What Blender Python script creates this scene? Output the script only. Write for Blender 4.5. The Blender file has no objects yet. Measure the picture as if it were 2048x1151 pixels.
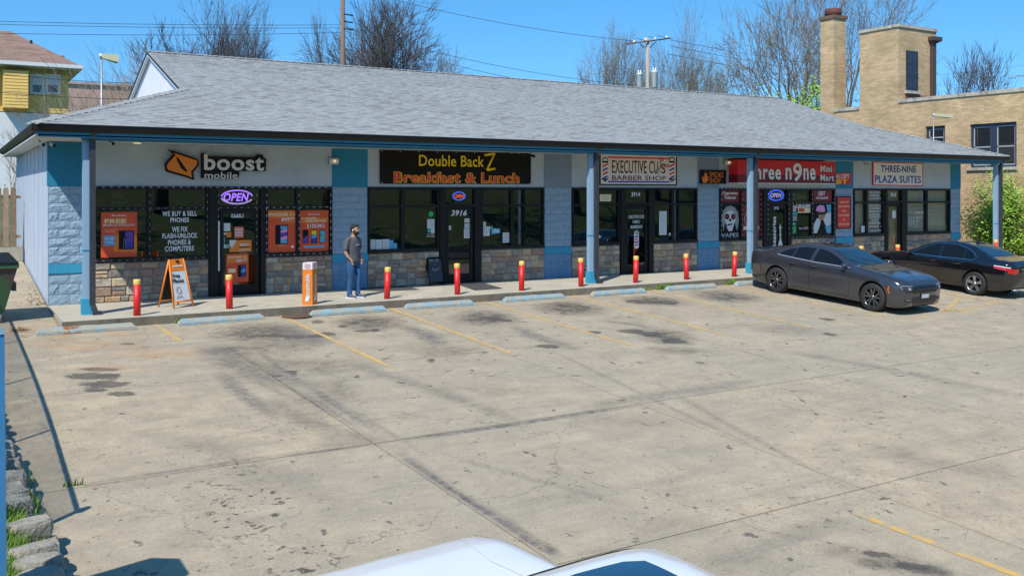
import bpy, bmesh, math, random
from mathutils import Vector, Matrix
from mathutils.bvhtree import BVHTree
from mathutils.geometry import delaunay_2d_cdt
random.seed(7)
PI = math.pi
R = math.radians
SC = bpy.context.scene
COL = SC.collection

# ------------------------------------------------------------------ camera, sky, sun, exposure
FPX, CX, HY = 1865.0, 1024.0, 385.0            # focal length and horizon, measured on the 2048 px photograph
YAW = math.atan(FPX / 3080.0)
CAM = Vector((-2.495, -21.099, 2.52))
cd = bpy.data.cameras.new('camera'); cam = bpy.data.objects.new('camera', cd); COL.objects.link(cam)
cam.location = CAM; cam.rotation_euler = (PI / 2, 0, -YAW)
cd.sensor_width = 36.0; cd.lens = 36.0 * FPX / 2048.0
cd.shift_y = -(575.5 - HY) / 2048.0
cd.clip_start = 0.1; cd.clip_end = 2000
SC.camera = cam

SUN_EL, SUN_AZ = R(51.5), R(38.0)              # light travels towards +X and +Y
sun_dir = Vector((math.cos(SUN_AZ) * math.cos(SUN_EL), math.sin(SUN_AZ) * math.cos(SUN_EL), -math.sin(SUN_EL)))
sl = bpy.data.lights.new('sun', 'SUN'); so = bpy.data.objects.new('sun', sl); COL.objects.link(so)
sl.energy = 3.7; sl.angle = R(0.53); sl.color = (1.0, 0.95, 0.86)
so.rotation_euler = sun_dir.to_track_quat('-Z', 'Y').to_euler(); so.location = (0, 0, 40)
w = bpy.data.worlds.new('World'); SC.world = w; w.use_nodes = True
nt = w.node_tree; nt.nodes.clear()
sky = nt.nodes.new('ShaderNodeTexSky'); sky.sky_type = 'NISHITA'; sky.sun_disc = False
sky.sun_elevation = SUN_EL
sky.sun_rotation = math.atan2(-sun_dir.x, -sun_dir.y)
sky.air_density = 1.0; sky.dust_density = 0.2; sky.ozone_density = 3.0; sky.altitude = 300
bg = nt.nodes.new('ShaderNodeBackground'); bg.inputs['Strength'].default_value = 0.15
wo = nt.nodes.new('ShaderNodeOutputWorld')
tcw = nt.nodes.new('ShaderNodeTexCoord'); vaw = nt.nodes.new('ShaderNodeVectorMath'); vaw.operation = 'ADD'; vaw.inputs[1].default_value = (0, 0, 0.13)
vnw = nt.nodes.new('ShaderNodeVectorMath'); vnw.operation = 'NORMALIZE'
nt.links.new(tcw.outputs['Generated'], vaw.inputs[0]); nt.links.new(vaw.outputs[0], vnw.inputs[0]); nt.links.new(vnw.outputs[0], sky.inputs['Vector'])
hs = nt.nodes.new('ShaderNodeHueSaturation'); hs.inputs['Saturation'].default_value = 1.3; hs.inputs['Hue'].default_value = 0.492; hs.inputs['Value'].default_value = 1.0
nt.links.new(sky.outputs[0], hs.inputs['Color']); nt.links.new(hs.outputs[0], bg.inputs[0]); nt.links.new(bg.outputs[0], wo.inputs[0])
SC.view_settings.view_transform = 'Standard'; SC.view_settings.look = 'None'
SC.view_settings.exposure = 0.5; SC.view_settings.gamma = 1.0
SC.view_settings.use_curve_mapping = False

# ------------------------------------------------------------------ measuring: where a ray through a photo pixel meets a real plane
F_ = Vector((math.sin(YAW), math.cos(YAW), 0)); R_ = Vector((math.cos(YAW), -math.sin(YAW), 0))
def ray(x, y): return F_ + R_ * ((x - CX) / FPX) + Vector((0, 0, (HY - y) / FPX))
def onN(x, y, n, k):
    n = Vector(n); d = ray(x, y); return CAM + d * ((k - n.dot(CAM)) / n.dot(d))
def onZ(x, y, z=0.0): return onN(x, y, (0, 0, 1), z)
def onY(x, y, Y): return onN(x, y, (0, 1, 0), Y)
def onX(x, y, X): return onN(x, y, (1, 0, 0), X)
LS, LK = 0.065, -0.1005                         # the lot rises 6.5 % towards the shops
def lz(y): return LK + LS * y
def lot(x, y): return onN(x, y, (0, -LS, 1), LK)
SK = 0.016
def wall_y(s, d=0.0): return 2.04 - SK * s - d  # the shop front
def W(x, y, d=0.0):
    p = onN(x, y, (SK, 1, 0), 2.04 - d); return p.x, p.z
def WX(x): return W(x, 400)[0]

# ------------------------------------------------------------------ materials
def nodes(m): m.use_nodes = True; return m.node_tree.nodes, m.node_tree.links
def mat(name, col, rough=0.6, metal=0.0, var=0.0, vscale=3.0, bump=0.0, bscale=40.0, coat=0.0, spec=0.5, emit=None, estr=0.0, dirt=None, dscale=1.5, dthr=(0.5, 0.7), stretch=(1, 1, 1)):
    m = bpy.data.materials.new(name); N, Lk = nodes(m); b = N['Principled BSDF']
    c = (*col, 1)
    b.inputs['Base Color'].default_value = c; b.inputs['Roughness'].default_value = rough
    b.inputs['Metallic'].default_value = metal; b.inputs['Coat Weight'].default_value = coat
    b.inputs['Specular IOR Level'].default_value = spec
    if emit: b.inputs['Emission Color'].default_value = (*emit, 1); b.inputs['Emission Strength'].default_value = estr
    if var or bump or dirt:
        tc = N.new('ShaderNodeNewGeometry'); mp = N.new('ShaderNodeMapping'); mp.inputs['Scale'].default_value = stretch
        Lk.new(tc.outputs['Position'], mp.inputs[0])
    cur = None
    if var:
        n = N.new('ShaderNodeTexNoise'); n.inputs['Scale'].default_value = vscale; n.inputs['Detail'].default_value = 8
        n.inputs['Roughness'].default_value = 0.65
        Lk.new(mp.outputs[0], n.inputs['Vector'])
        mr = N.new('ShaderNodeMapRange'); mr.inputs[1].default_value = 0.3; mr.inputs[2].default_value = 0.7
        mr.inputs[3].default_value = 1 - var; mr.inputs[4].default_value = 1 + var
        Lk.new(n.outputs[0], mr.inputs[0])
        v = N.new('ShaderNodeVectorMath'); v.operation = 'SCALE'; v.inputs[0].default_value = col
        Lk.new(mr.outputs[0], v.inputs['Scale']); cur = v.outputs[0]
        Lk.new(cur, b.inputs['Base Color'])
    if dirt:
        n = N.new('ShaderNodeTexNoise'); n.inputs['Scale'].default_value = dscale; n.inputs['Detail'].default_value = 10
        n.inputs['Roughness'].default_value = 0.7
        Lk.new(mp.outputs[0], n.inputs['Vector'])
        mr = N.new('ShaderNodeMapRange'); mr.inputs[1].default_value = dthr[0]; mr.inputs[2].default_value = dthr[1]
        Lk.new(n.outputs[0], mr.inputs[0])
        mx = N.new('ShaderNodeMix'); mx.data_type = 'RGBA'; mx.inputs[6].default_value = c; mx.inputs[7].default_value = (*dirt, 1)
        if cur: Lk.new(cur, mx.inputs[6])
        Lk.new(mr.outputs[0], mx.inputs[0]); Lk.new(mx.outputs[2], b.inputs['Base Color'])
    if bump:
        n = N.new('ShaderNodeTexNoise'); n.inputs['Scale'].default_value = bscale; n.inputs['Detail'].default_value = 6
        Lk.new(mp.outputs[0], n.inputs['Vector'])
        bp = N.new('ShaderNodeBump'); bp.inputs['Strength'].default_value = bump; bp.inputs['Distance'].default_value = 0.02
        Lk.new(n.outputs[0], bp.inputs['Height']); Lk.new(bp.outputs[0], b.inputs['Normal'])
    return m
def flat(name, col, rough=0.5): return mat(name, col, rough)
def rndmat(name, cols, rough=0.85, bump=0.4, bscale=30.0, var=0.12, vscale=12):
    """colour picked per object by Object Info Random from a ramp"""
    m = mat(name, (0.5, 0.5, 0.5), rough, var=var, vscale=vscale, bump=bump, bscale=bscale); N, Lk = nodes(m)
    oi = N.new('ShaderNodeObjectInfo'); cr = N.new('ShaderNodeValToRGB'); cr.color_ramp.interpolation = 'CONSTANT'
    e = cr.color_ramp.elements
    while len(e) < len(cols): e.new(0.5)
    for i, c in enumerate(cols): e[i].position = i / len(cols); e[i].color = (*c, 1)
    Lk.new(oi.outputs['Random'], cr.inputs[0])
    for n in N:
        if n.type == 'VECT_MATH': Lk.new(cr.outputs[0], n.inputs[0])
    return m

M = {}
M['stucco'] = mat('stucco', (0.42, 0.49, 0.54), 0.9, var=0.09, vscale=2.2, bump=0.45, bscale=9, dirt=(0.29, 0.36, 0.42), dscale=1.1, dthr=(0.5, 0.75))
M['stucco_dark'] = mat('stucco_dark', (0.20, 0.265, 0.34), 0.9, var=0.06, vscale=5, bump=0.15, bscale=60)
M['side_siding'] = mat('side_siding', (0.42, 0.48, 0.56), 0.85, var=0.08, vscale=3, bump=0.2, bscale=20, dirt=(0.33, 0.35, 0.38), dscale=2.0, dthr=(0.55, 0.78), stretch=(1, 1, 0.3))
M['teal'] = mat('teal_paint', (0.012, 0.20, 0.34), 0.75, var=0.06, vscale=6, bump=0.1, bscale=80)
M['teal_light'] = mat('teal_stripe_paint', (0.03, 0.29, 0.46), 0.7, var=0.08, vscale=9, bump=0.12, bscale=60)
M['fascia_blue'] = mat('fascia_blue', (0.03, 0.19, 0.31), 0.6, var=0.12, vscale=3, stretch=(0.4, 1, 4))
M['block_paint'] = mat('block_paint', (0.26, 0.37, 0.47), 0.9, var=0.14, vscale=14, bump=1.0, bscale=22)
M['block_blue'] = mat('block_blue_paint', (0.135, 0.26, 0.42), 0.9, var=0.14, vscale=12, bump=0.8, bscale=22, dirt=(0.05, 0.09, 0.16), dscale=2.4, dthr=(0.55, 0.8))
M['mortar'] = mat('mortar', (0.30, 0.29, 0.27), 0.95, var=0.1, bump=0.3)
M['block_mortar'] = mat('painted_mortar', (0.29, 0.40, 0.50), 0.95, var=0.1, bump=0.2)
M['stone'] = rndmat('veneer_stone', [(0.44, 0.29, 0.17), (0.35, 0.26, 0.185), (0.41, 0.34, 0.25), (0.23, 0.205, 0.18), (0.48, 0.35, 0.22), (0.33, 0.215, 0.155), (0.42, 0.365, 0.285), (0.30, 0.25, 0.20), (0.52, 0.41, 0.27)], bump=0.9, bscale=14, var=0.25, vscale=9)
M['frame'] = mat('window_frame', (0.014, 0.013, 0.013), 0.5, var=0.3, vscale=8, spec=.25)
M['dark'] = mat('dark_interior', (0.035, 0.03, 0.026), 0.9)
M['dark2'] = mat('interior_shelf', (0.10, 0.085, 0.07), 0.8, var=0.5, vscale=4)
M['soffit'] = mat('soffit', (0.55, 0.57, 0.58), 0.8, var=0.06, vscale=2)
M['gutter'] = mat('gutter_black', (0.010, 0.010, 0.012), 0.5, var=0.3, vscale=5, dirt=(0.05, 0.05, 0.05), dscale=3, dthr=(0.68, 0.85), spec=.3)
M['downpipe'] = mat('downspout', (0.035, 0.036, 0.042), 0.5, var=0.3, vscale=10, dirt=(0.25, 0.26, 0.28), dscale=6, dthr=(0.62, 0.72))
M['post'] = mat('post_paint', (0.24, 0.38, 0.52), 0.6, var=0.08, vscale=6, stretch=(4, 4, 0.6))
M['post_dark'] = mat('post_side_paint', (0.12, 0.24, 0.38), 0.6, var=0.08)
M['red'] = mat('bollard_red', (0.60, 0.014, 0.012), 0.45, var=0.12, vscale=20, dirt=(0.30, 0.03, 0.02), dscale=8, dthr=(0.58, 0.66))
M['yellow'] = mat('bollard_yellow', (0.75, 0.48, 0.12), 0.5, var=0.12, vscale=30)
M['stop'] = mat('wheel_stop_paint', (0.20, 0.36, 0.44), 0.85, var=0.2, vscale=14, bump=0.6, bscale=50, dirt=(0.36, 0.34, 0.27), dscale=6, dthr=(0.40, 0.56))
M['stop_rust'] = mat('wheel_stop_rust', (0.30, 0.13, 0.045), 0.9, var=0.3, vscale=20, bump=0.4, dirt=(0.30, 0.36, 0.36), dscale=8, dthr=(0.5, 0.6))
M['rubber'] = mat('tyre_rubber', (0.02, 0.02, 0.02), 0.8, var=0.2, vscale=20)
M['mat_rubber'] = mat('door_mat', (0.06, 0.06, 0.06), 0.95, var=0.2, vscale=30, bump=0.5, bscale=90)
M['chrome'] = mat('chrome', (0.7, 0.7, 0.7), 0.12, metal=1)
M['rim'] = mat('rim_metal', (0.42, 0.42, 0.44), 0.28, metal=0.9)
M['rim_dark'] = mat('rim_dark_metal', (0.20, 0.20, 0.21), 0.25, metal=0.9)
M['white'] = mat('white_print', (0.75, 0.76, 0.78), 0.5)
M['paper'] = mat('paper', (0.62, 0.65, 0.65), 0.6, var=0.05, vscale=30)
M['black'] = mat('black_print', (0.009, 0.009, 0.010), 0.55, spec=.2)
M['orange'] = mat('orange_print', (0.80, 0.22, 0.015), 0.5)
M['orange_red'] = mat('orange_red_print', (0.72, 0.085, 0.02), 0.45, var=0.08, vscale=4)
M['orange_deep'] = mat('orange_slash_print', (0.80, 0.20, 0.02), 0.45)
M['cream'] = mat('cream_print', (0.85, 0.70, 0.42), 0.5)
M['signred'] = mat('sign_red', (0.62, 0.014, 0.022), 0.4, var=0.04, vscale=2)
M['signdark'] = mat('sign_dark_red', (0.17, 0.006, 0.012), 0.4)
M['posterred'] = mat('poster_dark_red', (0.23, 0.010, 0.016), 0.4)
M['bluep'] = mat('blue_print', (0.02, 0.04, 0.30), 0.5)
M['lightblue'] = mat('light_blue_print', (0.10, 0.40, 0.62), 0.5)
M['purple'] = mat('purple_print', (0.12, 0.05, 0.35), 0.5)
M['pink'] = mat('pink_print', (0.75, 0.30, 0.60), 0.5)
M['bannerblack'] = mat('banner_vinyl', (0.009, 0.007, 0.006), 0.6, spec=.2, bump=0.5, bscale=3, var=0.3)
M['byellow'] = mat('banner_yellow', (0.90, 0.62, 0.01), 0.5)
M['bred'] = mat('banner_red', (0.72, 0.04, 0.03), 0.5)
M['bannerwhite'] = mat('banner_white', (0.72, 0.70, 0.64), 0.5, bump=0.3, bscale=4)
M['maroon'] = mat('maroon_print', (0.12, 0.012, 0.016), 0.5)
M['green'] = mat('green_print', (0.02, 0.42, 0.16), 0.5)
M['teal_print'] = mat('teal_print', (0.05, 0.45, 0.40), 0.5)
M['grey_print'] = mat('grey_print', (0.30, 0.31, 0.32), 0.5)
M['neon_purple'] = mat('neon_purple', (0.2, 0.1, 0.5), 0.5, emit=(0.34, 0.16, 1.0), estr=3.0)
M['neon_lilac'] = mat('neon_lilac', (0.4, 0.3, 0.5), 0.5, emit=(0.55, 0.45, 0.95), estr=1.6)
M['neon_blue'] = mat('neon_blue', (0.05, 0.1, 0.6), 0.5, emit=(0.04, 0.14, 1.0), estr=3.5)
M['neon_red'] = mat('neon_red', (0.5, 0.1, 0.1), 0.5, emit=(1.0, 0.12, 0.10), estr=1.8)
M['lamp'] = mat('soffit_lamp', (0.8, 0.7, 0.45), 0.5, emit=(1.0, 0.75, 0.35), estr=0.45)
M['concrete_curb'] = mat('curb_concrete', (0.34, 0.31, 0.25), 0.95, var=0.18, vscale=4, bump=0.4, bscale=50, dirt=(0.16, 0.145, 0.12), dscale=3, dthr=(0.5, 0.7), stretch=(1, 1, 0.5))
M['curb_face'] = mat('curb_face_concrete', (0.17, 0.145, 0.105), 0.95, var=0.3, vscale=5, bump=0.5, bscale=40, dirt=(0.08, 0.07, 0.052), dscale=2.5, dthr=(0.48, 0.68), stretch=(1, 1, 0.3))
M['gravelly'] = mat('wall_stone', (0.30, 0.275, 0.225), 0.95, var=0.25, vscale=6, bump=1.0, bscale=25, dirt=(0.12, 0.11, 0.09), dscale=4, dthr=(0.52, 0.72))
M['paint_line'] = mat('line_paint', (0.58, 0.35, 0.09), 0.8, var=0.15, vscale=20, dirt=(0.36, 0.30, 0.20), dscale=5, dthr=(0.44, 0.58))
M['bark'] = mat('bark', (0.085, 0.072, 0.062), 0.95, var=0.3, vscale=5)
M['bark_grey'] = mat('bark_grey', (0.15, 0.125, 0.095), 0.95, var=0.3, vscale=3)
M['twig'] = mat('twig', (0.085, 0.068, 0.064), 0.95)
M['twig_grey'] = mat('twig_grey', (0.19, 0.15, 0.11), 0.95)
M['twig_tan'] = mat('twig_tan', (0.30, 0.23, 0.16), 0.95)
M['pole_wood'] = mat('pole_wood', (0.20, 0.13, 0.085), 0.9, var=0.25, vscale=4, stretch=(6, 6, 0.5))
M['pole_grey'] = mat('pole_weathered', (0.36, 0.30, 0.24), 0.9, var=0.2, vscale=4, stretch=(6, 6, 0.5))
M['wire'] = mat('wire', (0.03, 0.035, 0.04), 0.6)
M['wood'] = rndmat('fence_wood', [(0.25, 0.17, 0.11), (0.30, 0.21, 0.14), (0.20, 0.14, 0.095)], bump=0.3, bscale=20, var=0.25, vscale=8)
M['metalgrey'] = mat('galvanised', (0.35, 0.37, 0.38), 0.45, metal=0.6)
M['denim'] = mat('denim', (0.02, 0.085, 0.21), 0.9, var=0.5, vscale=10, bump=0.5, bscale=12, stretch=(1, 1, 0.5))
M['shirt'] = mat('shirt', (0.075, 0.078, 0.088), 0.9, var=0.25, vscale=9, bump=0.4, bscale=10)
M['skin'] = mat('skin', (0.40, 0.215, 0.135), 0.6)
M['hair'] = mat('hair', (0.012, 0.009, 0.008), 0.7, bump=0.6, bscale=80)
M['shoe'] = mat('shoe', (0.06, 0.09, 0.14), 0.8)
def glass_mat(name, tint, fac=1.5, rough=0.0):
    m = bpy.data.materials.new(name); N, Lk = nodes(m); N.clear()
    o = N.new('ShaderNodeOutputMaterial'); mx = N.new('ShaderNodeMixShader'); t = N.new('ShaderNodeBsdfTransparent'); g = N.new('ShaderNodeBsdfGlossy')
    t.inputs[0].default_value = (*tint, 1); g.inputs['Roughness'].default_value = rough
    gi = N.new('ShaderNodeNewGeometry'); dt = N.new('ShaderNodeVectorMath'); dt.operation = 'DOT_PRODUCT'; Lk.new(gi.outputs['Incoming'], dt.inputs[0]); Lk.new(gi.outputs['Normal'], dt.inputs[1])
    def mth(op, a, b=None):
        q = N.new('ShaderNodeMath'); q.operation = op
        for i_, v_ in enumerate((a, b)):
            if v_ is None: continue
            if isinstance(v_, (int, float)): q.inputs[i_].default_value = v_
            else: Lk.new(v_, q.inputs[i_])
        return q
    f = mth('ADD', mth('MULTIPLY', mth('POWER', mth('SUBTRACT', 1.0, mth('ABSOLUTE', dt.outputs['Value']).outputs[0]).outputs[0], 5.0).outputs[0], 0.96).outputs[0], 0.04)   # the same from both sides of the pane
    mu = N.new('ShaderNodeMath'); mu.operation = 'MULTIPLY'; mu.inputs[1].default_value = fac; mu.use_clamp = True
    Lk.new(f.outputs[0], mu.inputs[0]); Lk.new(mu.outputs[0], mx.inputs[0]); Lk.new(t.outputs[0], mx.inputs[1]); Lk.new(g.outputs[0], mx.inputs[2]); Lk.new(mx.outputs[0], o.inputs[0])
    tn = N.new('ShaderNodeTexNoise'); tn.inputs['Scale'].default_value = 1.6; bp = N.new('ShaderNodeBump'); bp.inputs['Strength'].default_value = 0.05
    ge = N.new('ShaderNodeNewGeometry'); Lk.new(ge.outputs['Position'], tn.inputs['Vector']); Lk.new(tn.outputs[0], bp.inputs['Height']); Lk.new(bp.outputs[0], g.inputs['Normal'])
    return m
M['glass'] = glass_mat('shop_glass', (0.62, 0.62, 0.62), 2.6)
M['glass_clear'] = glass_mat('suite_glass', (0.90, 0.90, 0.88), 1.5)
M['autoglass'] = mat('auto_glass', (0.006, 0.008, 0.010), 0.03, coat=0.0, spec=0.35)
M['autoglass_sky_tint'] = mat('windshield_glass', (0.012, 0.030, 0.045), 0.03, spec=1.0)  # blue base stands in for sky mirrored in the glass

# concrete of the lot: base tone, mottling, oil stains, rust, scuffs
cY, sY = math.cos(YAW), math.sin(YAW)
def concrete_lot():
    m = bpy.data.materials.new('lot_concrete'); N, Lk = nodes(m); b = N['Principled BSDF']; b.inputs['Roughness'].default_value = 0.9
    ge = N.new('ShaderNodeNewGeometry'); P = ge.outputs['Position']
    def noise(scale, detail=8, rough=0.6, vec=P, dist=0.0):
        n = N.new('ShaderNodeTexNoise'); n.inputs['Scale'].default_value = scale; n.inputs['Detail'].default_value = detail; n.inputs['Roughness'].default_value = rough
        n.inputs['Distortion'].default_value = dist
        Lk.new(vec, n.inputs['Vector']); return n
    def mapr(v, a, b2, c=0.0, d=1.0):
        r = N.new('ShaderNodeMapRange'); r.inputs[1].default_value = a; r.inputs[2].default_value = b2; r.inputs[3].default_value = c; r.inputs[4].default_value = d
        Lk.new(v, r.inputs[0]); return r.outputs[0]
    def math_(op, a, b2):
        n = N.new('ShaderNodeMath'); n.operation = op
        for i, v in enumerate((a, b2)):
            if isinstance(v, (int, float)): n.inputs[i].default_value = v
            else: Lk.new(v, n.inputs[i])
        return n.outputs[0]
    def mix(fac, a, b2):
        x = N.new('ShaderNodeMix'); x.data_type = 'RGBA'
        for i, v in ((0, fac), (6, a), (7, b2)):
            if isinstance(v, (int, float)): x.inputs[i].default_value = v
            elif isinstance(v, tuple): x.inputs[i].default_value = (*v, 1)
            else: Lk.new(v, x.inputs[i])
        return x.outputs[2]
    c = mix(mapr(noise(0.35, 6, 0.7).outputs[0], 0.3, 0.7), (0.49, 0.385, 0.25), (0.36, 0.305, 0.22))
    c = mix(mapr(noise(1.8, 10, 0.75).outputs[0], 0.35, 0.72, 0, 0.8), c, (0.23, 0.195, 0.14))
    oi = N.new('ShaderNodeObjectInfo')
    c = mix(mapr(oi.outputs['Random'], 0, 1, 0, 0.3), c, (0.33, 0.30, 0.235))
    # drive wear: streaks along the aisle
    mp = N.new('ShaderNodeMapping'); mp.inputs['Rotation'].default_value = (0, 0, R(24)); mp.inputs['Scale'].default_value = (0.25, 2.2, 1); Lk.new(P, mp.inputs[0])
    st = mapr(noise(1.4, 9, 0.7, mp.outputs[0], 0.6).outputs[0], 0.50, 0.78, 0, 0.55)
    c = mix(st, c, (0.20, 0.185, 0.15))
    mp2 = N.new('ShaderNodeMapping'); mp2.inputs['Rotation'].default_value = (0, 0, R(-31)); mp2.inputs['Scale'].default_value = (0.35, 2.6, 1); Lk.new(P, mp2.inputs[0])
    st2 = mapr(noise(2.6, 9, 0.75, mp2.outputs[0], 0.3).outputs[0], 0.56, 0.74, 0, 0.5)
    c = mix(st2, c, (0.17, 0.155, 0.125))
    dn = noise(2.2, 5, 0.65); sb = N.new('ShaderNodeVectorMath'); sb.operation = 'SUBTRACT'; sb.inputs[1].default_value = (0.5, 0.5, 0.5); Lk.new(dn.outputs['Color'], sb.inputs[0])
    sc = N.new('ShaderNodeVectorMath'); sc.operation = 'SCALE'; sc.inputs['Scale'].default_value = 0.75; Lk.new(sb.outputs[0], sc.inputs[0])
    ad = N.new('ShaderNodeVectorMath'); ad.operation = 'ADD'; Lk.new(P, ad.inputs[0]); Lk.new(sc.outputs[0], ad.inputs[1])
    def attr(n):
        a = N.new('ShaderNodeAttribute'); a.attribute_name = n; return a.outputs['Fac']
    edge = math_('MULTIPLY', math_('SUBTRACT', noise(5, 10, 0.8).outputs[0], 0.5), 2.2)
    c = mix(math_('MULTIPLY', mapr(math_('ADD', attr('soft'), math_('MULTIPLY', edge, attr('soft'))), 0.0, 0.85), mapr(noise(5, 8, 0.7).outputs[0], 0.35, 0.62, 0.45, 1)), c, (0.062, 0.054, 0.046))
    c = mix(math_('MULTIPLY', mapr(math_('ADD', attr('hard'), edge), 0.40, 0.62), mapr(noise(2.5, 6, 0.7).outputs[0], 0.3, 0.7, 0.65, 1.0)), c, (0.072, 0.062, 0.05))
    c = mix(math_('MULTIPLY', math_('MINIMUM', math_('MULTIPLY', attr('streak'), 1.35), 1.0), mapr(noise(7, 9, 0.75).outputs[0], 0.36, 0.6, 0.3, 1)), c, (0.085, 0.080, 0.078))
    c = mix(math_('MULTIPLY', attr('rust'), mapr(noise(3, 8, 0.7).outputs[0], 0.4, 0.6)), c, (0.40, 0.21, 0.085))
    # small dark spots: chewing gum, drips
    def specks(scale, thr, msk):
        vo = N.new('ShaderNodeTexVoronoi'); vo.inputs['Scale'].default_value = scale; Lk.new(ad.outputs[0], vo.inputs['Vector'])
        s = N.new('ShaderNodeSeparateColor'); Lk.new(vo.outputs['Color'], s.inputs[0])
        on = mapr(s.outputs[0], msk, msk + 0.02)
        return math_('MULTIPLY', mapr(vo.outputs['Distance'], thr, thr * 0.6), on)
    c = mix(math_('MULTIPLY', specks(2.6, 0.17, 0.5), 0.85), c, (0.10, 0.088, 0.07))
    c = mix(math_('MULTIPLY', specks(6.0, 0.20, 0.6), 0.8), c, (0.12, 0.10, 0.08))
    c = mix(math_('MULTIPLY', math_('MULTIPLY', specks(11.0, 0.32, 0.4), mapr(noise(0.5, 4).outputs[0], 0.45, 0.62)), 0.6), c, (0.13, 0.11, 0.085))
    c = mix(math_('MULTIPLY', specks(8.0, 0.42, 0.35), attr('drip')), c, (0.07, 0.055, 0.04))
    # hairline cracks
    vo = N.new('ShaderNodeTexVoronoi'); vo.feature = 'DISTANCE_TO_EDGE'; vo.inputs['Scale'].default_value = 0.16
    n3 = noise(1.2, 6, 0.6); s3 = N.new('ShaderNodeVectorMath'); s3.operation = 'SCALE'; s3.inputs['Scale'].default_value = 1.1; Lk.new(n3.outputs['Color'], s3.inputs[0])
    a3 = N.new('ShaderNodeVectorMath'); a3.operation = 'ADD'; Lk.new(P, a3.inputs[0]); Lk.new(s3.outputs[0], a3.inputs[1]); Lk.new(a3.outputs[0], vo.inputs['Vector'])
    c = mix(math_('MULTIPLY', mapr(vo.outputs['Distance'], 0.0022, 0.0), 0.6), c, (0.10, 0.09, 0.075))
    # fine grain
    g = mapr(noise(45, 4, 0.7).outputs[0], 0.3, 0.7, 0.80, 1.20)
    vm = N.new('ShaderNodeVectorMath'); vm.operation = 'SCALE'; Lk.new(c, vm.inputs[0]); Lk.new(g, vm.inputs['Scale'])
    Lk.new(vm.outputs[0], b.inputs['Base Color'])
    bp = N.new('ShaderNodeBump'); bp.inputs['Strength'].default_value = 0.35; bp.inputs['Distance'].default_value = 0.01
    Lk.new(noise(60, 5, 0.7).outputs[0], bp.inputs['Height']); Lk.new(bp.outputs[0], b.inputs['Normal'])
    return m

# where the concrete is stained: measured spots (photo px centre, half sizes, strength)
import numpy as np
SOFT = [(970, 636, 70, 16, .8), (740, 645, 75, 16, .85), (1140, 616, 72, 15, .9), (1310, 601, 60, 10, .9), (1450, 592, 70, 12, .8), (1330, 672, 60, 16, .75),
(520, 665, 95, 22, .75), (540, 690, 110, 24, .45), (600, 730, 160, 20, .35), (890, 700, 90, 14, .4), (1780, 1125, 75, 16, 1.0), (1850, 1140, 60, 14, .9), (1640, 590, 60, 8, .6), (1580, 660, 80, 12, .3),
(660, 790, 60, 40, .35), (480, 700, 90, 14, .45), (1350, 700, 60, 8, .5), (1250, 840, 110, 14, .22), (1380, 1050, 120, 20, .18), (980, 780, 120, 14, .22), (1690, 1100, 70, 14, .35)]
HARD = [(190, 752, 60, 7, 1), (210, 768, 55, 7, 1), (245, 787, 32, 5, 1), (175, 768, 22, 4, .8), (190, 780, 40, 4, .7), (548, 670, 30, 5, .8), (590, 673, 28, 5, .8), (635, 672, 30, 4, .8), (655, 667, 20, 4, .8),
(980, 636, 24, 5, 1), (1010, 640, 16, 4, .8), (1130, 612, 14, 4, 1), (1275, 603, 28, 4, .9), (1320, 604, 38, 4, 1), (1265, 662, 30, 4, 1), (1300, 668, 30, 5, .8), (1350, 682, 28, 5, 1), (1095, 692, 26, 4, 1),
(1188, 664, 16, 3, .9), (555, 751, 14, 3, 1), (584, 743, 14, 3, 1), (588, 748, 8, 2, .9), (255, 687, 16, 2.5, 1), (636, 643, 14, 4, .8), (686, 652, 12, 3, .7), (724, 661, 18, 3, .7), (750, 660, 12, 3, .6),
(862, 720, 10, 3, .6), (715, 753, 8, 2.5, .8), (1655, 638, 16, 3, .7), (1660, 668, 14, 3, .6), (1400, 725, 14, 3, .5), (1755, 1108, 30, 7, .8), (1820, 1130, 40, 9, .9), (200, 738, 50, 4, .7), (1787, 1008, 10, 2.6, 1), (610, 1140, 50, 5, .3)]
RUST = [(170, 690, 150, 14, .6), (310, 705, 110, 16, .55), (230, 735, 110, 10, .4), (60, 660, 60, 12, .5), (120, 668, 60, 8, .7), (250, 668, 60, 8, .6)]
STREAK = [((400, 690), (620, 780), .50, .5), ((450, 690), (720, 862), .09, .5), ((500, 690), (770, 880), .08, .5), ((560, 735), (840, 905), .08, .4), ((400, 705), (610, 810), .08, .4), ((420, 740), (700, 900), .08, .3), ((790, 900), (1110, 1112), .075, .95), ((880, 905), (1250, 1010), .08, .3), ((1040, 1060), (1115, 1112), .11, .9), ((1300, 760), (1700, 980), .09, .3), ((1100, 700), (1536, 905), .08, .35), ((150, 968), (765, 884), .06, .55), ((760, 885), (1270, 812), .09, .8),
                                ((430, 740), (560, 840), .2, .55), ((520, 800), (760, 890), .3, .4), ((700, 720), (1050, 850), .25, .35), ((1020, 650), (1150, 700), .3, .5), ((800, 650), (900, 690), .35, .6), ((1260, 655), (1390, 690), .12, .8), ((1210, 640), (1300, 655), .2, .5), ((560, 650), (640, 690), .5, .5), ((1560, 700), (2048, 790), .3, .3), ((1700, 880), (2048, 960), .4, .25), ((1150, 820), (1500, 760), .25, .3), ((300, 860), (700, 1000), .4, .22), ((1380, 1140), (1700, 1040), .3, .25)]
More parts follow.
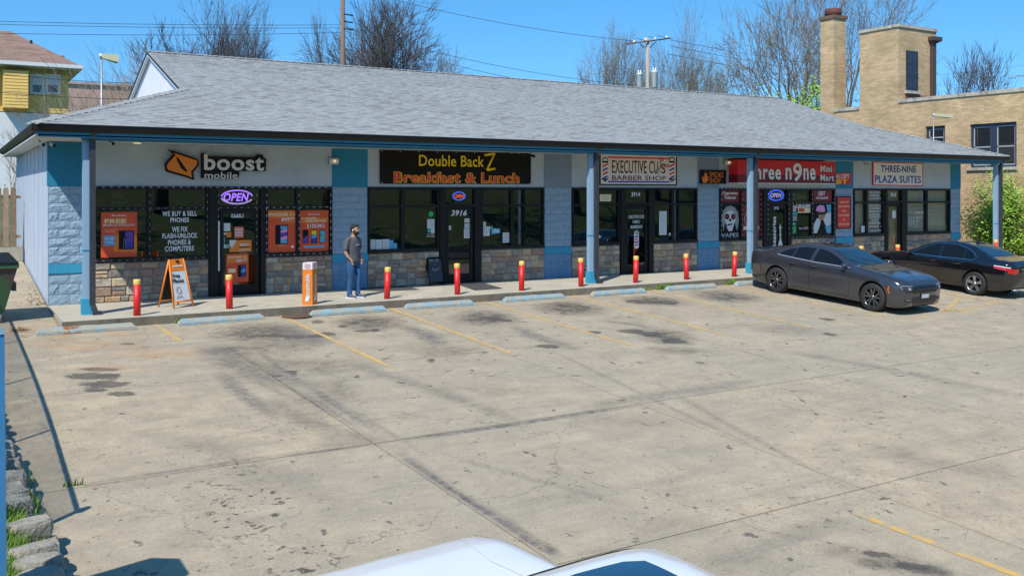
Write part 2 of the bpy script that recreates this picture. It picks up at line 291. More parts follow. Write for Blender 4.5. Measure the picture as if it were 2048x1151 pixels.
def stain_fields(P):
    P = np.array(P); out = {}
    def ell(lst):
        for (x, y, hw, hh, s_, *t) in lst:
            p0 = lot(x, y); rx = (lot(x + hw, y) - lot(x - hw, y)).length / 2; ry = (lot(x, y - hh) - lot(x, y + hh)).length / 2
            dx, dy = P[:, 0] - p0.x, P[:, 1] - p0.y; yield np.hypot((dx * R_.x + dy * R_.y) / rx, (dx * F_.x + dy * F_.y) / ry), s_
    f = np.zeros(len(P))
    for r_, s_ in ell(SOFT): f = np.maximum(f, np.clip((1.15 - r_) / .75, 0, 1) * s_)
    out['soft'] = f; f = np.zeros(len(P)) - .3
    for r_, s_ in ell(HARD): f = np.maximum(f, np.clip(1.45 - r_, -.3, 1) * (.6 + .4 * s_))
    out['hard'] = f; f = np.zeros(len(P))
    for r_, s_ in ell(RUST): f = np.maximum(f, np.clip((1.1 - r_) / .8, 0, 1) * s_)
    out['rust'] = f; f = np.zeros(len(P))
    for r_, s_ in ell([(500, 1020, 110, 70, 1), (600, 1110, 110, 50, 1), (450, 960, 60, 60, .7)]): f = np.maximum(f, np.clip((1.1 - r_) / .6, 0, 1) * s_)
    out['drip'] = f; f = np.zeros(len(P))
    for (a_, b_, wd_, s_) in STREAK:
        a_, b_ = lot(*a_), lot(*b_); m_ = (a_ + b_) / 2; d_ = b_ - a_; L_ = d_.length / 2; d_.normalize(); dx, dy = P[:, 0] - m_.x, P[:, 1] - m_.y
        u = (dx * d_.x + dy * d_.y) / (L_ * 1.05); v = (-dx * d_.y + dy * d_.x) / max(wd_, .07) + .25 * np.sin(u * 3 + a_.x); f = np.maximum(f, np.clip((1 - np.hypot(u ** 3, v)) / .8, 0, 1) * s_)
    out['streak'] = f; return out
M['lot'] = concrete_lot()
M['walk'] = mat('walk_concrete', (0.44, 0.40, 0.315), 0.92, var=0.12, vscale=1.5, bump=0.3, bscale=60, dirt=(0.31, 0.28, 0.22), dscale=1.6, dthr=(0.48, 0.7))

def brick_mat(name, c1, c2, mortar, bw=0.2, bh=0.067, bump=0.4):
    m = bpy.data.materials.new(name); N, Lk = nodes(m); b = N['Principled BSDF']; b.inputs['Roughness'].default_value = 0.9
    ge = N.new('ShaderNodeNewGeometry'); sp = N.new('ShaderNodeSeparateXYZ'); Lk.new(ge.outputs['Position'], sp.inputs[0])
    ad = N.new('ShaderNodeMath'); ad.operation = 'ADD'; Lk.new(sp.outputs[0], ad.inputs[0]); Lk.new(sp.outputs[1], ad.inputs[1])
    cb = N.new('ShaderNodeCombineXYZ'); Lk.new(ad.outputs[0], cb.inputs[0]); Lk.new(sp.outputs[2], cb.inputs[1])
    bt = N.new('ShaderNodeTexBrick'); bt.inputs['Scale'].default_value = 1.0; bt.inputs['Brick Width'].default_value = bw; bt.inputs['Row Height'].default_value = bh
    bt.inputs['Mortar Size'].default_value = 0.006; bt.inputs['Color1'].default_value = (*c1, 1); bt.inputs['Color2'].default_value = (*c2, 1); bt.inputs['Mortar'].default_value = (*mortar, 1)
    bt.inputs['Bias'].default_value = -0.1
    Lk.new(cb.outputs[0], bt.inputs['Vector'])
    n = N.new('ShaderNodeTexNoise'); n.inputs['Scale'].default_value = 0.9; n.inputs['Detail'].default_value = 8; Lk.new(cb.outputs[0], n.inputs['Vector'])
    mr = N.new('ShaderNodeMapRange'); mr.inputs[1].default_value = .3; mr.inputs[2].default_value = .7; mr.inputs[3].default_value = .82; mr.inputs[4].default_value = 1.15; Lk.new(n.outputs[0], mr.inputs[0])
    vm = N.new('ShaderNodeVectorMath'); vm.operation = 'SCALE'; Lk.new(bt.outputs[0], vm.inputs[0]); Lk.new(mr.outputs[0], vm.inputs['Scale']); Lk.new(vm.outputs[0], b.inputs['Base Color'])
    bp = N.new('ShaderNodeBump'); bp.inputs['Strength'].default_value = bump; bp.inputs['Distance'].default_value = 0.01; bp.invert = True
    Lk.new(bt.outputs['Fac'], bp.inputs['Height']); Lk.new(bp.outputs[0], b.inputs['Normal'])
    return m
M['buff'] = brick_mat('buff_brick', (0.60, 0.425, 0.235), (0.44, 0.30, 0.155), (0.33, 0.25, 0.17), 0.30, 0.085)
M['redbrick'] = brick_mat('red_brick', (0.28, 0.08, 0.05), (0.20, 0.06, 0.04), (0.35, 0.30, 0.25), 0.2, 0.075)

def shingle_mat(name, cols, tab=0.33, row=0.14, yax=True, off=0.0):
    """one random tone for each shingle tab"""
    m = bpy.data.materials.new(name); N, Lk = nodes(m); b = N['Principled BSDF']; b.inputs['Roughness'].default_value = 0.92
    ge = N.new('ShaderNodeNewGeometry'); sp = N.new('ShaderNodeSeparateXYZ'); Lk.new(ge.outputs['Position'], sp.inputs[0])
    def mt(op, a, b2=None):
        n = N.new('ShaderNodeMath'); n.operation = op
        for i, v in enumerate((a, b2)):
            if v is None: continue
            if isinstance(v, (int, float)): n.inputs[i].default_value = v
            else: Lk.new(v, n.inputs[i])
        return n.outputs[0]
    rw = mt('FLOOR', mt('DIVIDE', mt('ADD', sp.outputs[1 if yax else 0], off), row))
    wn0 = N.new('ShaderNodeTexWhiteNoise'); wn0.noise_dimensions = '1D'; Lk.new(rw, wn0.inputs['W'])
    cl = mt('FLOOR', mt('ADD', mt('DIVIDE', sp.outputs[0 if yax else 1], tab), mt('MULTIPLY', wn0.outputs[0], 7.0)))
    cb = N.new('ShaderNodeCombineXYZ'); Lk.new(cl, cb.inputs[0]); Lk.new(rw, cb.inputs[1])
    wn = N.new('ShaderNodeTexWhiteNoise'); wn.noise_dimensions = '2D'; Lk.new(cb.outputs[0], wn.inputs['Vector'])
    cr = N.new('ShaderNodeValToRGB'); e = cr.color_ramp.elements
    while len(e) < len(cols): e.new(0.5)
    for i, c in enumerate(cols): e[i].position = i / (len(cols) - 1); e[i].color = (*c, 1)
    Lk.new(wn.outputs[0], cr.inputs[0])
    n = N.new('ShaderNodeTexNoise'); n.inputs['Scale'].default_value = 0.5; n.inputs['Detail'].default_value = 6; Lk.new(ge.outputs['Position'], n.inputs['Vector'])
    n2 = N.new('ShaderNodeTexNoise'); n2.inputs['Scale'].default_value = 60; n2.inputs['Detail'].default_value = 3; Lk.new(ge.outputs['Position'], n2.inputs['Vector'])
    mr = N.new('ShaderNodeMapRange'); mr.inputs[1].default_value = .3; mr.inputs[2].default_value = .7; mr.inputs[3].default_value = .95; mr.inputs[4].default_value = 1.05; Lk.new(n.outputs[0], mr.inputs[0])
    mr2 = N.new('ShaderNodeMapRange'); mr2.inputs[1].default_value = .3; mr2.inputs[2].default_value = .7; mr2.inputs[3].default_value = .8; mr2.inputs[4].default_value = 1.2; Lk.new(n2.outputs[0], mr2.inputs[0])
    vm = N.new('ShaderNodeVectorMath'); vm.operation = 'SCALE'; Lk.new(cr.outputs[0], vm.inputs[0]); Lk.new(mt('MULTIPLY', mr.outputs[0], mr2.outputs[0]), vm.inputs['Scale'])
    Lk.new(vm.outputs[0], b.inputs['Base Color'])
    return m
M['shingle'] = shingle_mat('roof_shingle', [(0.215, 0.22, 0.215), (0.285, 0.295, 0.29), (0.295, 0.305, 0.30), (0.29, 0.30, 0.295), (0.31, 0.32, 0.315)], 0.42, 0.132, True, 0.4005)  # darkest tone stands in for the shadow dashes of the raised tabs
M['shingle_brown'] = shingle_mat('brown_shingle', [(0.22, 0.14, 0.11), (0.32, 0.21, 0.16), (0.27, 0.17, 0.13)], 0.5, 0.20)
M['grass'] = mat('grass', (0.065, 0.10, 0.028), 0.9, var=0.4, vscale=2, dirt=(0.16, 0.13, 0.07), dscale=0.8, dthr=(0.5, 0.7))
M['grass_blade'] = mat('grass_blade', (0.15, 0.27, 0.035), 0.7, var=0.35, vscale=6)
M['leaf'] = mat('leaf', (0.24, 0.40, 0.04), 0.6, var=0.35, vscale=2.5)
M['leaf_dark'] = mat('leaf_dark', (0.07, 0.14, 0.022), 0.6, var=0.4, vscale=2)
M['bud'] = mat('bud_leaf', (0.20, 0.25, 0.07), 0.7, var=0.3)
M['asphalt'] = mat('asphalt', (0.055, 0.055, 0.055), 0.9, var=0.2, vscale=2)

# ------------------------------------------------------------------ building helpers
class MB:
    def __init__(s): s.v = []; s.f = []; s.mi = []; s.ms = []; s.cur = 0; s.sm = []
    def mat(s, m):
        if m not in s.ms: s.ms.append(m)
        s.cur = s.ms.index(m); return s
    def face(s, idx, smooth=False): s.f.append(idx); s.mi.append(s.cur); s.sm.append(smooth)
    def poly(s, pts, smooth=False):
        i = len(s.v); s.v += [tuple(p) for p in pts]; s.face(list(range(i, i + len(pts))), smooth)
    def hexa(s, b, t):
        """bottom and top quads, both counter-clockwise seen from above"""
        i = len(s.v); s.v += [tuple(p) for p in b] + [tuple(p) for p in t]
        for q in ((3, 2, 1, 0), (4, 5, 6, 7), (0, 1, 5, 4), (1, 2, 6, 5), (2, 3, 7, 6), (3, 0, 4, 7)): s.face([i + k for k in q])
        return s
    def box(s, x0, x1, y0, y1, z0, z1):
        return s.hexa([(x0, y0, z0), (x1, y0, z0), (x1, y1, z0), (x0, y1, z0)], [(x0, y0, z1), (x1, y0, z1), (x1, y1, z1), (x0, y1, z1)])
    def wbox(s, s0, s1, d0, d1, z0, z1):
        """box on the shop front: s along it, d out of it (d0 < d1)"""
        q = [(s0, wall_y(s0, d1)), (s1, wall_y(s1, d1)), (s1, wall_y(s1, d0)), (s0, wall_y(s0, d0))]
        return s.hexa([(x, y, z0) for x, y in q], [(x, y, z1) for x, y in q])
    def prism(s, pts, off):
        """closed polygon extruded by the vector off"""
        i = len(s.v); n = len(pts); off = Vector(off)
        s.v += [tuple(p) for p in pts] + [tuple(Vector(p) + off) for p in pts]
        s.face(list(range(i, i + n))); s.face(list(range(i + 2 * n - 1, i + n - 1, -1)))
        for k in range(n): k2 = (k + 1) % n; s.face([i + k2, i + k, i + n + k, i + n + k2])
        return s
    def tube(s, a, b, r0, r1=None, n=6, cap=True, smooth=True):
        a, b = Vector(a), Vector(b); r1 = r0 if r1 is None else r1; d = b - a
        if d.length < 1e-6: return s
        d.normalize(); u = d.orthogonal().normalized(); v = d.cross(u); i = len(s.v)
        for p, r in ((a, r0), (b, r1)):
            for k in range(n): t = 2 * PI * k / n; s.v.append(tuple(p + (u * math.cos(t) + v * math.sin(t)) * r))
        for k in range(n): k2 = (k + 1) % n; s.face([i + k, i + k2, i + n + k2, i + n + k], smooth)
        if cap: s.face([i + k for k in range(n - 1, -1, -1)]); s.face([i + n + k for k in range(n)])
        return s
    def path(s, pts, r, n=6):
        for a, b in zip(pts, pts[1:]): s.tube(a, b, r, r, n)
        return s
    def lathe(s, prof, c=(0, 0, 0), n=20, ax='z', smooth=True, sx=1.0, sy=1.0, caps=True):
        i = len(s.v); c = Vector(c)
        for (r, h) in prof:
            for k in range(n):
                t = 2 * PI * k / n; a, b = r * math.cos(t) * sx, r * math.sin(t) * sy
                s.v.append(tuple(c + Vector({'z': (a, b, h), 'y': (b, h, a), 'x': (h, a, b)}[ax])))
        for j in range(len(prof) - 1):
            for k in range(n): k2 = (k + 1) % n; s.face([i + j * n + k, i + j * n + k2, i + (j + 1) * n + k2, i + (j + 1) * n + k], smooth)
        if caps and prof[0][0] > 1e-4: s.face([i + k for k in range(n - 1, -1, -1)])
        if caps and prof[-1][0] > 1e-4: s.face([i + (len(prof) - 1) * n + k for k in range(n)])
        return s
    def mesh(s, name, m=None):
        me = bpy.data.meshes.new(name); me.from_pydata(s.v, [], s.f)
        if s.ms:
            for x in s.ms: me.materials.append(x)
            me.polygons.foreach_set('material_index', s.mi)
        elif m: me.materials.append(m)
        me.polygons.foreach_set('use_smooth', s.sm); me.update(); return me
    def build(s, name, m=None, parent=None, **kw):
        return link(bpy.data.objects.new(name, s.mesh(name, m)), parent, **kw)
def tag(o, label=None, cat=None, group=None, kind=None):
    if label: o['label'] = label
    if cat: o['category'] = cat
    if group: o['group'] = group
    if kind: o['kind'] = kind
    return o
def wloc(o):
    if o.parent is None: return Vector(o.location)
    return wloc(o.parent) + o.matrix_parent_inverse.translation + o.location
def link(o, parent=None, local=False, **kw):
    COL.objects.link(o)
    if parent is not None:
        o.parent = parent
        if not local: o.matrix_parent_inverse = Matrix.Translation(-wloc(parent))
    return tag(o, **kw)
def empty(name, loc=(0, 0, 0), **kw):
    o = bpy.data.objects.new(name, None); o.location = loc; o.empty_display_size = 0.2; COL.objects.link(o); return tag(o, **kw)
def struct(o): o['kind'] = 'structure'; return o
KIDS = {}
def copy_tree(o, parent=None):
    c = o.copy(); COL.objects.link(c); c.parent = parent
    for ch in [x for x in COL.objects if x.parent == o]: copy_tree(ch, c)
    return c
def dup(root, loc, label=None, rz=None):
    c = copy_tree(root); c.location = loc
    if label: c['label'] = label
    if rz is not None: c.rotation_euler.z = rz
    return c
TEXTS = []
def text_at(body, c, w_, h_, m, parent=None, rot=(PI / 2, 0, -SK), bold=0.0, ext=0.002, name='lettering', shear=0.0, sp=None):
    cu = bpy.data.curves.new(name, 'FONT'); cu.body = body; cu.size = 1.0; cu.align_x = 'CENTER'; cu.align_y = 'CENTER'; cu.offset = (bold if sp is not None else min(bold, .024)); cu.space_character = 1 + 3.0 * min(bold, .024) if sp is None else sp; cu.extrude = ext; cu.shear = shear
    cu.resolution_u = 3; cu.materials.append(m)
    o = bpy.data.objects.new(name, cu); o.rotation_euler = rot; link(o, parent)
    TEXTS.append((o, Vector(c), w_, h_)); return o
def T(body, x0, y0, x1, y1, m, parent=None, d=0.03, **kw):
    a, b = W(x0, y0, d), W(x1, y1, d); cz = (W((x0 + x1) / 2, y0, d)[1] + W((x0 + x1) / 2, y1, d)[1]) / 2
    hz = W((x0 + x1) / 2, y0, d)[1] - W((x0 + x1) / 2, y1, d)[1]; cs = (a[0] + b[0]) / 2
    return text_at(body, (cs, wall_y(cs, d), cz), b[0] - a[0], hz, m, parent, **kw)
def PR(mb, x0, y0, x1, y1, d0, d1):
    """box on the shop front covering a pixel rectangle"""
    a, b = W(x0, y0, d1), W(x1, y1, d1); xm = (x0 + x1) / 2
    mb.wbox(a[0], b[0], d0, d1, W(xm, y1, d1)[1], W(xm, y0, d1)[1]); return mb
def PP(mb, pts, d0, d1):
    """polygon on the shop front from pixels, d0..d1 thick"""
    q = [W(x, y, d1) for x, y in pts]; P0 = [(s, wall_y(s, d1), z) for s, z in q]
    ar = sum(P0[i][0] * P0[(i + 1) % len(P0)][2] - P0[(i + 1) % len(P0)][0] * P0[i][2] for i in range(len(P0)))
    if ar < 0: P0.reverse()
    mb.prism(P0, (0, d1 - d0, 0)); return mb
def ring(cx, cy, rx, ry, n=28, a0=0, a1=360):
    return [(cx + rx * math.cos(R(a0 + (a1 - a0) * k / n)), cy + ry * math.sin(R(a0 + (a1 - a0) * k / n))) for k in range(n + 1)]
def PL(mb, pts, r, d):
    """tube along pixel points on the shop front"""
    P0 = []
    for x, y in pts: s, z = W(x, y, d); P0.append((s, wall_y(s, d), z))
    mb.path(P0, r, 5); return mb

# ------------------------------------------------------------------ ground
def ghash(x, y): return math.sin(x * 0.11 + 1.3) * math.cos(y * 0.09) + 0.5 * math.sin(x * 0.31 + y * 0.23)
def gz(x, y):
    base = lz(min(max(y, -21), 8)) - 0.12
    if y > 8: base += min((y - 8) * 0.055, 3.2)
    if y > 60: base += (y - 60) * 0.02
    if x < -3 and y > 12: base += min(1.0, (-3 - x) / 12) * min(3.2, (y - 12) * 0.14)
    if y < -36: base += min(14, (-36 - y) * 0.33)
    if x < -2.15 and -19 < y < 0: base += 0.32
    if abs(x) > 60 or y > 60 or y < -45: base += 0.4 * ghash(x, y)
    return base
xs = sorted(set([-420, -300, -200, -150] + list(range(-120, -10, 6)) + [-10, -7, -5, -3, -2.2, -1.95, -1.6, 0] + list(range(4, 125, 4)) + [150, 200, 280, 420, 600]))
ys = sorted(set([-420, -250, -160, -110, -90, -75] + list(range(-66, -36, 4)) + [-36, -32, -26, -22, -20, -19, -17, -14, -11, -8, -5, -2, 0, 2, 4, 6, 8, 10, 12, 15, 20, 25, 30, 36, 42, 50, 60, 75, 95, 120, 160, 220, 320, 500]))
g = MB(); g.v = [(x, y, gz(x, y)) for y in ys for x in xs]
nx = len(xs)
for j in range(len(ys) - 1):
    for i in range(nx - 1):
        a = j * nx + i; g.face([a, a + 1, a + nx + 1, a + nx], True)
struct(g.build('ground', M['grass']))
st = MB(); st.poly([(-80, -36, -1.52), (120, -36, -1.52), (120, -26.5, -1.52), (-80, -26.5, -1.52)]); struct(st.build('road', M['asphalt']))
# the lot: a dark bed seen in the joints, with the concrete slabs on it
LOTX0 = -2.08
bed = MB(); M['joint'] = mat('joint_dirt', (0.12, 0.105, 0.085), 0.95, var=0.3)
bed.poly([(LOTX0, -26.5, lz(-26.5) - .022), (58, -26.5, lz(-26.5) - .022), (58, -.9, lz(-.9) - .022), (LOTX0, -.9, lz(-.9) - .022)])
lotobj = struct(bed.build('parking_lot', M['joint']))
def jx(k, y): return 2.02 + 4.38 * k + 0.047 * (-5 - y)
yr = [-0.92, -1.83, -5.80, -9.80, -13.77, -17.75, -21.7, -26.5]
def slab_piece(x0, x1, y1, y0, top=0.0, gap=.008, cell=.075):
    xa = lambda v: (x1[0] if 0 else x0[0]) * v + x0[1] * (1 - v); mb = MB(); XA = (x0[0] + gap, x0[1] + gap); XB = (x1[0] - gap, x1[1] - gap); ya, yb = y0 + gap, y1 - gap
    if XA[0] > 36 or y1 < -18: cell = .6
    nx_, ny_ = max(1, int((XB[0] - XA[0]) / cell)), max(1, int((yb - ya) / cell))
    for j in range(ny_ + 1):
        v = j / ny_; y = ya + (yb - ya) * v; l = XA[1] * (1 - v) + XA[0] * v; r_ = XB[1] * (1 - v) + XB[0] * v
        for i in range(nx_ + 1): mb.v.append((l + (r_ - l) * i / nx_, y, lz(y) + top))
    for j in range(ny_):
        for i in range(nx_): a = j * (nx_ + 1) + i; mb.face([a, a + 1, a + nx_ + 2, a + nx_ + 1])
    st_ = stain_fields([(p[0], p[1]) for p in mb.v]); base = len(mb.v); k = 0
    rim = [i for i in range(nx_ + 1)] + [j * (nx_ + 1) + nx_ for j in range(1, ny_ + 1)] + [ny_ * (nx_ + 1) + i for i in range(nx_ - 1, -1, -1)] + [j * (nx_ + 1) for j in range(ny_ - 1, 0, -1)]
    for q in rim: x, y, z = mb.v[q]; mb.v.append((x, y, z - .02))
    for a in range(len(rim)): b = (a + 1) % len(rim); mb.face([rim[b], rim[a], base + a, base + b])
    me = mb.mesh('concrete_slab', M['lot'])
    for n_, f in st_.items():
        at = me.attributes.new(n_, 'FLOAT', 'POINT'); at.data.foreach_set('value', np.concatenate([f, f[rim]]).astype(np.float32))
    return me
for r in range(len(yr) - 1):
    y1, y0 = yr[r], yr[r + 1]
    for k in range(-1, 13):
        xa = (LOTX0, LOTX0) if k == -1 else (jx(k, y1), jx(k, y0)); xb = (58, 58) if k == 12 else (jx(k + 1, y1), jx(k + 1, y0))
        link(bpy.data.objects.new('concrete_slab', slab_piece(xa, xb, y1, y0, 0.0, gap=.0105 if r > 1 else .006)), lotobj)
# side yard left of the shops and concrete behind the right end
for (x0, x1, ya, yb) in ((-6.5, -.61, -.9, 6.0), (-6.5, -.61, 6.01, 11.0)):
    link(bpy.data.objects.new('concrete_slab', slab_piece((x0, x0), (x1, x1), yb, ya, 0.0, gap=.004, cell=.15)), lotobj)
# raised walk with kerb
walk = struct(empty('sidewalk'))
WE = 33.6
cuts = [-.57, 3.0, 6.9, 10.9, 15.0, 19.2, 23.4, 27.6, WE]
for a, b in zip(cuts, cuts[1:]):
    MB().box(a + .005, b - .005, -.90, 2.6, -.14, 0).build('walk_slab', M['walk'], walk)
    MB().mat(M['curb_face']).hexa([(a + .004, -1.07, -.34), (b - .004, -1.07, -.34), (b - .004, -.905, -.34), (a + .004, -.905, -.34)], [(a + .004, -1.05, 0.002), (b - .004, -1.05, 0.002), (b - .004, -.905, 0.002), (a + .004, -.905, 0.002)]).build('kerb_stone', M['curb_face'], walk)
tops = MB()
for a, b in zip(cuts, cuts[1:]): tops.box(a + .006, b - .006, -1.045, -.906, .0025, .006)
tops.build('kerb_top', M['walk'], walk)
MB().box(-.60, -.575, -1.05, 2.0, -.3, -.004).build('walk_edge', M['concrete_curb'], walk)
MB().box(WE + .1, 60, -.9, 14, -.16, -.02).build('side_pavement', M['walk'], walk)
# painted stall lines
def strip(p, q, w_, name='stall_line', par=None):
    a, b = Vector((p[0], p[1], 0)), Vector((q[0], q[1], 0)); n = (b - a).normalized().cross(Vector((0, 0, 1))) * w_ / 2
    pts = [a - n, a + n, b + n, b - n]; pts = [(v.x, v.y, lz(v.y) + .004) for v in pts]
    mb = MB(); mb.poly(pts[::-1] if (Vector(pts[1]) - Vector(pts[0])).cross(Vector(pts[2]) - Vector(pts[0])).z < 0 else pts)
    return mb.build(name, M['paint_line'], par or lotobj)
for (x0, y0, x1, y1) in [(310, 648, 362, 683), (556, 628, 782, 734), (777, 615, 1022, 706), (965, 602, 1262, 690), (1136, 588, 1450, 669), (1290, 578, 1622, 655), (1436, 568, 1768, 636)]:
    a, b = lot(x0, y0), lot(x1, y1); strip((a.x, a.y), (b.x, b.y), 0.10)
for k in range(4): strip((19.45 + 2.66 * k, -1.15), (19.55 + 2.66 * k, -6.5), 0.10)
for q in [((1710, 1025), (2060, 1160)), ((1857, 613), (1892, 622)), ((1892, 622), (1917, 594)), ((1898, 623), (2005, 603)), ((1905, 619), (1960, 628))]:
    a, b = lot(*q[0]), lot(*q[1]); strip((a.x, a.y), (b.x, b.y), 0.11)
# manhole
mh = empty('manhole_cover', (*lot(594, 632).xy, lot(594, 632).z), label='round rusty drain cover beside the second yellow line near the kerb', cat='manhole cover')
p0 = lot(594, 632)
MB().lathe([(.0, .010), (.33, .010), (.34, .0)], (p0.x, p0.y, p0.z + .003), 28).build('lid', mat('manhole_iron', (0.10, 0.06, 0.04), 0.8, var=.3, vscale=10), mh)
rb = MB()
for k in range(7):
    a = -.24 + .08 * k; h = math.sqrt(.29 ** 2 - a * a); rb.box(p0.x + a - .012, p0.x + a + .012, p0.y - h, p0.y + h, p0.z + .0135, p0.z + .021)
rb.build('rib', mat('manhole_rib', (0.16, 0.09, 0.055), 0.8), mh)
mh.rotation_euler = (0, 0, 0)

# ------------------------------------------------------------------ the strip of shops
B = empty('strip_mall', (16, 6, 0), label='long low strip of five shops with grey shingle roof and blue painted walls', cat='shop building')
XL, XR = -0.57, W(1921, 400)[0]
ZT, ZB, ZS, ZTR = 3.66, 2.67, 0.92, 2.15       # soffit, window head, sill, transom
CAMZ = CAM.z
pill = [(97, 178), (664, 735), (1088, 1143), (1395, 1438), (1671, 1706), (1901, 1921)]
PS = [(WX(a), WX(b)) for a, b in pill]; PS[0] = (XL, WX(180)); PS[5] = (WX(1901), XR)
# wall above the windows, in stucco panels with joints
allx = [PS[0][0], PS[0][1], WX(424), PS[1][0], PS[1][1], WX(880), PS[2][0], PS[2][1], WX(1300), PS[3][0], PS[3][1], WX(1560), PS[4][0], PS[4][1], WX(1800), PS[5][0], PS[5][1]]
kinds = {0: 'teal', 3: 'teal', 6: 'stucco_dark', 9: 'stucco_dark', 12: 'teal', 15: 'teal'}
for i, (a, b) in enumerate(zip(allx, allx[1:])):
    k = kinds.get(i); mb = MB().wbox(a + (.004 if not k else 0), b - (.004 if not k else 0), -.25, 0 if not k else .012, ZB, ZT)
    mb.build('teal_panel' if k == 'teal' else 'grey_panel' if k else 'upper_wall', M[k or 'stucco'], B)
MB().wbox(XL + .01, XR - .01, -.28, -.02, ZB + .01, ZT + .3).build('wall_core', M['stucco'], B)
# block piers
nblocks = []
def cmu(s0, s1, z0, z1, m, rough, d):
    """one concrete block with a broken face"""
    mb = MB(); nx_, nz_ = (4, 3) if rough else (1, 1); g = .005; s0 += g; s1 -= g; z0 += g; z1 -= g
    rows = []
    for j in range(nz_ + 1):
        for i in range(nx_ + 1):
            e = 0 if (i in (0, nx_) or j in (0, nz_)) else 1
            dd = d + (random.uniform(.004, .022) if e else 0.0) if rough else d
            s = s0 + (s1 - s0) * i / nx_; z = z0 + (z1 - z0) * j / nz_; mb.v.append((s, wall_y(s, dd), z))
    for j in range(nz_):
        for i in range(nx_): a = j * (nx_ + 1) + i; mb.face([a, a + 1, a + nx_ + 2, a + nx_ + 1])
    k = len(mb.v)
    mb.v += [(s0, wall_y(s0, d - .03), z0), (s1, wall_y(s1, d - .03), z0), (s1, wall_y(s1, d - .03), z1), (s0, wall_y(s0, d - .03), z1)]
    c = [0, nx_, (nz_ + 1) * (nx_ + 1) - 1, nz_ * (nx_ + 1)]
    for a in range(4): b = (a + 1) % 4; mb.face([k + a, k + b, c[b], c[a]])
    return mb.build('block', m, B)
for pi, (s0, s1) in enumerate(PS):
    MB().wbox(s0 + .004, s1 - .004, -.22, -.012, -.05, ZB - .002).build('pier', M['block_mortar'] if pi == 0 else mat('pier_mortar_%d' % pi if 0 else 'pier_mortar', (0.28, 0.37, 0.50), .95), B)
    zz = [0.0, .235, .47, .705] ; up = [.92 + (ZB - .92) * k / 9 for k in range(10)]
    L_ = s1 - s0; nb = max(1, round(L_ / .405)); bl = L_ / nb
    def course(z0, z1, m, rough, odd, d):
        cutsx = [s0] + [s0 + bl * (k + (.5 if odd else 0)) for k in range(0 if odd else 1, nb)] + [s1]
        for a, b in zip(cutsx, cutsx[1:]):
            if b - a > .05: cmu(a, b, z0, z1, m, rough, d)
    low = M['block_paint'] if pi == 0 else M['block_blue']
    for k in range(3): course(zz[k], zz[k + 1], low, pi == 0, k % 2, .0)
    for k in range(9): course(up[k], up[k + 1], M['block_paint'], True, k % 2, .0)
    MB().wbox(s0 - .003, s1 + .003, -.05, .024, .708, .917).build('blue_stripe', M['teal_light'], B)
# side wall of the left end with vertical sheet joints
sw = MB()
for k in range(9): sw.box(XL - .0, XL + .12, 2.30 + 1.22 * k - (.235 if not k else 0), 2.30 + 1.22 * (k + 1) - .01, -.3, ZT + .05)
sw.build('side_wall', M['side_siding'], B)
MB().box(XL - .012, XL - .001, 2.05, 2.30, ZB, ZT + .0).build('teal_corner_trim', M['teal'], B)
MB().box(XL - .014, XL - .001, 2.05, 2.14, -.2, ZB - .01).build('corner_trim', M['side_siding'], B)
ba = MB()
for y in (3.42, 4.64, 5.86, 7.1, 8.3): ba.box(XL - .012, XL - .001, y - .02, y + .02, .2, ZT)
ba.build('batten', M['side_siding'], B)
MB().box(XL + .13, XR - .05, 12.6, 12.8, -.2, ZT).build('rear_wall', M['side_siding'], B)
MB().box(XR - .12, XR, 1.86, 12.6, -.2, ZT).build('right_wall', M['block_paint'], B)
# dark shop interior: floor, back wall, shelves
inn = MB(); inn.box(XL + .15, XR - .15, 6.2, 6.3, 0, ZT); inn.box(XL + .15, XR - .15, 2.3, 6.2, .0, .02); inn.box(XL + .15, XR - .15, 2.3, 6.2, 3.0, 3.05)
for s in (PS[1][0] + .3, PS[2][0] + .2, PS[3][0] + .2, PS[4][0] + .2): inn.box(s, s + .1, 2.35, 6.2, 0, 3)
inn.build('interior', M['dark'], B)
sh = MB()
for k in range(26):
    x = 1.0 + k * 1.05 + random.uniform(-.2, .2); y = random.uniform(3.2, 5.6); h = random.uniform(.8, 1.9)
    if x < 25: sh.box(x, x + random.uniform(.3, .9), y, y + .3, 0.02, h)
for k in range(60):
    x = random.uniform(.8, 24.5); y = random.uniform(2.6, 3.6); z = random.choice((.9, 1.1, 1.35, 1.6)); sh.box(x, x + random.uniform(.08, .35), y, y + .12, z, z + random.uniform(.06, .28))
sh.build('shop_shelf', M['dark2'], B, kind='stuff')

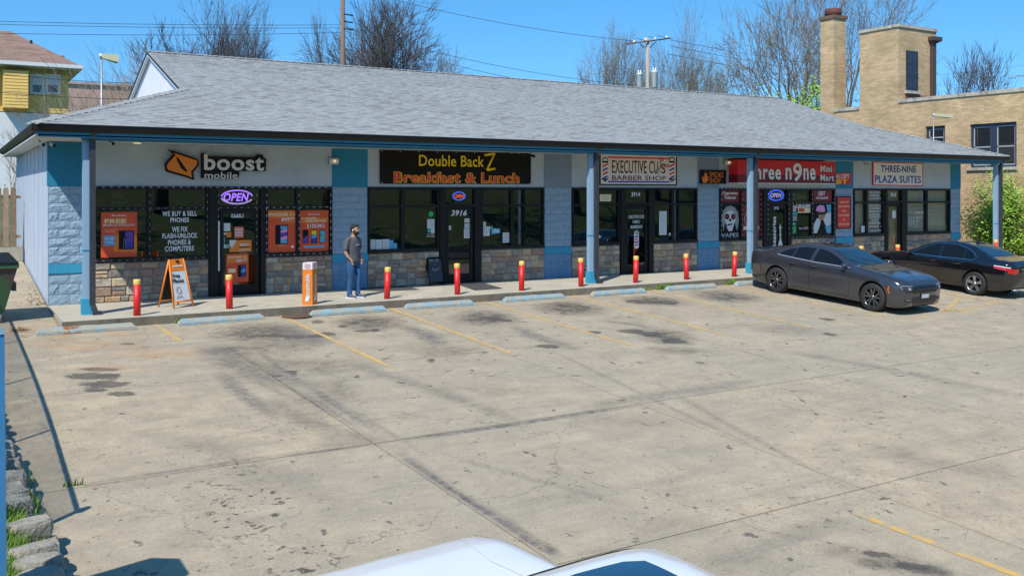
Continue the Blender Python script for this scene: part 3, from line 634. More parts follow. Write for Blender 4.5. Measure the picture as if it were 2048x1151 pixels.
# windows and doors.  rect in px: x0,x1 outer; mullions; returns parts
stoneq = []
def frame_bar(mb, s0, s1, z0, z1, d0=-.10, d1=.03): mb.wbox(s0, s1, d0, d1, z0, z1)
def window(x0, x1, muls, glass='glass', sill=ZS, label=None):
    s0, s1 = WX(x0), WX(x1); fr = MB(); t = .055
    wroot = bpy.data.objects.new('window', fr_mesh := None) if False else None
    frame_bar(fr, s0, s1, ZB - .075, ZB - .002); frame_bar(fr, s0, s1, sill - .005, sill + .085, d1=.045)
    frame_bar(fr, s0, s0 + t, sill + .087, ZB - .077); frame_bar(fr, s1 - t, s1, sill + .087, ZB - .077)
    ms = [WX(m) for m in muls]
    ed = [s0 + t] + sum([[m - .05, m + .05] for m in ms], []) + [s1 - t]
    for m in ms: frame_bar(fr, m - .05, m + .05, sill + .087, ZB - .077)
    for k in range(0, len(ed), 2): frame_bar(fr, ed[k] + .002, ed[k + 1] - .002, ZTR - .035, ZTR + .035, d1=.028)
    wo_ = fr.build('window', M['frame'], B)
    for k in range(0, len(ed), 2):
        for z0, z1 in ((sill + .088, ZTR - .036), (ZTR + .036, ZB - .078)):
            MB().wbox(ed[k] + .001, ed[k + 1] - .001, -.045, -.039, z0, z1).build('pane', M[glass], wo_)
    if sill > .5: stoneq.append((s0, s1))
    return wo_
def door(x0, x1, l0, l1, glass='glass'):
    """x0..x1 dark surround, l0..l1 the leaf"""
    s0, s1, a, b = WX(x0), WX(x1), WX(l0), WX(l1); fr = MB(); dh = 2.12
    frame_bar(fr, s0, s1, ZB - .06, ZB - .002); frame_bar(fr, s0, a - .03, .005, ZB - .062, d1=.05); frame_bar(fr, b + .03, s1, .005, ZB - .062, d1=.05)
    frame_bar(fr, a - .029, b + .029, dh, dh + .09, d1=.045); frame_bar(fr, a - .029, b + .029, .001, .03, d1=.06)
    ta = MB()
    do = fr.build('door_frame', M['frame'], B)
    MB().wbox(a - .028, b + .028, -.045, -.039, dh + .091, ZB - .063).build('transom_pane', M[glass], do)
    lf = MB(); st_ = .09
    frame_bar(lf, a, a + st_, .035, dh - .01, -.07, .0); frame_bar(lf, b - st_, b, .035, dh - .01, -.07, .0)
    frame_bar(lf, a + st_ + .001, b - st_ - .001, .035, .26, -.07, .0); frame_bar(lf, a + st_ + .001, b - st_ - .001, dh - .12, dh - .01, -.07, .0)
    le = lf.build('door', M['frame'], B)
    MB().wbox(a + st_ + .001, b - st_ - .001, -.035, -.03, .262, dh - .122).build('pane', M[glass], le)
    hz = MB(); s = a + .05 ; hz.path([(s, wall_y(s, 0), .92), (s, wall_y(s, .07), .94), (s, wall_y(s, .07), 1.22), (s, wall_y(s, 0), 1.24)], .012, 6)
    hz.build('handle', M['downpipe'], le)
    return do, le
W1 = window(187, 417, [298]); D1 = door(418, 530, 440, 518)
W2 = window(531, 664, [595])
W3 = window(736, 878, [805]); D2 = door(879, 961, 892, 946)
W4 = window(962, 1088, [1024])
W5 = window(1144, 1239, [1190]); D3 = door(1240, 1305, 1251, 1295)
W6 = window(1306, 1394, [1345])
W7 = window(1439, 1524, [1482]); D4 = door(1525, 1581, 1536, 1573)
W8 = window(1582, 1669, [1624])
W9 = window(1707, 1768, [1733], 'glass_clear'); D5 = door(1769, 1811, 1774, 1801, 'glass_clear')
W10 = window(1812, 1900, [1853], 'glass_clear')
# blinds of the last suite
bl = MB()
for a, b in ((1708, 1767), (1813, 1899)):
    for k in range(34): z = ZS + .1 + k * .05; bl.wbox(WX(a) + .06, WX(b) - .06, -.16, -.145, z, z + .042)
bl.build('blind_slat', mat('blind', (0.66, 0.60, 0.46), .7), B, kind='stuff')
MB().wbox(WX(1770), WX(1810), -.16, -.145, .05, 2.6).build('roller_shade', mat('shade', (0.45, 0.36, 0.20), .8), B)
# stone veneer below the windows
VENS = [MB().wbox(s0 + .002, s1 - .002, -.12, .0, -.03, ZS - .007).build('stone_veneer', M['mortar'], B) for s0, s1 in stoneq]; VEN = VENS[-1]
def ven_of(x): return min(((0 if a <= x <= b else min(abs(x - a), abs(x - b))), i) for i, (a, b) in enumerate(stoneq))[1]
stones = []
for s0, s1 in stoneq:
    z = 0.0; hs_ = [.19, .14, .20, .16, .21]; random.shuffle(hs_)
    tot = sum(hs_); hs_ = [h * (ZS - .01) / tot for h in hs_]
    for h in hs_:
        x = s0
        while x < s1 - .02:
            l = random.uniform(.17, .40); l = s1 - x if s1 - x - l < .14 else l
            if h > .17 and random.random() < .25 and l > .2:
                stones.append((x, x + l, z, z + h * .5)); stones.append((x, x + l, z + h * .5, z + h))
            else: stones.append((x, x + l, z, z + h))
            x += l
        z += h
def stone_mb(mb, s0, s1, z0, z1):
    g = .006; s0 += g; s1 -= g; z0 += g; z1 -= g; i = len(mb.v); dd = random.uniform(.022, .045)
    for (fs, fz) in ((0, 0), (1, 0), (1, 1), (0, 1)): s = s0 + (s1 - s0) * fs; mb.v.append((s, wall_y(s, .0), z0 + (z1 - z0) * fz))
    k = min(.022, (z1 - z0) * .25)
    for (fs, fz) in ((0, 0), (1, 0), (1, 1), (0, 1)):
        s = (s0 + k if fs == 0 else s1 - k) + random.uniform(-.008, .008); z = (z0 + k if fz == 0 else z1 - k) + random.uniform(-.006, .006); mb.v.append((s, wall_y(s, dd + random.uniform(-.012, .012)), z))
    s = (s0 + s1) / 2; mb.v.append((s + random.uniform(-.03, .03), wall_y(s, dd + random.uniform(-.006, .014)), (z0 + z1) / 2))
    for a in range(4): b = (a + 1) % 4; mb.face([i + a, i + b, i + 4 + b, i + 4 + a]); mb.face([i + 4 + a, i + 4 + b, i + 8])
stones.sort(key=lambda q: q[0])
for q in stones[:298]: mb = MB(); stone_mb(mb, *q); mb.build('stone', M['stone'], VENS[ven_of((q[0] + q[1]) / 2)])
if len(stones) > 298:
    far = {}
    mb = MB()
    cols = [mat('far_stone_%s' % n, c, .9, var=.2, vscale=9, bump=.5, bscale=14) for n, c in (('tan', (0.40, 0.27, 0.18)), ('brown', (0.28, 0.20, 0.16)), ('grey', (0.30, 0.28, 0.26)), ('slate', (0.17, 0.17, 0.17)), ('buff', (0.36, 0.31, 0.25)))]
    for q in stones[298:]: mb.mat(random.choice(cols)); stone_mb(mb, *q)
    mb.build('far_stone', None, VEN, kind='stuff')
print('stones', len(stones))
# lit strip around the phone shop and mini mart windows
def led(x0, x1, zs, ver=()):
    mb = MB()
    s0, s1 = WX(x0), WX(x1)
    for z in zs:
        s = s0
        while s < s1 - .06: mb.wbox(s, s + .05, .046, .050, z, z + .012); s += .17
    for x in ver:
        s = WX(x); z = ZS + .15
        while z < ZB - .08: mb.wbox(s - .006, s + .006, .051, .054, z, z + .055); z += .17
    return mb
led(188, 663, (ZB - .03,), ()).build('light_strip', M['paper'], B, kind='stuff')
led(188, 415, (ZTR - .005, ZS + .035), (299, 414)).build('light_strip', M['grey_print'], B, kind='stuff')
led(532, 662, (ZTR - .005, ZS + .035), (532, 597, 660)).build('light_strip', M['paper'], B, kind='stuff')
led(438, 518, (2.14,), (436, 512)).build('light_strip', M['grey_print'], B, kind='stuff')
led(1441, 1668, (ZB - .03, ), (1441, 1483, 1520, 1534, 1576, 1584, 1623, 1666)).build('light_strip', M['paper'], B, kind='stuff')
led(1583, 1668, (ZTR - .005, ZS + .035), ()).build('light_strip', M['paper'], B, kind='stuff')
# soffit, beam, fascia, gutter
EX0, EX1, EY = -1.05, 32.35, -0.37
sf = MB(); sf.box(EX0 + .06, EX1 - .06, EY + .1, 2.04, ZT + .005, ZT + .03); sf.box(EX0 + .06, XL - .02, 2.05, 13, ZT + .005, ZT + .03); sf.build('soffit', M['soffit'], B)
jt = MB()
for k in range(13): jt.box(1.3 + k * 2.44, 1.312 + k * 2.44, -.1, 1.9, ZT - .004, ZT + .004)
jt.build('soffit_joint', M['grey_print'], B)
MB().box(EX0 + .1, EX1 - .1, EY + .10, EY + .17, ZT - .02, ZT + .135).build('beam', M['fascia_blue'], B)
MB().box(-.12, EX1 - .3, -.13, .10, ZT - .06, ZT + .004).build('header', M['fascia_blue'], B)
gu = MB()
prof = [(0, 0), (.05, -.0), (.10, .05), (.125, .12), (.125, .135), (.11, .135), (0, .135)]
gu.prism([(EX0 - .02, EY + .095 - a, ZT + .09 + b) for a, b in prof], (EX1 - EX0 + .04, 0, 0))
gu.build('gutter', M['gutter'], B)
gs = MB(); gs.prism([(EX0 + .095 - a, EY - .04, ZT + .09 + b) for a, b in prof[::-1]], (0, 13.6, 0))
gs.build('side_gutter', M['gutter'], B)
MB().box(EX0 + .10, EX0 + .15, EY + .18, 13.2, ZT + .03, ZT + .14).build('side_fascia', mat('side_fascia', (0.12, 0.13, 0.14), .6), B)
MB().box(EX0 - .05, EX1 + .02, EY - .045, EY - .005, ZT + .235, ZT + .243).build('drip_edge', M['metalgrey'], B)
for x, y in ((271, 287), (546, 287.5), (780, 291), (832, 292.5), (880, 294), (985, 296), (1003, 297), (1067, 298), (1163, 301), (1322, 305), (1470, 308), (1596, 313), (1716, 317), (1820, 321)):
    p = onN(x, y, (0, 0, 1), ZT); p.y = min(max(p.y, .2), 1.75)
    MB().lathe([(.0, -.018), (.08, -.016), (.1, .0)], (p.x, p.y, ZT + .003), 16).build('downlight', M['lamp'], B)
# posts with downspouts
def post(X, name='post'):
    mb = MB(); t = .075
    mb.box(X - t, X + t, -t, t, .33, ZT - .062)
    po = mb.build('post', M['post'], B)
    MB().box(X - t - .025, X + t + .05, -t - .03, t + .03, -.0, .33).build('post_base', M['teal_light'], po)
    MB().box(X - t - .01, X + t + .01, -t - .01, t + .01, 1.32, 1.345).build('band', M['teal_light'], po)
    pp = MB(); x0 = X + t - .03; q = [(x0, -.18), (x0 + .11, -.18), (x0 + .11, -.08), (x0, -.08)]
    pp.hexa([(a, b, .22) for a, b in q], [(a, b, ZT - .08) for a, b in q])
    pp.hexa([(a, b, ZT - .078) for a, b in q], [(a + .01, b - .16, ZT + .09) for a, b in q])
    pp.hexa([(a + .05, b - .03, .06) for a, b in q], [(a, b, .218) for a, b in q]); pp.box(x0 + .05, x0 + .22, -.23, -.12, .004, .075)
    pp.build('downspout', M['downpipe'], po)
for X in (-0.03, 12.84, 19.0, 32.10): post(X)
# roof
RS = 1 / 3.0; EZ = ZT + .245; RY = 7.9; RZ = EZ + (RY - EY) * RS; GX0, GX1 = 2.65, 28.75; GH = 3.6; GXR = EX1 - GH
# front slope polygon in plan: corner - hip - gable foot - ridge ends
def fz(y, o=0.0): return EZ + (y - EY) * RS + o
def xlim(y):
    t = (y - EY)
    lo = EX0 + t if t < GH + .1 else GX0 - .12
    hi = EX1 - t if t < GH else GXR + .12
    return lo, hi
rf = MB(); row = .132; y = EY - .03; rows = []
while y < RY:
    y2 = min(y + row, RY); rows.append((y, y2)); y = y2
for (a, b) in rows:
    l0, h0 = xlim(a); l1, h1 = xlim(b - .002)
    za, zb = fz(a, .014), fz(b, .004); i = len(rf.v)
    rf.v += [(l0, a, za), (h0, a, za), (h1, b, zb), (l1, b, zb), (l0, a, za - .012), (h0, a, za - .012)]
    rf.face([i, i + 1, i + 2, i + 3]); rf.face([i + 4, i + 5, i + 1, i])
ROOF = rf.build('roof', M['shingle'], B)
tb = MB(); rr = random.Random(3)
for (a, b) in rows:
    l0, h0 = xlim(b); x = l0 + .1
    while x < h0 - .5:
        l = rr.uniform(.12, .34)
        za, zb = fz(a, .018), fz(b, .006); i = len(tb.v); a2 = a - .004
        tb.v += [(x, a2, za), (x + l, a2, za), (x + l, b, zb), (x, b, zb), (x, a2, za - .010), (x + l, a2, za - .010)]
        tb.face([i, i + 1, i + 2, i + 3]); tb.face([i + 4, i + 5, i + 1, i]); tb.face([i + 4, i, i + 3]); tb.face([i + 1, i + 5, i + 2])
        x += l + rr.uniform(.10, .42)
tb.build('shingle_tab', M['shingle'], B, kind='stuff')
# other slopes
back = MB(); BY = 2 * RY - EY
back.poly([(GX0 - .12, RY, RZ), (GXR + .12, RY, RZ), (GXR + .12, BY - GH, fz(EY + GH)), (EX1, BY, EZ), (EX0, BY, EZ), (GX0 - .12, BY - GH, fz(EY + GH))])
back.poly([(EX0, BY, EZ), (EX0, EY, EZ + .002), (EX0 + GH + .08, EY + GH + .08, fz(EY + GH + .08)), (EX0 + GH + .08, BY - GH, fz(EY + GH))])
back.poly([(EX1, EY, EZ), (EX1, BY, EZ), (EX1 - GH, BY - GH, fz(EY + GH)), (EX1 - GH, EY + GH, fz(EY + GH))])
back.poly([(GXR, EY + GH, fz(EY + GH)), (GXR, BY - GH, fz(EY + GH)), (GXR, RY, RZ)])
back.build('rear_roof_slope', M['shingle'], B)
gb = MB(); y0, y1 = EY + GH - .1, BY - GH + .1
M['gable'] = mat('gable_white', (0.70, 0.70, 0.76), .7, var=.05, vscale=2)
gb.prism([(GX0, y0, fz(y0) - .03), (GX0, RY, RZ - .03), (GX0, y1, fz(y0) - .03)], (.1, 0, 0))
gb.build('gable', M['gable'], B)
gg = MB()
for k in range(18):
    yy = y0 + .5 + k * .45; zt_ = RZ - .1 - abs(yy - RY) * RS
    gg.box(GX0 - .006, GX0 - .001, yy - .012, yy + .012, fz(y0) + .01, zt_)
gg.build('gable_batten', M['gable'], B)
rk = MB()
for sgn in (1, -1):
    a = Vector((GX0 - .14, RY, RZ - .01)); b = Vector((GX0 - .14, RY - sgn * (RY - y0), fz(y0) - .01))
    for (o, hgt, m) in ((0, .05, M['gutter']), (0.02, .12, M['soffit'])):
        q = [a, b, b + Vector((0, 0, -hgt)), a + Vector((0, 0, -hgt))]
        rk.mat(m).prism([p + Vector((o, 0, 0)) for p in (q if sgn > 0 else q[::-1])], (.018 if not o else .09, 0, 0))
rk.build('rake_board', None, B)
# hip and ridge caps: each shingle a piece
def caps(a, b, n, name):
    a, b = Vector(a), Vector(b); d = (b - a) / n; side = d.cross(Vector((0, 0, 1))).normalized() * .15
    for k in range(n):
        p = a + d * k; q = p + d * 1.02; e = Vector((0, 0, .028)); lo = Vector((0, 0, -.048)); mb = MB()
        mb.v = [tuple(p + e - side * 0), tuple(p + side + lo + e), tuple(q + side + lo + e * .3), tuple(q + e * .3), tuple(p - side + lo + e), tuple(q - side + lo + e * .3), tuple(p + side + lo + e - e * .8), tuple(p - side + lo + e - e * .8)]
        for f in ([0, 1, 2, 3], [0, 3, 5, 4], [0, 4, 7, 6, 1]): mb.face(f)
        yield mb
for mb in caps((EX0, EY, EZ + .015), (GX0, EY + GH + .1, fz(EY + GH + .1, .02)), 24, ''): mb.build('hip_shingle', M['shingle'], ROOF)
rest = MB()
def addto(dst, mb): i = len(dst.v); dst.v += mb.v; [dst.face([k + i for k in f]) for f in mb.f]
for mb in caps((EX1, EY, EZ + .015), (GXR, EY + GH, fz(EY + GH, .02)), 24, ''): addto(rest, mb)
for mb in caps((GX0 - .12, RY, RZ + .012), (GXR + .12, RY, RZ + .012), 110, ''): addto(rest, mb)
rest.build('ridge_cap', M['shingle'], ROOF, kind='stuff')
# small metal vent beyond the ridge
v = MB(); v.lathe([(.0, .35), (.16, .30), (.42, .12), (.44, .0)], (0, 0, 0), 18)
p = onY(1095, 160, RY + 1.2)
vo = v.build('roof_vent', M['paper'], B); vo.location = (p.x, RY + 1.0, RZ - .18)
vo.matrix_parent_inverse = Matrix.Translation(-wloc(B))

# ------------------------------------------------------------------ bollards, wheel stops
def make_bollard():
    t = empty('bollard', group='red steel bollards along the walk', cat='bollard')
    MB().lathe([(.072, -.1), (.072, .645), (.0, .645)], n=20).build('pole', M['red'], t, local=True)
    MB().lathe([(.072, .646), (.074, .65), (.074, .742), (.066, .755), (.0, .762)], n=20).build('cap', M['yellow'], t, local=True)
    return t
bo = make_bollard(); first = True
bl_labels = {0: 'red bollard with yellow cap just right of the first blue post', 1: 'red bollard in front of the door numbered 3918', 2: 'red bollard between the standing man and the 3916 door', 3: 'red bollard right in front of the 3916 door',
             4: 'red bollard before the stone wall right of the 3916 door', 5: 'red bollard immediately left of the second blue post', 6: 'red bollard in front of the barber shop door', 7: 'red bollard right of the barber shop door, before its right window',
             8: 'red bollard leaning slightly, just left of the grey car', 9: 'red bollard showing only its top above the grey car windshield', 10: 'red bollard top in front of the 3910 door, behind the black car', 11: 'red bollard beside the last blue post at the right end', 12: 'yellow bollard top just above the black car roof'}
for i, (x, y) in enumerate([(274.7, 631), (459, 617), (774, 597), (915, 588.5), (1043, 580.5), (1162, 572.5), (1271, 565), (1373, 558.5), (1468, 553), (1723, 535), (1795.5, 530), (1991.5, 517), (1928, 520)]):
    p = onZ(x, y, 0) if i < 9 else onY(x, 500, -.63); X = p.x; Y = p.y if i < 9 else -.63
    if i == 0: Y = -.74
    o = bo if first else copy_tree(bo); first = False
    o.location = (X, Y, 0); o['label'] = bl_labels[i]
    o.rotation_euler = (R(random.Random(i).uniform(-1.2, 1.2)), R(random.Random(i + 50).uniform(-1.3, 1.3)), 0); o.scale = (1, 1, random.Random(i + 90).uniform(.97, 1.02))
    if i == 8: o.rotation_euler = (R(0), R(3.5), 0)
    if i == 3: o.rotation_euler = (0, R(-1.2), 0)
def make_stop():
    L_, w_, h = 1.76, .085, .125; mb = MB(); rr = random.Random(5)
    n = 18; sec = [(-w_, 0), (-w_ * .98, h * .45), (-w_ * .55, h), (w_ * .55, h), (w_ * .98, h * .45), (w_, 0)]
    for k in range(n + 1):
        x = -L_ / 2 + L_ * k / n; e = 1.0
        for (a, b) in sec:
            zz_ = b * (0.0 if k in (0, n) and b == h else 1); xx = x
            if b > h * .5: xx = x + (.07 if k == 0 else -.07 if k == n else 0); zz_ = b
            mb.v.append((xx + rr.uniform(-.004, .004), a + rr.uniform(-.005, .005), zz_ + rr.uniform(-.006, .004) * (b > 0)))
    m_ = len(sec)
    for k in range(n):
        for j in range(m_ - 1): a = k * m_ + j; mb.face([a, a + m_, a + m_ + 1, a + 1][::-1])
    mb.face(list(range(m_))[::-1]); mb.face([n * m_ + j for j in range(m_)])
    return mb
sm_ = make_stop().mesh('wheel_stop', M['stop'])
stops = [(75, 665, 265, 655), (358, 650, 523, 636), (618, 630, 766, 620), (812, 618, 944, 609), (1008, 604, 1130, 596), (1178, 591, 1288, 584), (1332, 581, 1434, 575), (1471, 571, 1548, 564)]
sl_ = ['rust stained pale blue wheel stop, first from the left corner of the walk', 'worn pale blue wheel stop in front of the orange sandwich board', 'pale blue wheel stop beside the round drain cover', 'pale blue wheel stop in front of the chalkboard and 3916 door',
       'pale blue wheel stop below the bollard right of door 3916', 'pale blue wheel stop in front of the barber shop door', 'pale blue wheel stop in front of the barber shop right window', 'pale blue wheel stop partly under the rear of the grey car']
for i, q in enumerate(stops):
    a, b = lot(q[0], q[1]), lot(q[2], q[3]); xm = (a.x + b.x) / 2
    if i == 7: xm = a.x + .88
    o = bpy.data.objects.new('wheel_stop', sm_ if i else (lambda m: (m.materials.clear(), m.materials.append(M['stop']), m)[2])(sm_.copy()))
    COL.objects.link(o); o.location = (xm, -1.30 - .0 + .03 * math.sin(i * 2.1), lz(-1.3)); o.rotation_euler = (0, 0, R([-1.5, 1.5, 0, -.5, -.5, 0, -1.5, 1][i]))
    tag(o, sl_[i], 'wheel stop', 'pale blue concrete wheel stops')
    if i == 0:
        rs = MB(); rs.hexa([(-.42, -.092, .01), (-.12, -.092, .01), (-.12, .0, .01), (-.42, .0, .01)], [(-.42, -.052, .128), (-.12, -.052, .128), (-.12, .05, .128), (-.42, .05, .128)])
        rs.build('rust_stain', M['stop_rust'], o, local=True)

# ------------------------------------------------------------------ signs on the shop front (each hangs on the wall: a thing of its own)
def sgn(name, label, cat, x, y, **kw):
    s, z = W(x, y, .05); return empty(name, (s, wall_y(s, .05), z), label=label, cat=cat, **kw)
def swirl(mb, cx, cy, rx, ry, d, h=.004):
    """slanted orange emblem: two pointed lobes round a slash"""
    PP(mb, [(cx - rx, cy + ry * .10), (cx - rx * .75, cy - ry * .45), (cx - rx * .35, cy - ry * .95), (cx - rx * .1, cy - ry * .80), (cx + rx * .85, cy - ry * .48), (cx + rx, cy - ry * .15), (cx + rx * .75, cy + ry * .35), (cx + rx * .45, cy + ry * .98), (cx + rx * .1, cy + ry * .72), (cx - rx * .85, cy + ry * .42)], d, d + h)
# phone shop sign
o = sgn('shop_sign', 'big orange slanted emblem with black edge left of the boost mobile letters', 'sign', 363, 330)
PP(MB(), [(331, 336), (330, 327), (341, 315), (348, 308), (337, 300), (349, 302), (397, 319), (398, 330), (386, 345), (389, 360), (372, 354), (333, 343)], .012, .10).build('backing', M['black'], o)
PP(MB(), [(334, 335), (335, 328), (345, 317), (352, 309), (346, 306), (352, 307), (394, 321), (394, 329), (382, 343), (384, 355), (372, 350), (337, 340)], .101, .115).build('emblem', M['orange'], o)
PP(MB(), [(352, 314), (357, 316), (375, 342), (372, 344), (362, 336), (355, 322)], .116, .120).build('slash', M['black'], o)
o = sgn('shop_sign', 'raised pale letters reading boost mobile on a black backing', 'sign', 466, 332)
bk = MB(); PP(bk, [(403, 306), (414, 307), (415, 312), (512, 314), (514, 309), (526, 309), (527, 315), (532, 317), (532, 342), (479, 342), (478, 353), (474, 357), (403, 356)], .012, .10)
bk.build('backing', M['black'], o)
T('boost', 408, 309, 528, 341, M['cream_w'] if 'cream_w' in M else M['paper'], o, d=.106, bold=.028, ext=.01)
T('mobile', 409, 344, 475, 357, M['paper'], o, d=.106, bold=.01, ext=.01)
# breakfast banner
o = sgn('banner', 'black vinyl banner with yellow Double Backz and red Breakfast & Lunch letters', 'banner', 911, 333)
bn = MB(); i0 = 0; nx_, nz_ = 30, 6; sa, sb_ = W(760, 330, .05)[0], W(1062.5, 330, .05)[0]
zt0 = W(760, 300, .05)[1]; zb0 = W(760, 367.5, .05)[1]; zt1 = W(1062, 306, .05)[1]; zb1 = W(1062, 368, .05)[1]; rr = random.Random(2)
for j in range(nz_ + 1):
    for i in range(nx_ + 1):
        f, q = i / nx_, j / nz_; s = sa + (sb_ - sa) * f; e = 1 if 0 < i < nx_ and 0 < j < nz_ else 0
        bn.v.append((s, wall_y(s, .035 + e * rr.uniform(-.006, .006)), (zb0 + (zb1 - zb0) * f) * (1 - q) + (zt0 + (zt1 - zt0) * f) * q))
for j in range(nz_):
    for i in range(nx_): a = j * (nx_ + 1) + i; bn.face([a, a + 1, a + nx_ + 2, a + nx_ + 1], True)
bn.build('sheet', M['bannerblack'], o)
T('Double Back', 838, 311, 968, 333, M['byellow'], o, d=.05, bold=.012)
PL(MB(), [(969, 310), (989, 307), (974, 340), (990, 337)], .035, .055).build('letter_z', M['byellow'], o)
T('Breakfast & Lunch', 787, 344, 1039, 366, M['byellow'], o, d=.048, bold=.05, sp=1.08)
T('Breakfast & Lunch', 787.6, 345, 1038.4, 365, M['bred'], o, d=.054, bold=.022, sp=1.12)
ey = MB()
for k in range(9):
    for yy in (302, 365.5):
        x = 764 + k * 37; y = yy + k * .7 * (1 if yy < 310 else 0.2); s, z = W(x, y, .05); ey.lathe([(.018, -.004), (.018, .004), (.0, .004)], (s, wall_y(s, .052), z), 8, 'y')
ey.build('eyelet', M['metalgrey'], o)
# barber sign
o = sgn('banner', 'white barber shop banner with striped poles at both ends', 'banner', 1277, 340)
PR(MB(), 1199.5, 309, 1354, 370.5, .012, .035).build('frame', M['black'], o)
PR(MB(), 1201.8, 311.5, 1351.5, 368, .036, .045).build('sheet', M['bannerwhite'], o)
PR(MB(), 1216, 314.2, 1340, 317.5, .046, .049).build('red_bar', M['bred'], o); PR(MB(), 1216, 362, 1340, 365.2, .046, .049).build('purple_bar', M['purple'], o)
T('EXECUTIVE CU', 1224, 321, 1316, 347, M['maroon'], o, d=.05, bold=.008); T('S', 1322, 327, 1331, 347, M['maroon'], o, d=.05, bold=.008)
T('BARBER SHOP', 1224, 351.3, 1332, 360.7, M['maroon'], o, d=.05, bold=.008)
PL(MB(), [(1303, 345), (1334, 330)], .012, .055).build('scissor_blade', M['grey_print'], o); PL(MB(), [(1317, 350), (1322, 322)], .012, .055).build('scissor_blade', M['grey_print'], o)
PL(MB(), ring(1323, 319, 4, 3.4, 12), .012, .055).build('scissor_ring', M['bred'], o); PL(MB(), ring(1334, 332, 4, 2.6, 12), .012, .055).build('scissor_ring', M['bred'], o)
for cx_ in (1210.5, 1344):
    PP(MB(), ring(cx_, 321, 6, 7, 16, 180, 360), .046, .050).build('pole_top', M['black'], o); PP(MB(), ring(cx_, 321.5, 4.6, 5.4, 16, 180, 360), .051, .053).build('pole_dome', M['bannerwhite'], o)
    PR(MB(), cx_ - 5, 324, cx_ + 5, 357, .046, .048).build('pole_field', M['white'], o); PR(MB(), cx_ - 6, 322, cx_ + 6, 325.5, .049, .051).build('pole_collar', M['black'], o)
    PR(MB(), cx_ - 6.5, 357, cx_ + 6.5, 359.5, .049, .051).build('pole_foot', M['black'], o); PP(MB(), [(cx_ - 4, 360), (cx_ + 4, 360), (cx_, 364)], .049, .051).build('pole_tip', M['black'], o)
    for k in range(4):
        y = 326 + k * 8; PP(MB(), [(cx_ - 5, y + 5), (cx_ + 5, y), (cx_ + 5, y + 4), (cx_ - 5, y + 9)], .0485, .0505).build('stripe', M['bred'] if k % 2 == 0 else M['purple'], o)
# smoke shop
o = sgn('banner', 'small black smoke shop banner with orange flame', 'banner', 1425, 353)
PR(MB(), 1399, 340, 1452.5, 367.5, .026, .036).build('sheet', M['black'], o)
T('SMOKE', 1418.7, 344, 1447, 355, M['orange'], o, d=.04, bold=0); T('SHOP', 1418.7, 356, 1441, 366, M['orange'], o, d=.04, bold=0)
PP(MB(), [(1407, 365.5), (1404, 358), (1406, 352), (1408.5, 356), (1409, 349), (1411, 343), (1414.5, 350), (1414, 354), (1417, 352), (1416.5, 360), (1413, 365.5)], .037, .040).build('flame', M['orange'], o)
# mini mart box sign
o = sgn('box_sign', 'long red box sign reading Three n9ne Mini Mart', 'sign', 1570, 343)
d1 = .42; s0, s1 = WX(1470), WX(1671.5)
def on_d(x, y): return W(x, y, d1)[1]
zt_, zb_ = on_d(1600, 322), on_d(1600, 368); zm = zb_ + (zt_ - zb_) * .38; S0, S1 = W(1475, 340, d1)[0], W(1670, 340, d1)[0]
MB().wbox(S0, S1, .02, d1, zm + .001, zt_).build('upper_case', M['signred'], o); MB().wbox(S0, S1, .02, d1, zb_ + .035, zm - .001).build('lower_case', M['signdark'], o)
MB().wbox(S0 - .01, S1 + .01, .02, d1 + .01, zb_, zb_ + .034).build('bottom_trim', M['paper'], o)
for (b, q) in (('Three', (1492, 327, 1563, 360)), ('n', (1570, 334, 1584, 360)), ('9', (1585, 325, 1605, 364)), ('ne', (1606, 335, 1632, 361)), ('Mini', (1640, 330, 1665, 345)), ('Mart', (1640, 348, 1669, 363))):
    T(b, *q, M['black'], o, d=d1 + .004, bold=.05, sp=1.08); T(b, q[0] + .9, q[1] + 1, q[2] - .9, q[3] - 1, M['white'], o, d=d1 + .010, bold=.026, sp=1.12)
o = sgn('banner', 'small red banner with white ACCEPT over yellow BT letters', 'banner', 1686, 357)
PP(MB(), [(1671.5, 347), (1702, 345), (1701, 369), (1671.5, 368)], .02, .03).build('sheet', M['signred'], o)
T('ACCEPT', 1672, 348, 1699, 357, M['white'], o, d=.034, bold=.03); T('BT', 1673, 358.5, 1695, 367.5, M['byellow'], o, d=.034, bold=.06)
o = sgn('notice_board', 'tall red notice on the pier thanking shoppers', 'sign', 1688, 425)
PR(MB(), 1673.5, 392.5, 1702, 457, .03, .05).build('frame', M['black'], o); PR(MB(), 1675.3, 394.5, 1700.2, 455, .051, .056).build('board', M['bred'], o)
for b, y, hw in (('THANK YOU', 404, 9), ('FOR SHOPPING', 412.7, 11), ('HERE', 421.5, 4.5), ('YOUR BUSINESS', 430, 11), ('IS', 439, 2), ('APPRECIATED', 448, 10.5)): T(b, 1688 - hw, y - 1.9, 1688 + hw, y + 1.9, M['cream'], o, d=.058)
o = sgn('shop_sign', 'white sign with red edge and blue THREE-NINE PLAZA SUITES letters', 'sign', 1796, 347)
PP(MB(), [(1746, 323.5), (1846, 326), (1846, 372), (1746, 370.5)], .012, .05).build('frame', M['signred'], o); PP(MB(), [(1747.7, 325.5), (1844.4, 328), (1844.4, 370.3), (1747.7, 368.8)], .051, .056).build('board', M['bannerwhite'], o)
T('THREE-NINE', 1762, 331, 1832, 344.5, M['bluep'], o, d=.06, bold=.02); T('PLAZA SUITES', 1750, 351, 1842, 366, M['bluep'], o, d=.06, bold=.02)

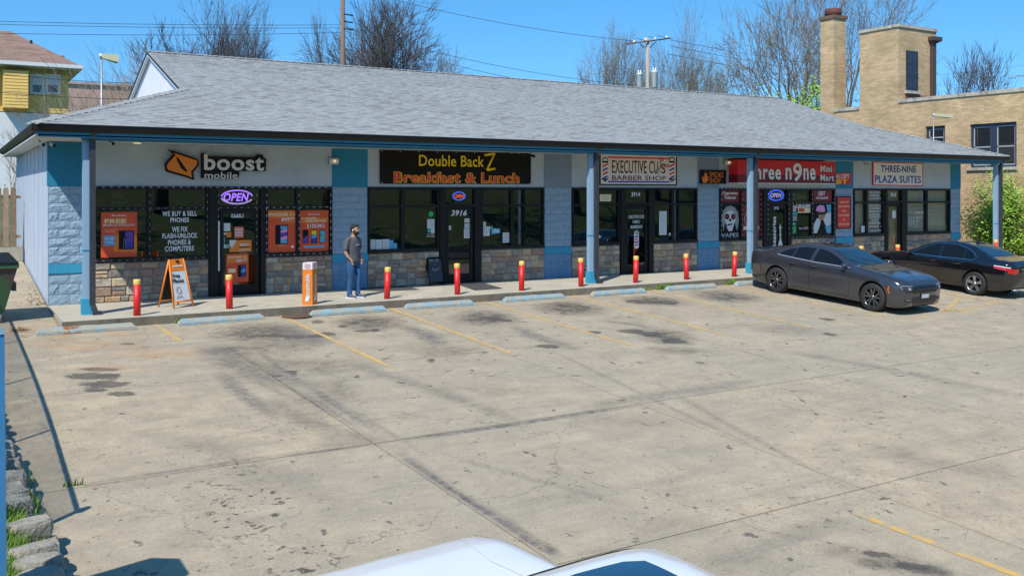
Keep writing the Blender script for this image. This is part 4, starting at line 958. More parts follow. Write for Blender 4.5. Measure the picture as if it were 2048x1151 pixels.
# ------------------------------------------------------------------ posters and lettering in the windows
def poster(label, x0, y0, x1, y1, m, d=-.02, th=.008, name='poster'):
    o = sgn(name, label, 'poster', (x0 + x1) / 2, (y0 + y1) / 2); PR(MB(), x0, y0, x1, y1, d, d + th).build('sheet', m, o); return o
def P2(o, x0, y0, x1, y1, m, name='print', d=-.0115): PR(MB(), x0, y0, x1, y1, d, d + .002).build(name, m, o)
def phone(o, x0, y0, x1, y1, ms, d=-.010, back=True):
    P2(o, x0, y0, x1, y1, M['black'], 'phone_picture', d); w_ = x1 - x0; h = y1 - y0
    n = len(ms); xs0 = x0 + (w_ * .42 if back else w_ * .08)
    for k, m in enumerate(ms):
        ya, yb = y0 + h * (.05 + .90 * k / n), y0 + h * (.05 + .90 * (k + 1) / n)
        PP(MB(), [(xs0, yb), (xs0, ya + (h / n * .25 if k % 2 else 0)), (x1 - w_ * .06, ya - (h / n * .2 if k else 0)), (x1 - w_ * .06, yb)], d + .0025 + k * .0005, d + .004 + k * .0005).build('screen_picture', m, o)
def btxt(o, x0, y0, x1, y1, m=None):
    m = m or M['white']; w_ = x1 - x0; T('boostmobile', x0 + w_ * .12, y0, x1, y1, m, o, d=-.008, bold=.01); swirl_mb = MB(); swirl(swirl_mb, x0 + w_ * .04, (y0 + y1) / 2, w_ * .05, (y1 - y0) * .6, -.011); swirl_mb.build('emblem', m, o)
o = poster('orange red phone poster with FREE heading in the far left window', 202, 424, 274, 514, M['orange_red'])
PP(MB(), [(230, 470), (274, 470), (274, 503), (228, 503), (226, 494), (231, 482)], -.0118, -.0112).build('slash', M['orange_deep'], o)
btxt(o, 224, 428.5, 252, 432.5); P2(o, 207.5, 436, 254, 447, M['orange_deep'], 'slash', -.0117)
T('FREE', 209.4, 438, 252, 446, M['cream'], o, d=-.006, bold=.06); T('MOTO G STYLUS 5G', 207, 447.9, 268.6, 451.9, M['white'], o, d=-.006, bold=.05)
T('Treat Yourself to\na New Phone', 207.6, 458, 233.5, 464.5, M['cream'], o, d=-.006)
P2(o, 207.6, 470.7, 229.7, 490.5, M['lightblue'], 'badge'); T('50% OFF\nservice', 210, 475, 228, 486, M['white'], o, d=-.006, bold=.02)
phone(o, 237.6, 461, 268, 498.5, [M['purple'], M['purple'], M['bluep']]); PL(MB(), [(246, 497), (249, 475), (253, 497)], .004, -.004).build('phone_print', M['grey_print'], o)
o = poster('white and orange phone emblem hanging inside the top left pane', 222, 380, 260, 409, M['black'], d=-.4)
mb = MB(); swirl(mb, 238, 391, 13, 7.5, -.39); mb.build('emblem', M['orange'], o); T('boost', 223, 400, 257, 407, M['paper'], o, d=-.385); T('mobile', 230, 408.5, 248, 411.5, M['grey_print'], o, d=-.385)
mb = MB(); PR(mb, 275, 501, 318, 512, -.36, -.32); mb.build('orange_counter', M['orange_red'], W1)
for b, q in (('WE BUY & SELL', (324.6, 422, 393.6, 432)), ('PHONES', (341, 434.8, 378, 444.3)), ('WE FIX', (344, 453, 375.5, 463.5)), ('FLASH-UNLOCK', (324.6, 466, 394.7, 476.2)), ('PHONES &', (336, 479, 382, 489.3)), ('COMPUTERS', (330, 491.8, 388, 502))):
    T(b, *q, M['white'], W1, d=-.03, bold=.03)
o = sgn('neon_sign', 'purple OPEN neon sign with oval ring above the 3918 door', 'neon sign', 473, 394)
PL(MB(), ring(474, 394, 31, 13.5, 30, 185, 350), .017, -.10).build('ring_tube', M['neon_purple'], o); PL(MB(), ring(474, 394, 31, 13.5, 30, 20, 172), .017, -.10).build('ring_tube', M['neon_lilac'], o)
T('OPEN', 447, 386, 498, 402.5, M['neon_purple'], o, d=-.10, bold=.035, shear=.25)
o = poster('orange red poster with a striped phone under iPHONE 11 $49.99', 532, 420.5, 593.4, 504.6, M['orange_red'])
PP(MB(), [(533, 421.5), (592.5, 421.5), (592.5, 446), (570, 443), (560, 436), (533, 434)], -.0118, -.0112).build('slash', M['orange_deep'], o)
T('iPHONE 11', 536.5, 425.5, 588, 432, M['cream'], o, d=-.006, bold=.05); T('$49', 563, 435, 579, 442.5, M['white'], o, d=-.006, bold=.02); T('99', 580, 434.5, 588, 438.5, M['white'], o, d=-.006, bold=.02)
phone(o, 550.5, 449.7, 576, 488, [M['lightblue'], M['pink'], M['purple'], M['pink'], M['lightblue']]); T('iPhone 11', 558, 489.5, 570, 491.5, M['white'], o, d=-.006)
mb = MB(); swirl(mb, 585, 493, 3.5, 3, -.011); mb.build('emblem', M['white'], o)
o = poster('orange red poster with three phones under 4 LINES UNLIMITED', 598, 420.5, 657, 504.6, M['orange_red'])
P2(o, 601, 435, 655, 445, M['orange_deep'], 'slash', -.0118); btxt(o, 616, 426.5, 639, 429.7)
T('4 LINES', 602, 434, 633, 438.4, M['cream'], o, d=-.006, bold=.05); T('UNLIMITED', 611, 439.4, 652, 443.8, M['cream'], o, d=-.006, bold=.05); T('$100/MO', 614, 447.5, 649.4, 456.5, M['white'], o, d=-.006, bold=.01)
phone(o, 605.4, 459.4, 616.7, 486, [M['black'], M['purple']], back=False); phone(o, 622, 459.4, 634, 486, [M['byellow'], M['lightblue'], M['bluep']], back=False); phone(o, 639.5, 459.4, 650.6, 486, [M['lightblue'], M['teal_print'], M['lightblue']], back=False)
P2(o, 608, 490.8, 649.4, 495, M['lightblue'], 'bar')
# door 3918
doord = dict(d=.012)
def DP(label, x0, y0, x1, y1, m, d=-.028): return poster(label, x0, y0, x1, y1, m, d=d, th=.004)
o = sgn('number_plate', 'white plate with black 3918 on the phone shop door', 'number plate', 475, 429); PR(MB(), 463, 424, 487, 434.8, -.028, -.022).build('plate', M['white'], o); T('3918', 464, 425, 486, 433.8, M['black'], o, d=-.018, bold=.03)
o = DP('orange sign reading MEXICO on the 3918 door', 459, 480, 503, 503, M['orange']); PP(MB(), [(459, 480), (473, 480), (465, 496), (459, 490)], -.022, -.020).build('picture', M['paper'], o); T('MEXICO', 480, 486.5, 498, 491.5, M['white'], o, d=-.016, bold=.04); T('boostmobile', 478, 496.5, 500, 500, M['white'], o, d=-.016)
P2(o, 478, 493, 500, 494.5, M['black'], 'bar', -.021)
o = DP('faded orange poster with one phone on the lower 3918 door glass', 452.5, 507.3, 497, 564, M['orange_red']); P2(o, 454, 510, 496, 525, M['orange_deep'], 'slash', -.0225)
T('iPHONE 12', 456, 511.5, 493, 516, M['cream'], o, d=-.016, bold=.05); T('$99', 473, 518, 485, 524.5, M['white'], o, d=-.016, bold=.02); T('99', 486, 517.6, 493, 521, M['white'], o, d=-.016); phone(o, 475.5, 529.4, 491.8, 553, [M['bluep'], M['lightblue'], M['bluep']], d=-.020); P2(o, 457, 537, 471, 545, M['cream'], 'bar', -.021)
for (q, m, lb) in (((444, 446, 460.6, 462), 'paper', 'small white square sticker on the 3918 door'), ((468.7, 453, 487, 476), 'orange_red', 'small red price list with white border on the 3918 door'), ((444, 465, 452, 469.5), 'paper', 'tiny white oval sticker on the left of the 3918 door'), ((452.5, 464, 462.5, 474), 'orange_deep', 'tiny orange sticker beside the oval one on the 3918 door'),
                   ((444, 473.5, 449.5, 487), 'lightblue', 'narrow light blue sticker on the 3918 door'), ((445.5, 488.5, 452, 496), 'paper', 'small white sticker above the door handle'), ((452.3, 488.5, 458, 496), 'teal_print', 'small green sticker above the door handle')):
    o = DP(lb, *q, M[m]); 
    if m == 'orange_red':
        for k in range(6): P2(o, 470, 456 + k * 3, 486, 457.3 + k * 3, M['white'], 'row', -.022)
PR(MB(), 436.5, 442, 439.5, 542, .052, .075).build('door_edge_strip', M['paper'], D1[0])
# diner windows
for (q, m, lb) in (((738, 479, 751, 498.5), 'paper', 'white flyer at the lower left corner of the diner window'), ((752, 479, 764, 498.5), 'paper', 'second white flyer from the left in the diner window, with a round print'), ((765, 478, 778.5, 498), 'paper', 'third white flyer from the left in the diner window'),
                   ((779, 480, 787, 497.5), 'lightblue', 'pale blue flyer in the diner window'), ((787.3, 486, 794, 497.5), 'lightblue', 'small blue card at the right end of the diner flyers'), ((854.5, 438, 869, 456.5), 'paper', 'white certificate in the window left of door 3916'), ((855.5, 457, 861.5, 464), 'teal_print', 'small green square under the certificate'), ((862, 457, 869, 466), 'paper', 'small round-logo sticker under the certificate'),
                   ((963.8, 443.5, 971.7, 452.5), 'paper', 'small white sticker just right of door 3916'), ((966, 452.8, 979.5, 471.5), 'paper', 'white sheet with round seal right of door 3916'), ((980, 452.5, 985.3, 459), 'teal_print', 'small green sticker beside the round seal'), ((1005.5, 465, 1018.3, 485), 'paper', 'white notice at the right of the OPEN card'),
                   ((1199.6, 388.5, 1222.3, 402.5), 'cream', 'cream picture in the barber shop left window'), ((1318.5, 422, 1333.3, 469.5), 'paper', 'long price list in the barber shop right window')):
    o = poster(lb, *q, M[m], d=-.03, th=.004)
    if q[2] - q[0] > 10:
        n = max(2, int((q[3] - q[1]) / 4)); wq = q[2] - q[0]
        if 'round' in lb: PP(MB(), ring((q[0] + q[2]) / 2, (q[1] + q[3]) / 2 - 2, wq * .34, wq * .34, 14), -.0255, -.0245).build('round_print', M['grey_print'], o); PP(MB(), ring((q[0] + q[2]) / 2, (q[1] + q[3]) / 2 - 2, wq * .27, wq * .27, 14), -.0244, -.0235).build('round_field', M['paper'], o)
        else:
            for k in range(n): P2(o, q[0] + wq * (.12 + .05 * (k % 3)), q[1] + 2 + k * (q[3] - q[1] - 3) / n, q[2] - wq * (.12 + .06 * (k % 2)), q[1] + 2.9 + k * (q[3] - q[1] - 3) / n, M['grey_print'] if k % 3 else M['lightblue'], 'text_row', -.0255)
o = sgn('sticker', 'round green sticker left of door 3916', 'sticker', 862, 428); PP(MB(), ring(862, 428, 5, 5.6, 18), -.03, -.026).build('disc', M['green'], o)
T('manufy', 853, 470, 869, 474.5, M['white'], W3, d=-.03); T('order online', 855, 466.5, 868, 469, M['white'], W3, d=-.03)
o = sgn('open_card', 'blue OPEN card in the right window of the diner', 'sign', 991, 461); PP(MB(), [(983.5, 456), (1000, 457), (1000, 465.5), (983, 468)], -.03, -.026).build('card', M['lightblue'], o); T('OPEN', 985, 458.5, 998.5, 464.5, M['white'], o, d=-.022, bold=.03)
o = sgn('neon_sign', 'small oval OPEN neon sign above the 3916 door', 'neon sign', 918, 392)
PL(MB(), ring(918, 392, 12.3, 8, 24), .010, -.10).build('ring_tube', M['neon_blue'], o); T('OPEN', 909, 388.5, 928, 396, M['neon_red'], o, d=-.10, shear=.2, bold=.01)
P_ = T('3916', 902, 420, 933.5, 431.5, M['white'], D2[1], d=.006, bold=.05, shear=.25)
for q, lb in (((929, 436.5, 941.5, 445), 'upper white sheet on the 3916 door glass'), ((929, 447, 942.5, 456), 'middle white sheet on the 3916 door glass'), ((928, 457, 942, 476), 'tall menu sheet low on the 3916 door glass'), ((897.7, 451, 902, 459.5), 'small sticker at the left of the 3916 door glass')):
    o = DP(lb, *q, M['paper'])
    if q[2] - q[0] > 8:
        for k in range(int((q[3] - q[1]) / 3) - 1): P2(o, q[0] + 2, q[1] + 2.5 + k * 3, q[2] - 2 - (k % 2), q[1] + 3.4 + k * 3, M['grey_print'], 'text_row', -.0235)
# red painting leaning inside the diner
mb = MB(); PP(mb, [(808, 498), (812, 470), (816, 452), (832, 496), (836, 499)], -.5, -.48); mb.build('red_panel', M['maroon'], W3)
PL(MB(), [(811, 478), (816, 468), (820, 476), (815, 482), (820, 490), (827, 486), (824, 494)], .012, -.46).build('red_panel_figure', M['bred'], W3)
# barber door
T('3914', 1262.6, 384, 1280, 393, M['white'], D3[0], d=-.03, bold=.03)
for b, q in (('EXECUTIVE CUTS', (1257.6, 430, 1288, 436.6)), ('FAMILY', (1265.8, 440.3, 1280, 446.5)), ('BARBERSHOP', (1261, 450.3, 1285, 456.6))): T(b, *q, M['paper'], D3[1], d=-.02, bold=.02)
o = sgn('pole_decal', 'red white and blue barber pole decal on the 3914 door', 'sign', 1273, 479)
PP(MB(), [(1273, 460), (1277.6, 464), (1277.6, 494), (1273, 498), (1268.4, 494), (1268.4, 464)], -.028, -.024).build('outline', M['white'], o)
PP(MB(), ring(1273, 466, 3.6, 4, 12), -.0235, -.0225).build('dome', M['grey_print'], o)
for k in range(4): y = 470 + k * 5.5; PP(MB(), [(1269.5, y + 3), (1276.5, y), (1276.5, y + 3), (1269.5, y + 6)], -.0235, -.0225).build('stripe', M['bred'] if k % 2 else M['bluep'], o)
o = sgn('sticker', 'round white sticker at the lower left window of the barber shop', 'sticker', 1199, 473); PP(MB(), ring(1199.5, 473, 2.4, 3, 12), -.03, -.026).build('disc', M['paper'], o)
o = sgn('sticker', 'round white sticker at the bottom of the price list', 'sticker', 1340, 468); PP(MB(), ring(1340, 468, 2.4, 3, 12), -.03, -.026).build('disc', M['paper'], o)
# mini mart windows
o = poster('dark red panel reading Cigarettes Tobacco', 1441.5, 377, 1479.5, 404.5, M['posterred']); T('Cigarettes', 1445, 383, 1475.5, 390.5, M['white'], o, d=-.006, bold=.03); T('Tobacco', 1448.5, 391.5, 1472, 398, M['white'], o, d=-.006, bold=.03)
o = poster('dark red panel behind the third blue post', 1484, 377, 1521.5, 404.5, M['posterred']); T('s', 1511, 384, 1513, 390, M['white'], o, d=-.006); T('e', 1511, 392, 1513, 397, M['white'], o, d=-.006)
o = poster('black poster with a pale masked face with red eyes smoking', 1441.5, 409, 1479.5, 474, M['black'])
mb = MB(); PP(mb, [(1443, 440), (1446, 422), (1453, 413), (1461, 411), (1469, 414), (1476, 424), (1478, 442), (1474, 462), (1470, 444), (1466, 424), (1454, 424), (1450, 444), (1447, 462)], -.0118, -.0108); mb.build('hair_print', M['grey_print'], o)
mb = MB(); PP(mb, [(1451, 428), (1456, 421), (1465, 421), (1470, 428), (1471, 441), (1467, 452), (1464, 462), (1457, 462), (1453, 452), (1450, 441)], -.0106, -.0098); mb.build('face_print', M['paper'], o)
mb = MB(); PP(mb, ring(1454.5, 433, 4.3, 6, 12), -.0096, -.009); mb.build('eye_patch', M['black'], o); mb = MB(); PP(mb, ring(1466.5, 433, 4.3, 6, 12), -.0096, -.009); mb.build('eye_patch', M['black'], o)
for x in (1454.5, 1466.5): mb = MB(); PP(mb, ring(x, 433, 2.3, 2, 10), -.0088, -.008); mb.build('eye_print', M['signred'], o)
mb = MB(); PP(mb, ring(1460.5, 440, 2.5, 3, 10), -.0096, -.009); mb.build('nose_print', M['black'], o); mb = MB(); PP(mb, [(1450, 452), (1452, 450), (1460, 447), (1467, 448), (1461, 450)], -.0096, -.009); mb.build('mouth_print', M['black'], o)
T('VAPES', 1443, 466, 1477, 474, M['paper'], o, d=-.006)
o = poster('tall dark red poster with a laurel circle behind the third blue post', 1484, 407.7, 1521.5, 472.6, M['posterred']); PL(MB(), ring(1502, 438, 13, 17, 24), .008, -.008).build('laurel', M['cream'], o); P2(o, 1487, 452, 1518, 459, M['cream'], 'ribbon')
o = sgn('neon_sign', 'bright blue OPEN neon sign with double ring above the 3912 door', 'neon sign', 1552, 390)
PL(MB(), ring(1552, 390.5, 15.5, 10.5, 26), .010, -.10).build('ring_tube', M['neon_blue'], o); PL(MB(), ring(1552, 390.5, 13.6, 8.8, 26), .005, -.10).build('ring_tube', M['neon_blue'], o); T('OPEN', 1541, 386, 1563, 395, M['neon_lilac'], o, d=-.10, shear=.2, bold=.02)
T('3912', 1548.5, 413, 1558, 419, M['white'], D4[1], d=.006, bold=.02)
text_at('cessories', (W(1548.5, 460, -.02)[0], wall_y(W(1548.5, 460, -.02)[0], -.02), W(1548.5, 463, -.02)[1]), W(1548, 432, 0)[1] - W(1548, 492, 0)[1], W(1552, 460)[0] - W(1545, 460)[0], M['white'], D4[1], rot=(PI / 2, -PI / 2, -SK), bold=.03)
hk = MB(); s, z = W(1558, 490, -.02)
hk.lathe([(.10, .02), (.12, .08), (.07, .22), (.03, .30), (.025, .42), (.06, .45), (.025, .48), (.03, .62), (.025, .66), (.09, .70), (.02, .74), (.03, .80), (.0, .82)], (s + .03, wall_y(s, .012), W(1558, 495, -.02)[1]), 12, sy=.9)
hkp = [v for v in hk.v]; hk.v = [(x, wall_y(s, .012) + (y - wall_y(s, .012)) * .1, z) for x, y, z in hkp]
hk.build('hookah_print', M['paper'], D4[1])
o = poster('dark red panel reading EBT Accepted', 1626.3, 377, 1663.5, 404, M['posterred']); T('EBT', 1637.5, 382.5, 1650.5, 391, M['white'], o, d=-.006, bold=.04); T('Accepted', 1632.5, 392.5, 1655.5, 399, M['white'], o, d=-.006, bold=.03)
o = poster('poster of a person in a pink cap blowing pale smoke', 1626, 408, 1663, 467.5, M['black'])
for pts, m in (([(1632, 422), (1634, 413), (1640, 409.5), (1648, 411), (1650, 418), (1650, 423)], 'pink'), ([(1636, 423), (1649, 423), (1650, 434), (1644, 440), (1638, 438)], 'skin'), ([(1634, 436), (1642, 436), (1640, 450), (1634, 466), (1627, 466), (1627, 450)], 'paper'), ([(1646, 438), (1652, 426), (1662, 424), (1662, 448), (1655, 455), (1650, 448)], 'paper'), ([(1650, 452), (1662, 450), (1662, 466), (1654, 466)], 'lightblue'), ([(1653, 409), (1662, 409), (1662, 424), (1655, 424)], 'lightblue')):
    mb = MB(); PP(mb, pts, -.0116, -.0106); mb.build('picture_print', M[m], o)
mb = MB(); PP(mb, [(1636, 425), (1650, 425), (1649, 429), (1637, 429)], -.0104, -.0098); mb.build('sunglass_print', M['black'], o)
for q, m, lb in (((1586, 411, 1592, 423), 'paper', 'left white sheet in the mini mart right window'), ((1592.5, 407, 1602, 416), 'paper', 'red and white card at the top of the mini mart right window'), ((1603, 407, 1621.5, 414), 'paper', 'wide white strip at the top of the mini mart right window'), ((1596, 415, 1622, 425.5), 'cream', 'orange and cream food poster in the mini mart window'),
                 ((1582.8, 424.5, 1594.7, 429.5), 'teal_print', 'green strip sticker in the mini mart window'), ((1585, 431, 1594, 441.5), 'grey_print', 'grey sheet low in the mini mart window'), ((1583.5, 445, 1591, 450), 'teal_print', 'small green sticker at the low left of the mini mart window'), ((1584, 452, 1592, 466), 'green', 'green leaflet at the bottom of the mini mart window'), ((1596, 452, 1618, 466), 'black', 'black board with Save 50 in the mini mart window')):
    o = poster(lb, *q, M[m], d=-.03, th=.004)
    if 'Save' in lb: T('Save $50', 1597.5, 453.5, 1616, 459, M['paper'], o, d=-.02)
    elif m in ('paper', 'cream'): P2(o, q[0] + 1.5, q[1] + 1.5, q[0] + (q[2] - q[0]) * .5, q[3] - 2, M['bred'] if 'strip' not in lb else M['grey_print'], 'print', -.0255)
for k in range(3):
    mb = MB(); PP(mb, [(1584 + k * 10, 400), (1584 + k * 10, 394), (1587 + k * 10, 387), (1591 + k * 10, 387), (1593 + k * 10, 394), (1593 + k * 10, 400)], -.25, -.2); mb.build('basket', M['cream'], W8)
# suite lettering
T('3910', 1781, 385.5, 1792, 393.5, M['white'], D5[0], d=-.03, bold=.03)
for b, y, hw in (('SMITH & ASSOCIATES', 384.3, 11), ('SENIOR INSURANCE', 391, 10), ('www.seniorinsurance', 396.5, 12), ('SMITH & ASSOCIATES', 410.8, 12), ('LIFE AND MEDICARE', 416.5, 11.5), ('INSURANCE AGENTS', 422.5, 12), ('AT YOUR SERVICE', 428.7, 10.5), ('OPEN MON - FRI', 434, 10.5), ('CALL FOR AN', 439.5, 7.5), ('APPOINTMENT TODAY', 446, 11.5), ('(816) 888-63  4', 453, 12.5), ('www.seniorinsurance', 460.6, 12)):
    T(b, 1750 - hw, y - 2.2, 1750 + hw, y + 2.2, M['paper'], W9, d=-.03, bold=.01)
o = poster('white sheet on the 3910 door glass', 1784.5, 421, 1791.5, 436, M['paper'], d=-.028, th=.004)
o = poster('small white card at the lower left of the suites window', 1722.5, 451.5, 1729.5, 464.5, M['paper'], d=-.03, th=.004)
for y, x0, x1 in ((423, 1831, 1848), (426, 1831, 1846), (434, 1831, 1846), (437, 1831, 1836), (441, 1831, 1840), (448, 1831, 1836), (452, 1831, 1836)): PR(MB(), x0, y, x1, y + .9, -.03, -.028).build('text_row', M['paper'], W10)
for x in (1816, 1820, 1825): PP(MB(), [(x, 447), (x + 1, 430), (x + 3, 434), (x + 4, 450), (x + 2, 454)], -.03, -.028).build('figure_print', M['grey_print'], W10)

# ------------------------------------------------------------------ lamps and cameras under the eave
def flood(x, y, d, lab, m='paper', two=False):
    s, z = W(x, y, d); Y = wall_y(s, d); o = empty('floodlight', (s, Y, z), label=lab, cat='light fixture')
    MB().box(s - .03, s + .03, Y + .02, wall_y(s, 0), z - .03, z + .03).build('bracket', M['metalgrey'], o)
    mb = MB(); mb.lathe([(.03, -.06), (.05, -.02), (.085, .07), (.0, .072)], (0, 0, 0), 14, 'z'); h = mb.build('lamp_head', M[m], o); h.location = (s, Y - .02, z); h.rotation_euler = (R(115), 0, R(20)); h.matrix_parent_inverse = Matrix.Translation(-wloc(o))
    return o
def wallpack(x, y, lab):
    s, z = W(x, y, .1); o = empty('wall_light', (s, wall_y(s, 0), z), label=lab, cat='light fixture')
    MB().wbox(s - .13, s + .13, .013, .06, z - .09, z + .09).build('back_plate', M['metalgrey'], o)
    mb = MB(); mb.hexa([(s - .12, wall_y(s, .14), z - .06), (s + .12, wall_y(s, .14), z - .06), (s + .12, wall_y(s, .06), z - .08), (s - .12, wall_y(s, .06), z - .08)], [(s - .12, wall_y(s, .14), z + .05), (s + .12, wall_y(s, .14), z + .05), (s + .12, wall_y(s, .06), z + .08), (s - .12, wall_y(s, .06), z + .08)])
    mb.build('lens', M['paper'], o); MB().wbox(s - .03, s + .03, .15, .17, z - .03, z + .03).build('bulb', M['lamp'], o)
wallpack(668, 322, 'box light left of the teal panel above the standing man'); wallpack(1456, 325, 'twin light left of the red box sign')
def cam_fix(P0, lab, m='paper'):
    o = empty('security_camera', P0, label=lab, cat='security camera'); x, y, z = P0
    MB().tube((x, y, z), (x, y, z + .06), .03, .02, 8).build('mount', M['metalgrey'], o)
    MB().tube((x, y, z - .01), (x + .06, y - .10, z - .05), .034, .034, 10).build('housing', M[m], o)
    MB().tube((x + .06, y - .10, z - .05), (x + .07, y - .115, z - .055), .036, .036, 10).build('visor', M['black'], o)
cam_fix((.42, .1, ZT - .06), 'small white camera just right of the first post'); cam_fix((XL + .02, 1.75, ZT - .06), 'small grey camera at the top of the left corner'); cam_fix((XL - .25, 1.0, ZT - .08), 'round white lamp camera under the left eave overhang')
cam_fix((11.35, 1.4, ZT - .06), 'left of two black cameras above the breakfast banner', 'black'); cam_fix((11.75, 1.4, ZT - .06), 'right of two black cameras above the breakfast banner', 'black'); cam_fix((25.9, 1.2, ZT - .06), 'small camera above the red ACCEPT banner', 'metalgrey')

# ------------------------------------------------------------------ things on the walk
o = empty('sandwich_board', (1.85, .5, 0), label='orange framed sandwich board reading Free Phone', cat='sandwich board')
f1, f2, b1, b2 = onZ(348, 617.3), onZ(387, 612), onZ(317, 613.5), onZ(356, 608.5)
HH = 1.05; mid1 = (f1 + b1) / 2; mid2 = (f2 + b2) / 2
def lerp(a, b, t): return a + (b - a) * t
t1 = lerp(mid1, mid2, .14) + Vector((0, 0, HH)); t2 = lerp(mid1, mid2, .86) + Vector((0, 0, HH))
fn = (f2 - f1).normalized(); out = Vector((fn.y, -fn.x, 0))
def face_panel(a, b, ta, tb_, front):
    pt = lambda u, v: lerp(lerp(a, b, u), lerp(ta, tb_, u), v)
    oo = out if front else -out
    fr = MB(); wd = .028
    for (p, q) in ((a, ta), (b, tb_)): fr.tube(p, q, .019, .019, 6)
    fr.tube(pt(0, .13), pt(1, .13), .019, .019, 6)
    fr.build('frame', M['orange'], o)
    mb = MB(); q = [pt(.03, .76), pt(.97, .76), pt(.99, 1.0), pt(.01, 1.0)]; q = [p - oo * .008 for p in q]; mb.prism(q if front else q[::-1], oo * .016); mb.build('header_panel', M['orange'], o)
    mb = MB(); q = [pt(.08, .15), pt(.92, .15), pt(.93, .75), pt(.07, .75)]; q = [p - oo * .004 for p in q]; mb.prism(q if front else q[::-1], oo * .008); mb.build('panel', M['paper'] if front else M['frame'], o)
    return pt
pt = face_panel(f1, f2, t1, t2, True); face_panel(b1, b2, t1, t2, False)
fx = (f2 - f1).normalized(); up = (pt(.5, 1) - pt(.5, 0)).normalized(); nz = fx.cross(up); rotm = Matrix((fx, up, nz)).transposed().to_euler()
wdt = (f2 - f1).length
for b, u, v, w_, h, m, bo_ in (('boostmobile', .52, .86, .26, .05, 'white', .02), ('Free', .32, .66, .2, .09, 'black', .02), ('Phone', .40, .555, .30, .09, 'black', .02)):
    text_at(b, pt(u, v) + nz * .014, w_ * wdt / .55, h, M[m], o, rot=rotm, bold=bo_)
cc = pt(.36, .36) + nz * .013; MB().path([cc + fx * .06 * math.cos(k * PI / 9) + up * .07 * math.sin(k * PI / 9) for k in range(19)], .004, 4).build('round_print', M['black'], o)
MB().path([pt(.2, .2) + nz * .013, pt(.3, .25) + nz * .013, pt(.37, .21) + nz * .013, pt(.46, .24) + nz * .013, pt(.55, .19) + nz * .013], .004, 4).build('line_print', M['black'], o)
MB().tube(pt(.42, .95) + nz * .02, pt(.62, .95) + nz * .02, .02, .02, 8).build('handle', M['black'], o)
# orange kiosk box
kp = onZ(617, 608.5); o = empty('display_box', kp, label='tall orange and white boostmobile cardboard column on the walk', cat='display column')
ax = R(-YAW * 180 / PI + 38); c0 = onZ(625, 609.5); ux = Vector((math.cos(R(-62)), math.sin(R(-62)), 0)); 
w1, w2 = .27, .27
e1 = Vector((-math.cos(R(4)), math.sin(R(4)) * 0 + .25, 0)).normalized(); e2 = Vector((.68, .73, 0)).normalized()
q0 = c0; q1 = c0 + e2 * w2; q3 = c0 + e1 * w1 * .85; q2 = q1 + e1 * w1 * .85
H1 = .80; H2 = .95; tp = .93
def quad(zz, sc): m = (q0 + q1 + q2 + q3) / 4; return [m + (p - m) * sc + Vector((0, 0, zz)) for p in (q0, q1, q2, q3)]
MB().hexa(quad(0, 1), quad(H1, tp)).build('orange_column', M['orange'], o); MB().hexa(quad(H1 + .001, tp), quad(H2, tp - .01)).build('white_top', M['white'], o)
def side_txt(a, b, body, m, zc, ln, wd_, sub=None, rot90=True, bold=.02):
    fx = (b - a).normalized(); nz_ = fx.cross(Vector((0, 0, 1))); up_ = Vector((0, 0, 1)); mid = (a + b) / 2; mm = (q0 + q2) / 2; mid = mm + (mid - mm) * .985
    X_, Y_ = (up_, -fx) if rot90 else (fx, up_)
    rot = Matrix((X_, Y_, nz_)).transposed().to_euler(); text_at(body, mid + Vector((0, 0, zc)) + nz_ * .006, ln, wd_, M[m], o, rot=rot, bold=bold)
side_txt(q3, q0, 'boostmobile', 'white', .44, .50, .10); side_txt(q0, q1, 'boostmobile', 'white', .44, .50, .10)
side_txt(q3, q0, 'Phone\nin Store\nHere', 'bred', .88, .15, .10, rot90=False, bold=0); side_txt(q0, q1, 'Pick up\nMy In\nStore', 'bred', .88, .15, .10, rot90=False, bold=0)
for a, b in ((q3, q0), (q0, q1)):
    fx = (b - a).normalized(); nn = fx.cross(Vector((0, 0, 1))); m_ = (a + b) / 2; mm = (q0 + q2) / 2; m_ = mm + (m_ - mm) * 1.0
    mb = MB(); mb.prism([m_ + fx * x + Vector((0, 0, .14 + z)) + nn * .004 for x, z in ((-.045, -.06), (.02, -.05), (.05, .02), (.045, .07), (-.02, .06), (-.05, -.01))], nn * .003); mb.build('emblem', M['white'], o)
# chalkboard
o = empty('chalkboard', onZ(870, 571), label='black chalkboard A-frame leaning beside the 3916 door', cat='sandwich board')
a, b = onZ(859, 571.3), onZ(888, 569); c, d_ = onZ(849, 569), onZ(877, 567)
ta, tb2 = lerp(a, c, .45) + Vector((0, 0, .74)), lerp(b, d_, .45) + Vector((0, 0, .74))
fnn = (b - a).normalized(); oo = Vector((fnn.y, -fnn.x, 0))
for A_, B_, nm in ((a, b, 'board'), (c, d_, 'back_board')):
    mb = MB(); q = [lerp(A_, ta, .1), lerp(B_, tb2, .1), tb2, ta]; mb.prism(q, -oo * .015); mb.build(nm, M['slate'] if 'slate' in M else mat('slate', (.03, .045, .06), .5, var=.5, vscale=6, dirt=(.2, .25, .3), dscale=9, dthr=(.66, .8)), o)
    mb = MB()
    for p, q_ in ((A_, ta), (B_, tb2), (ta, tb2), (lerp(A_, ta, .1), lerp(B_, tb2, .1))): mb.tube(p + oo * .008, q_ + oo * .008, .018, .018, 5)
    mb.build('frame', M['black'], o)
mb = MB(); up_ = (ta - a).normalized(); fo = fnn.cross(up_) * .013
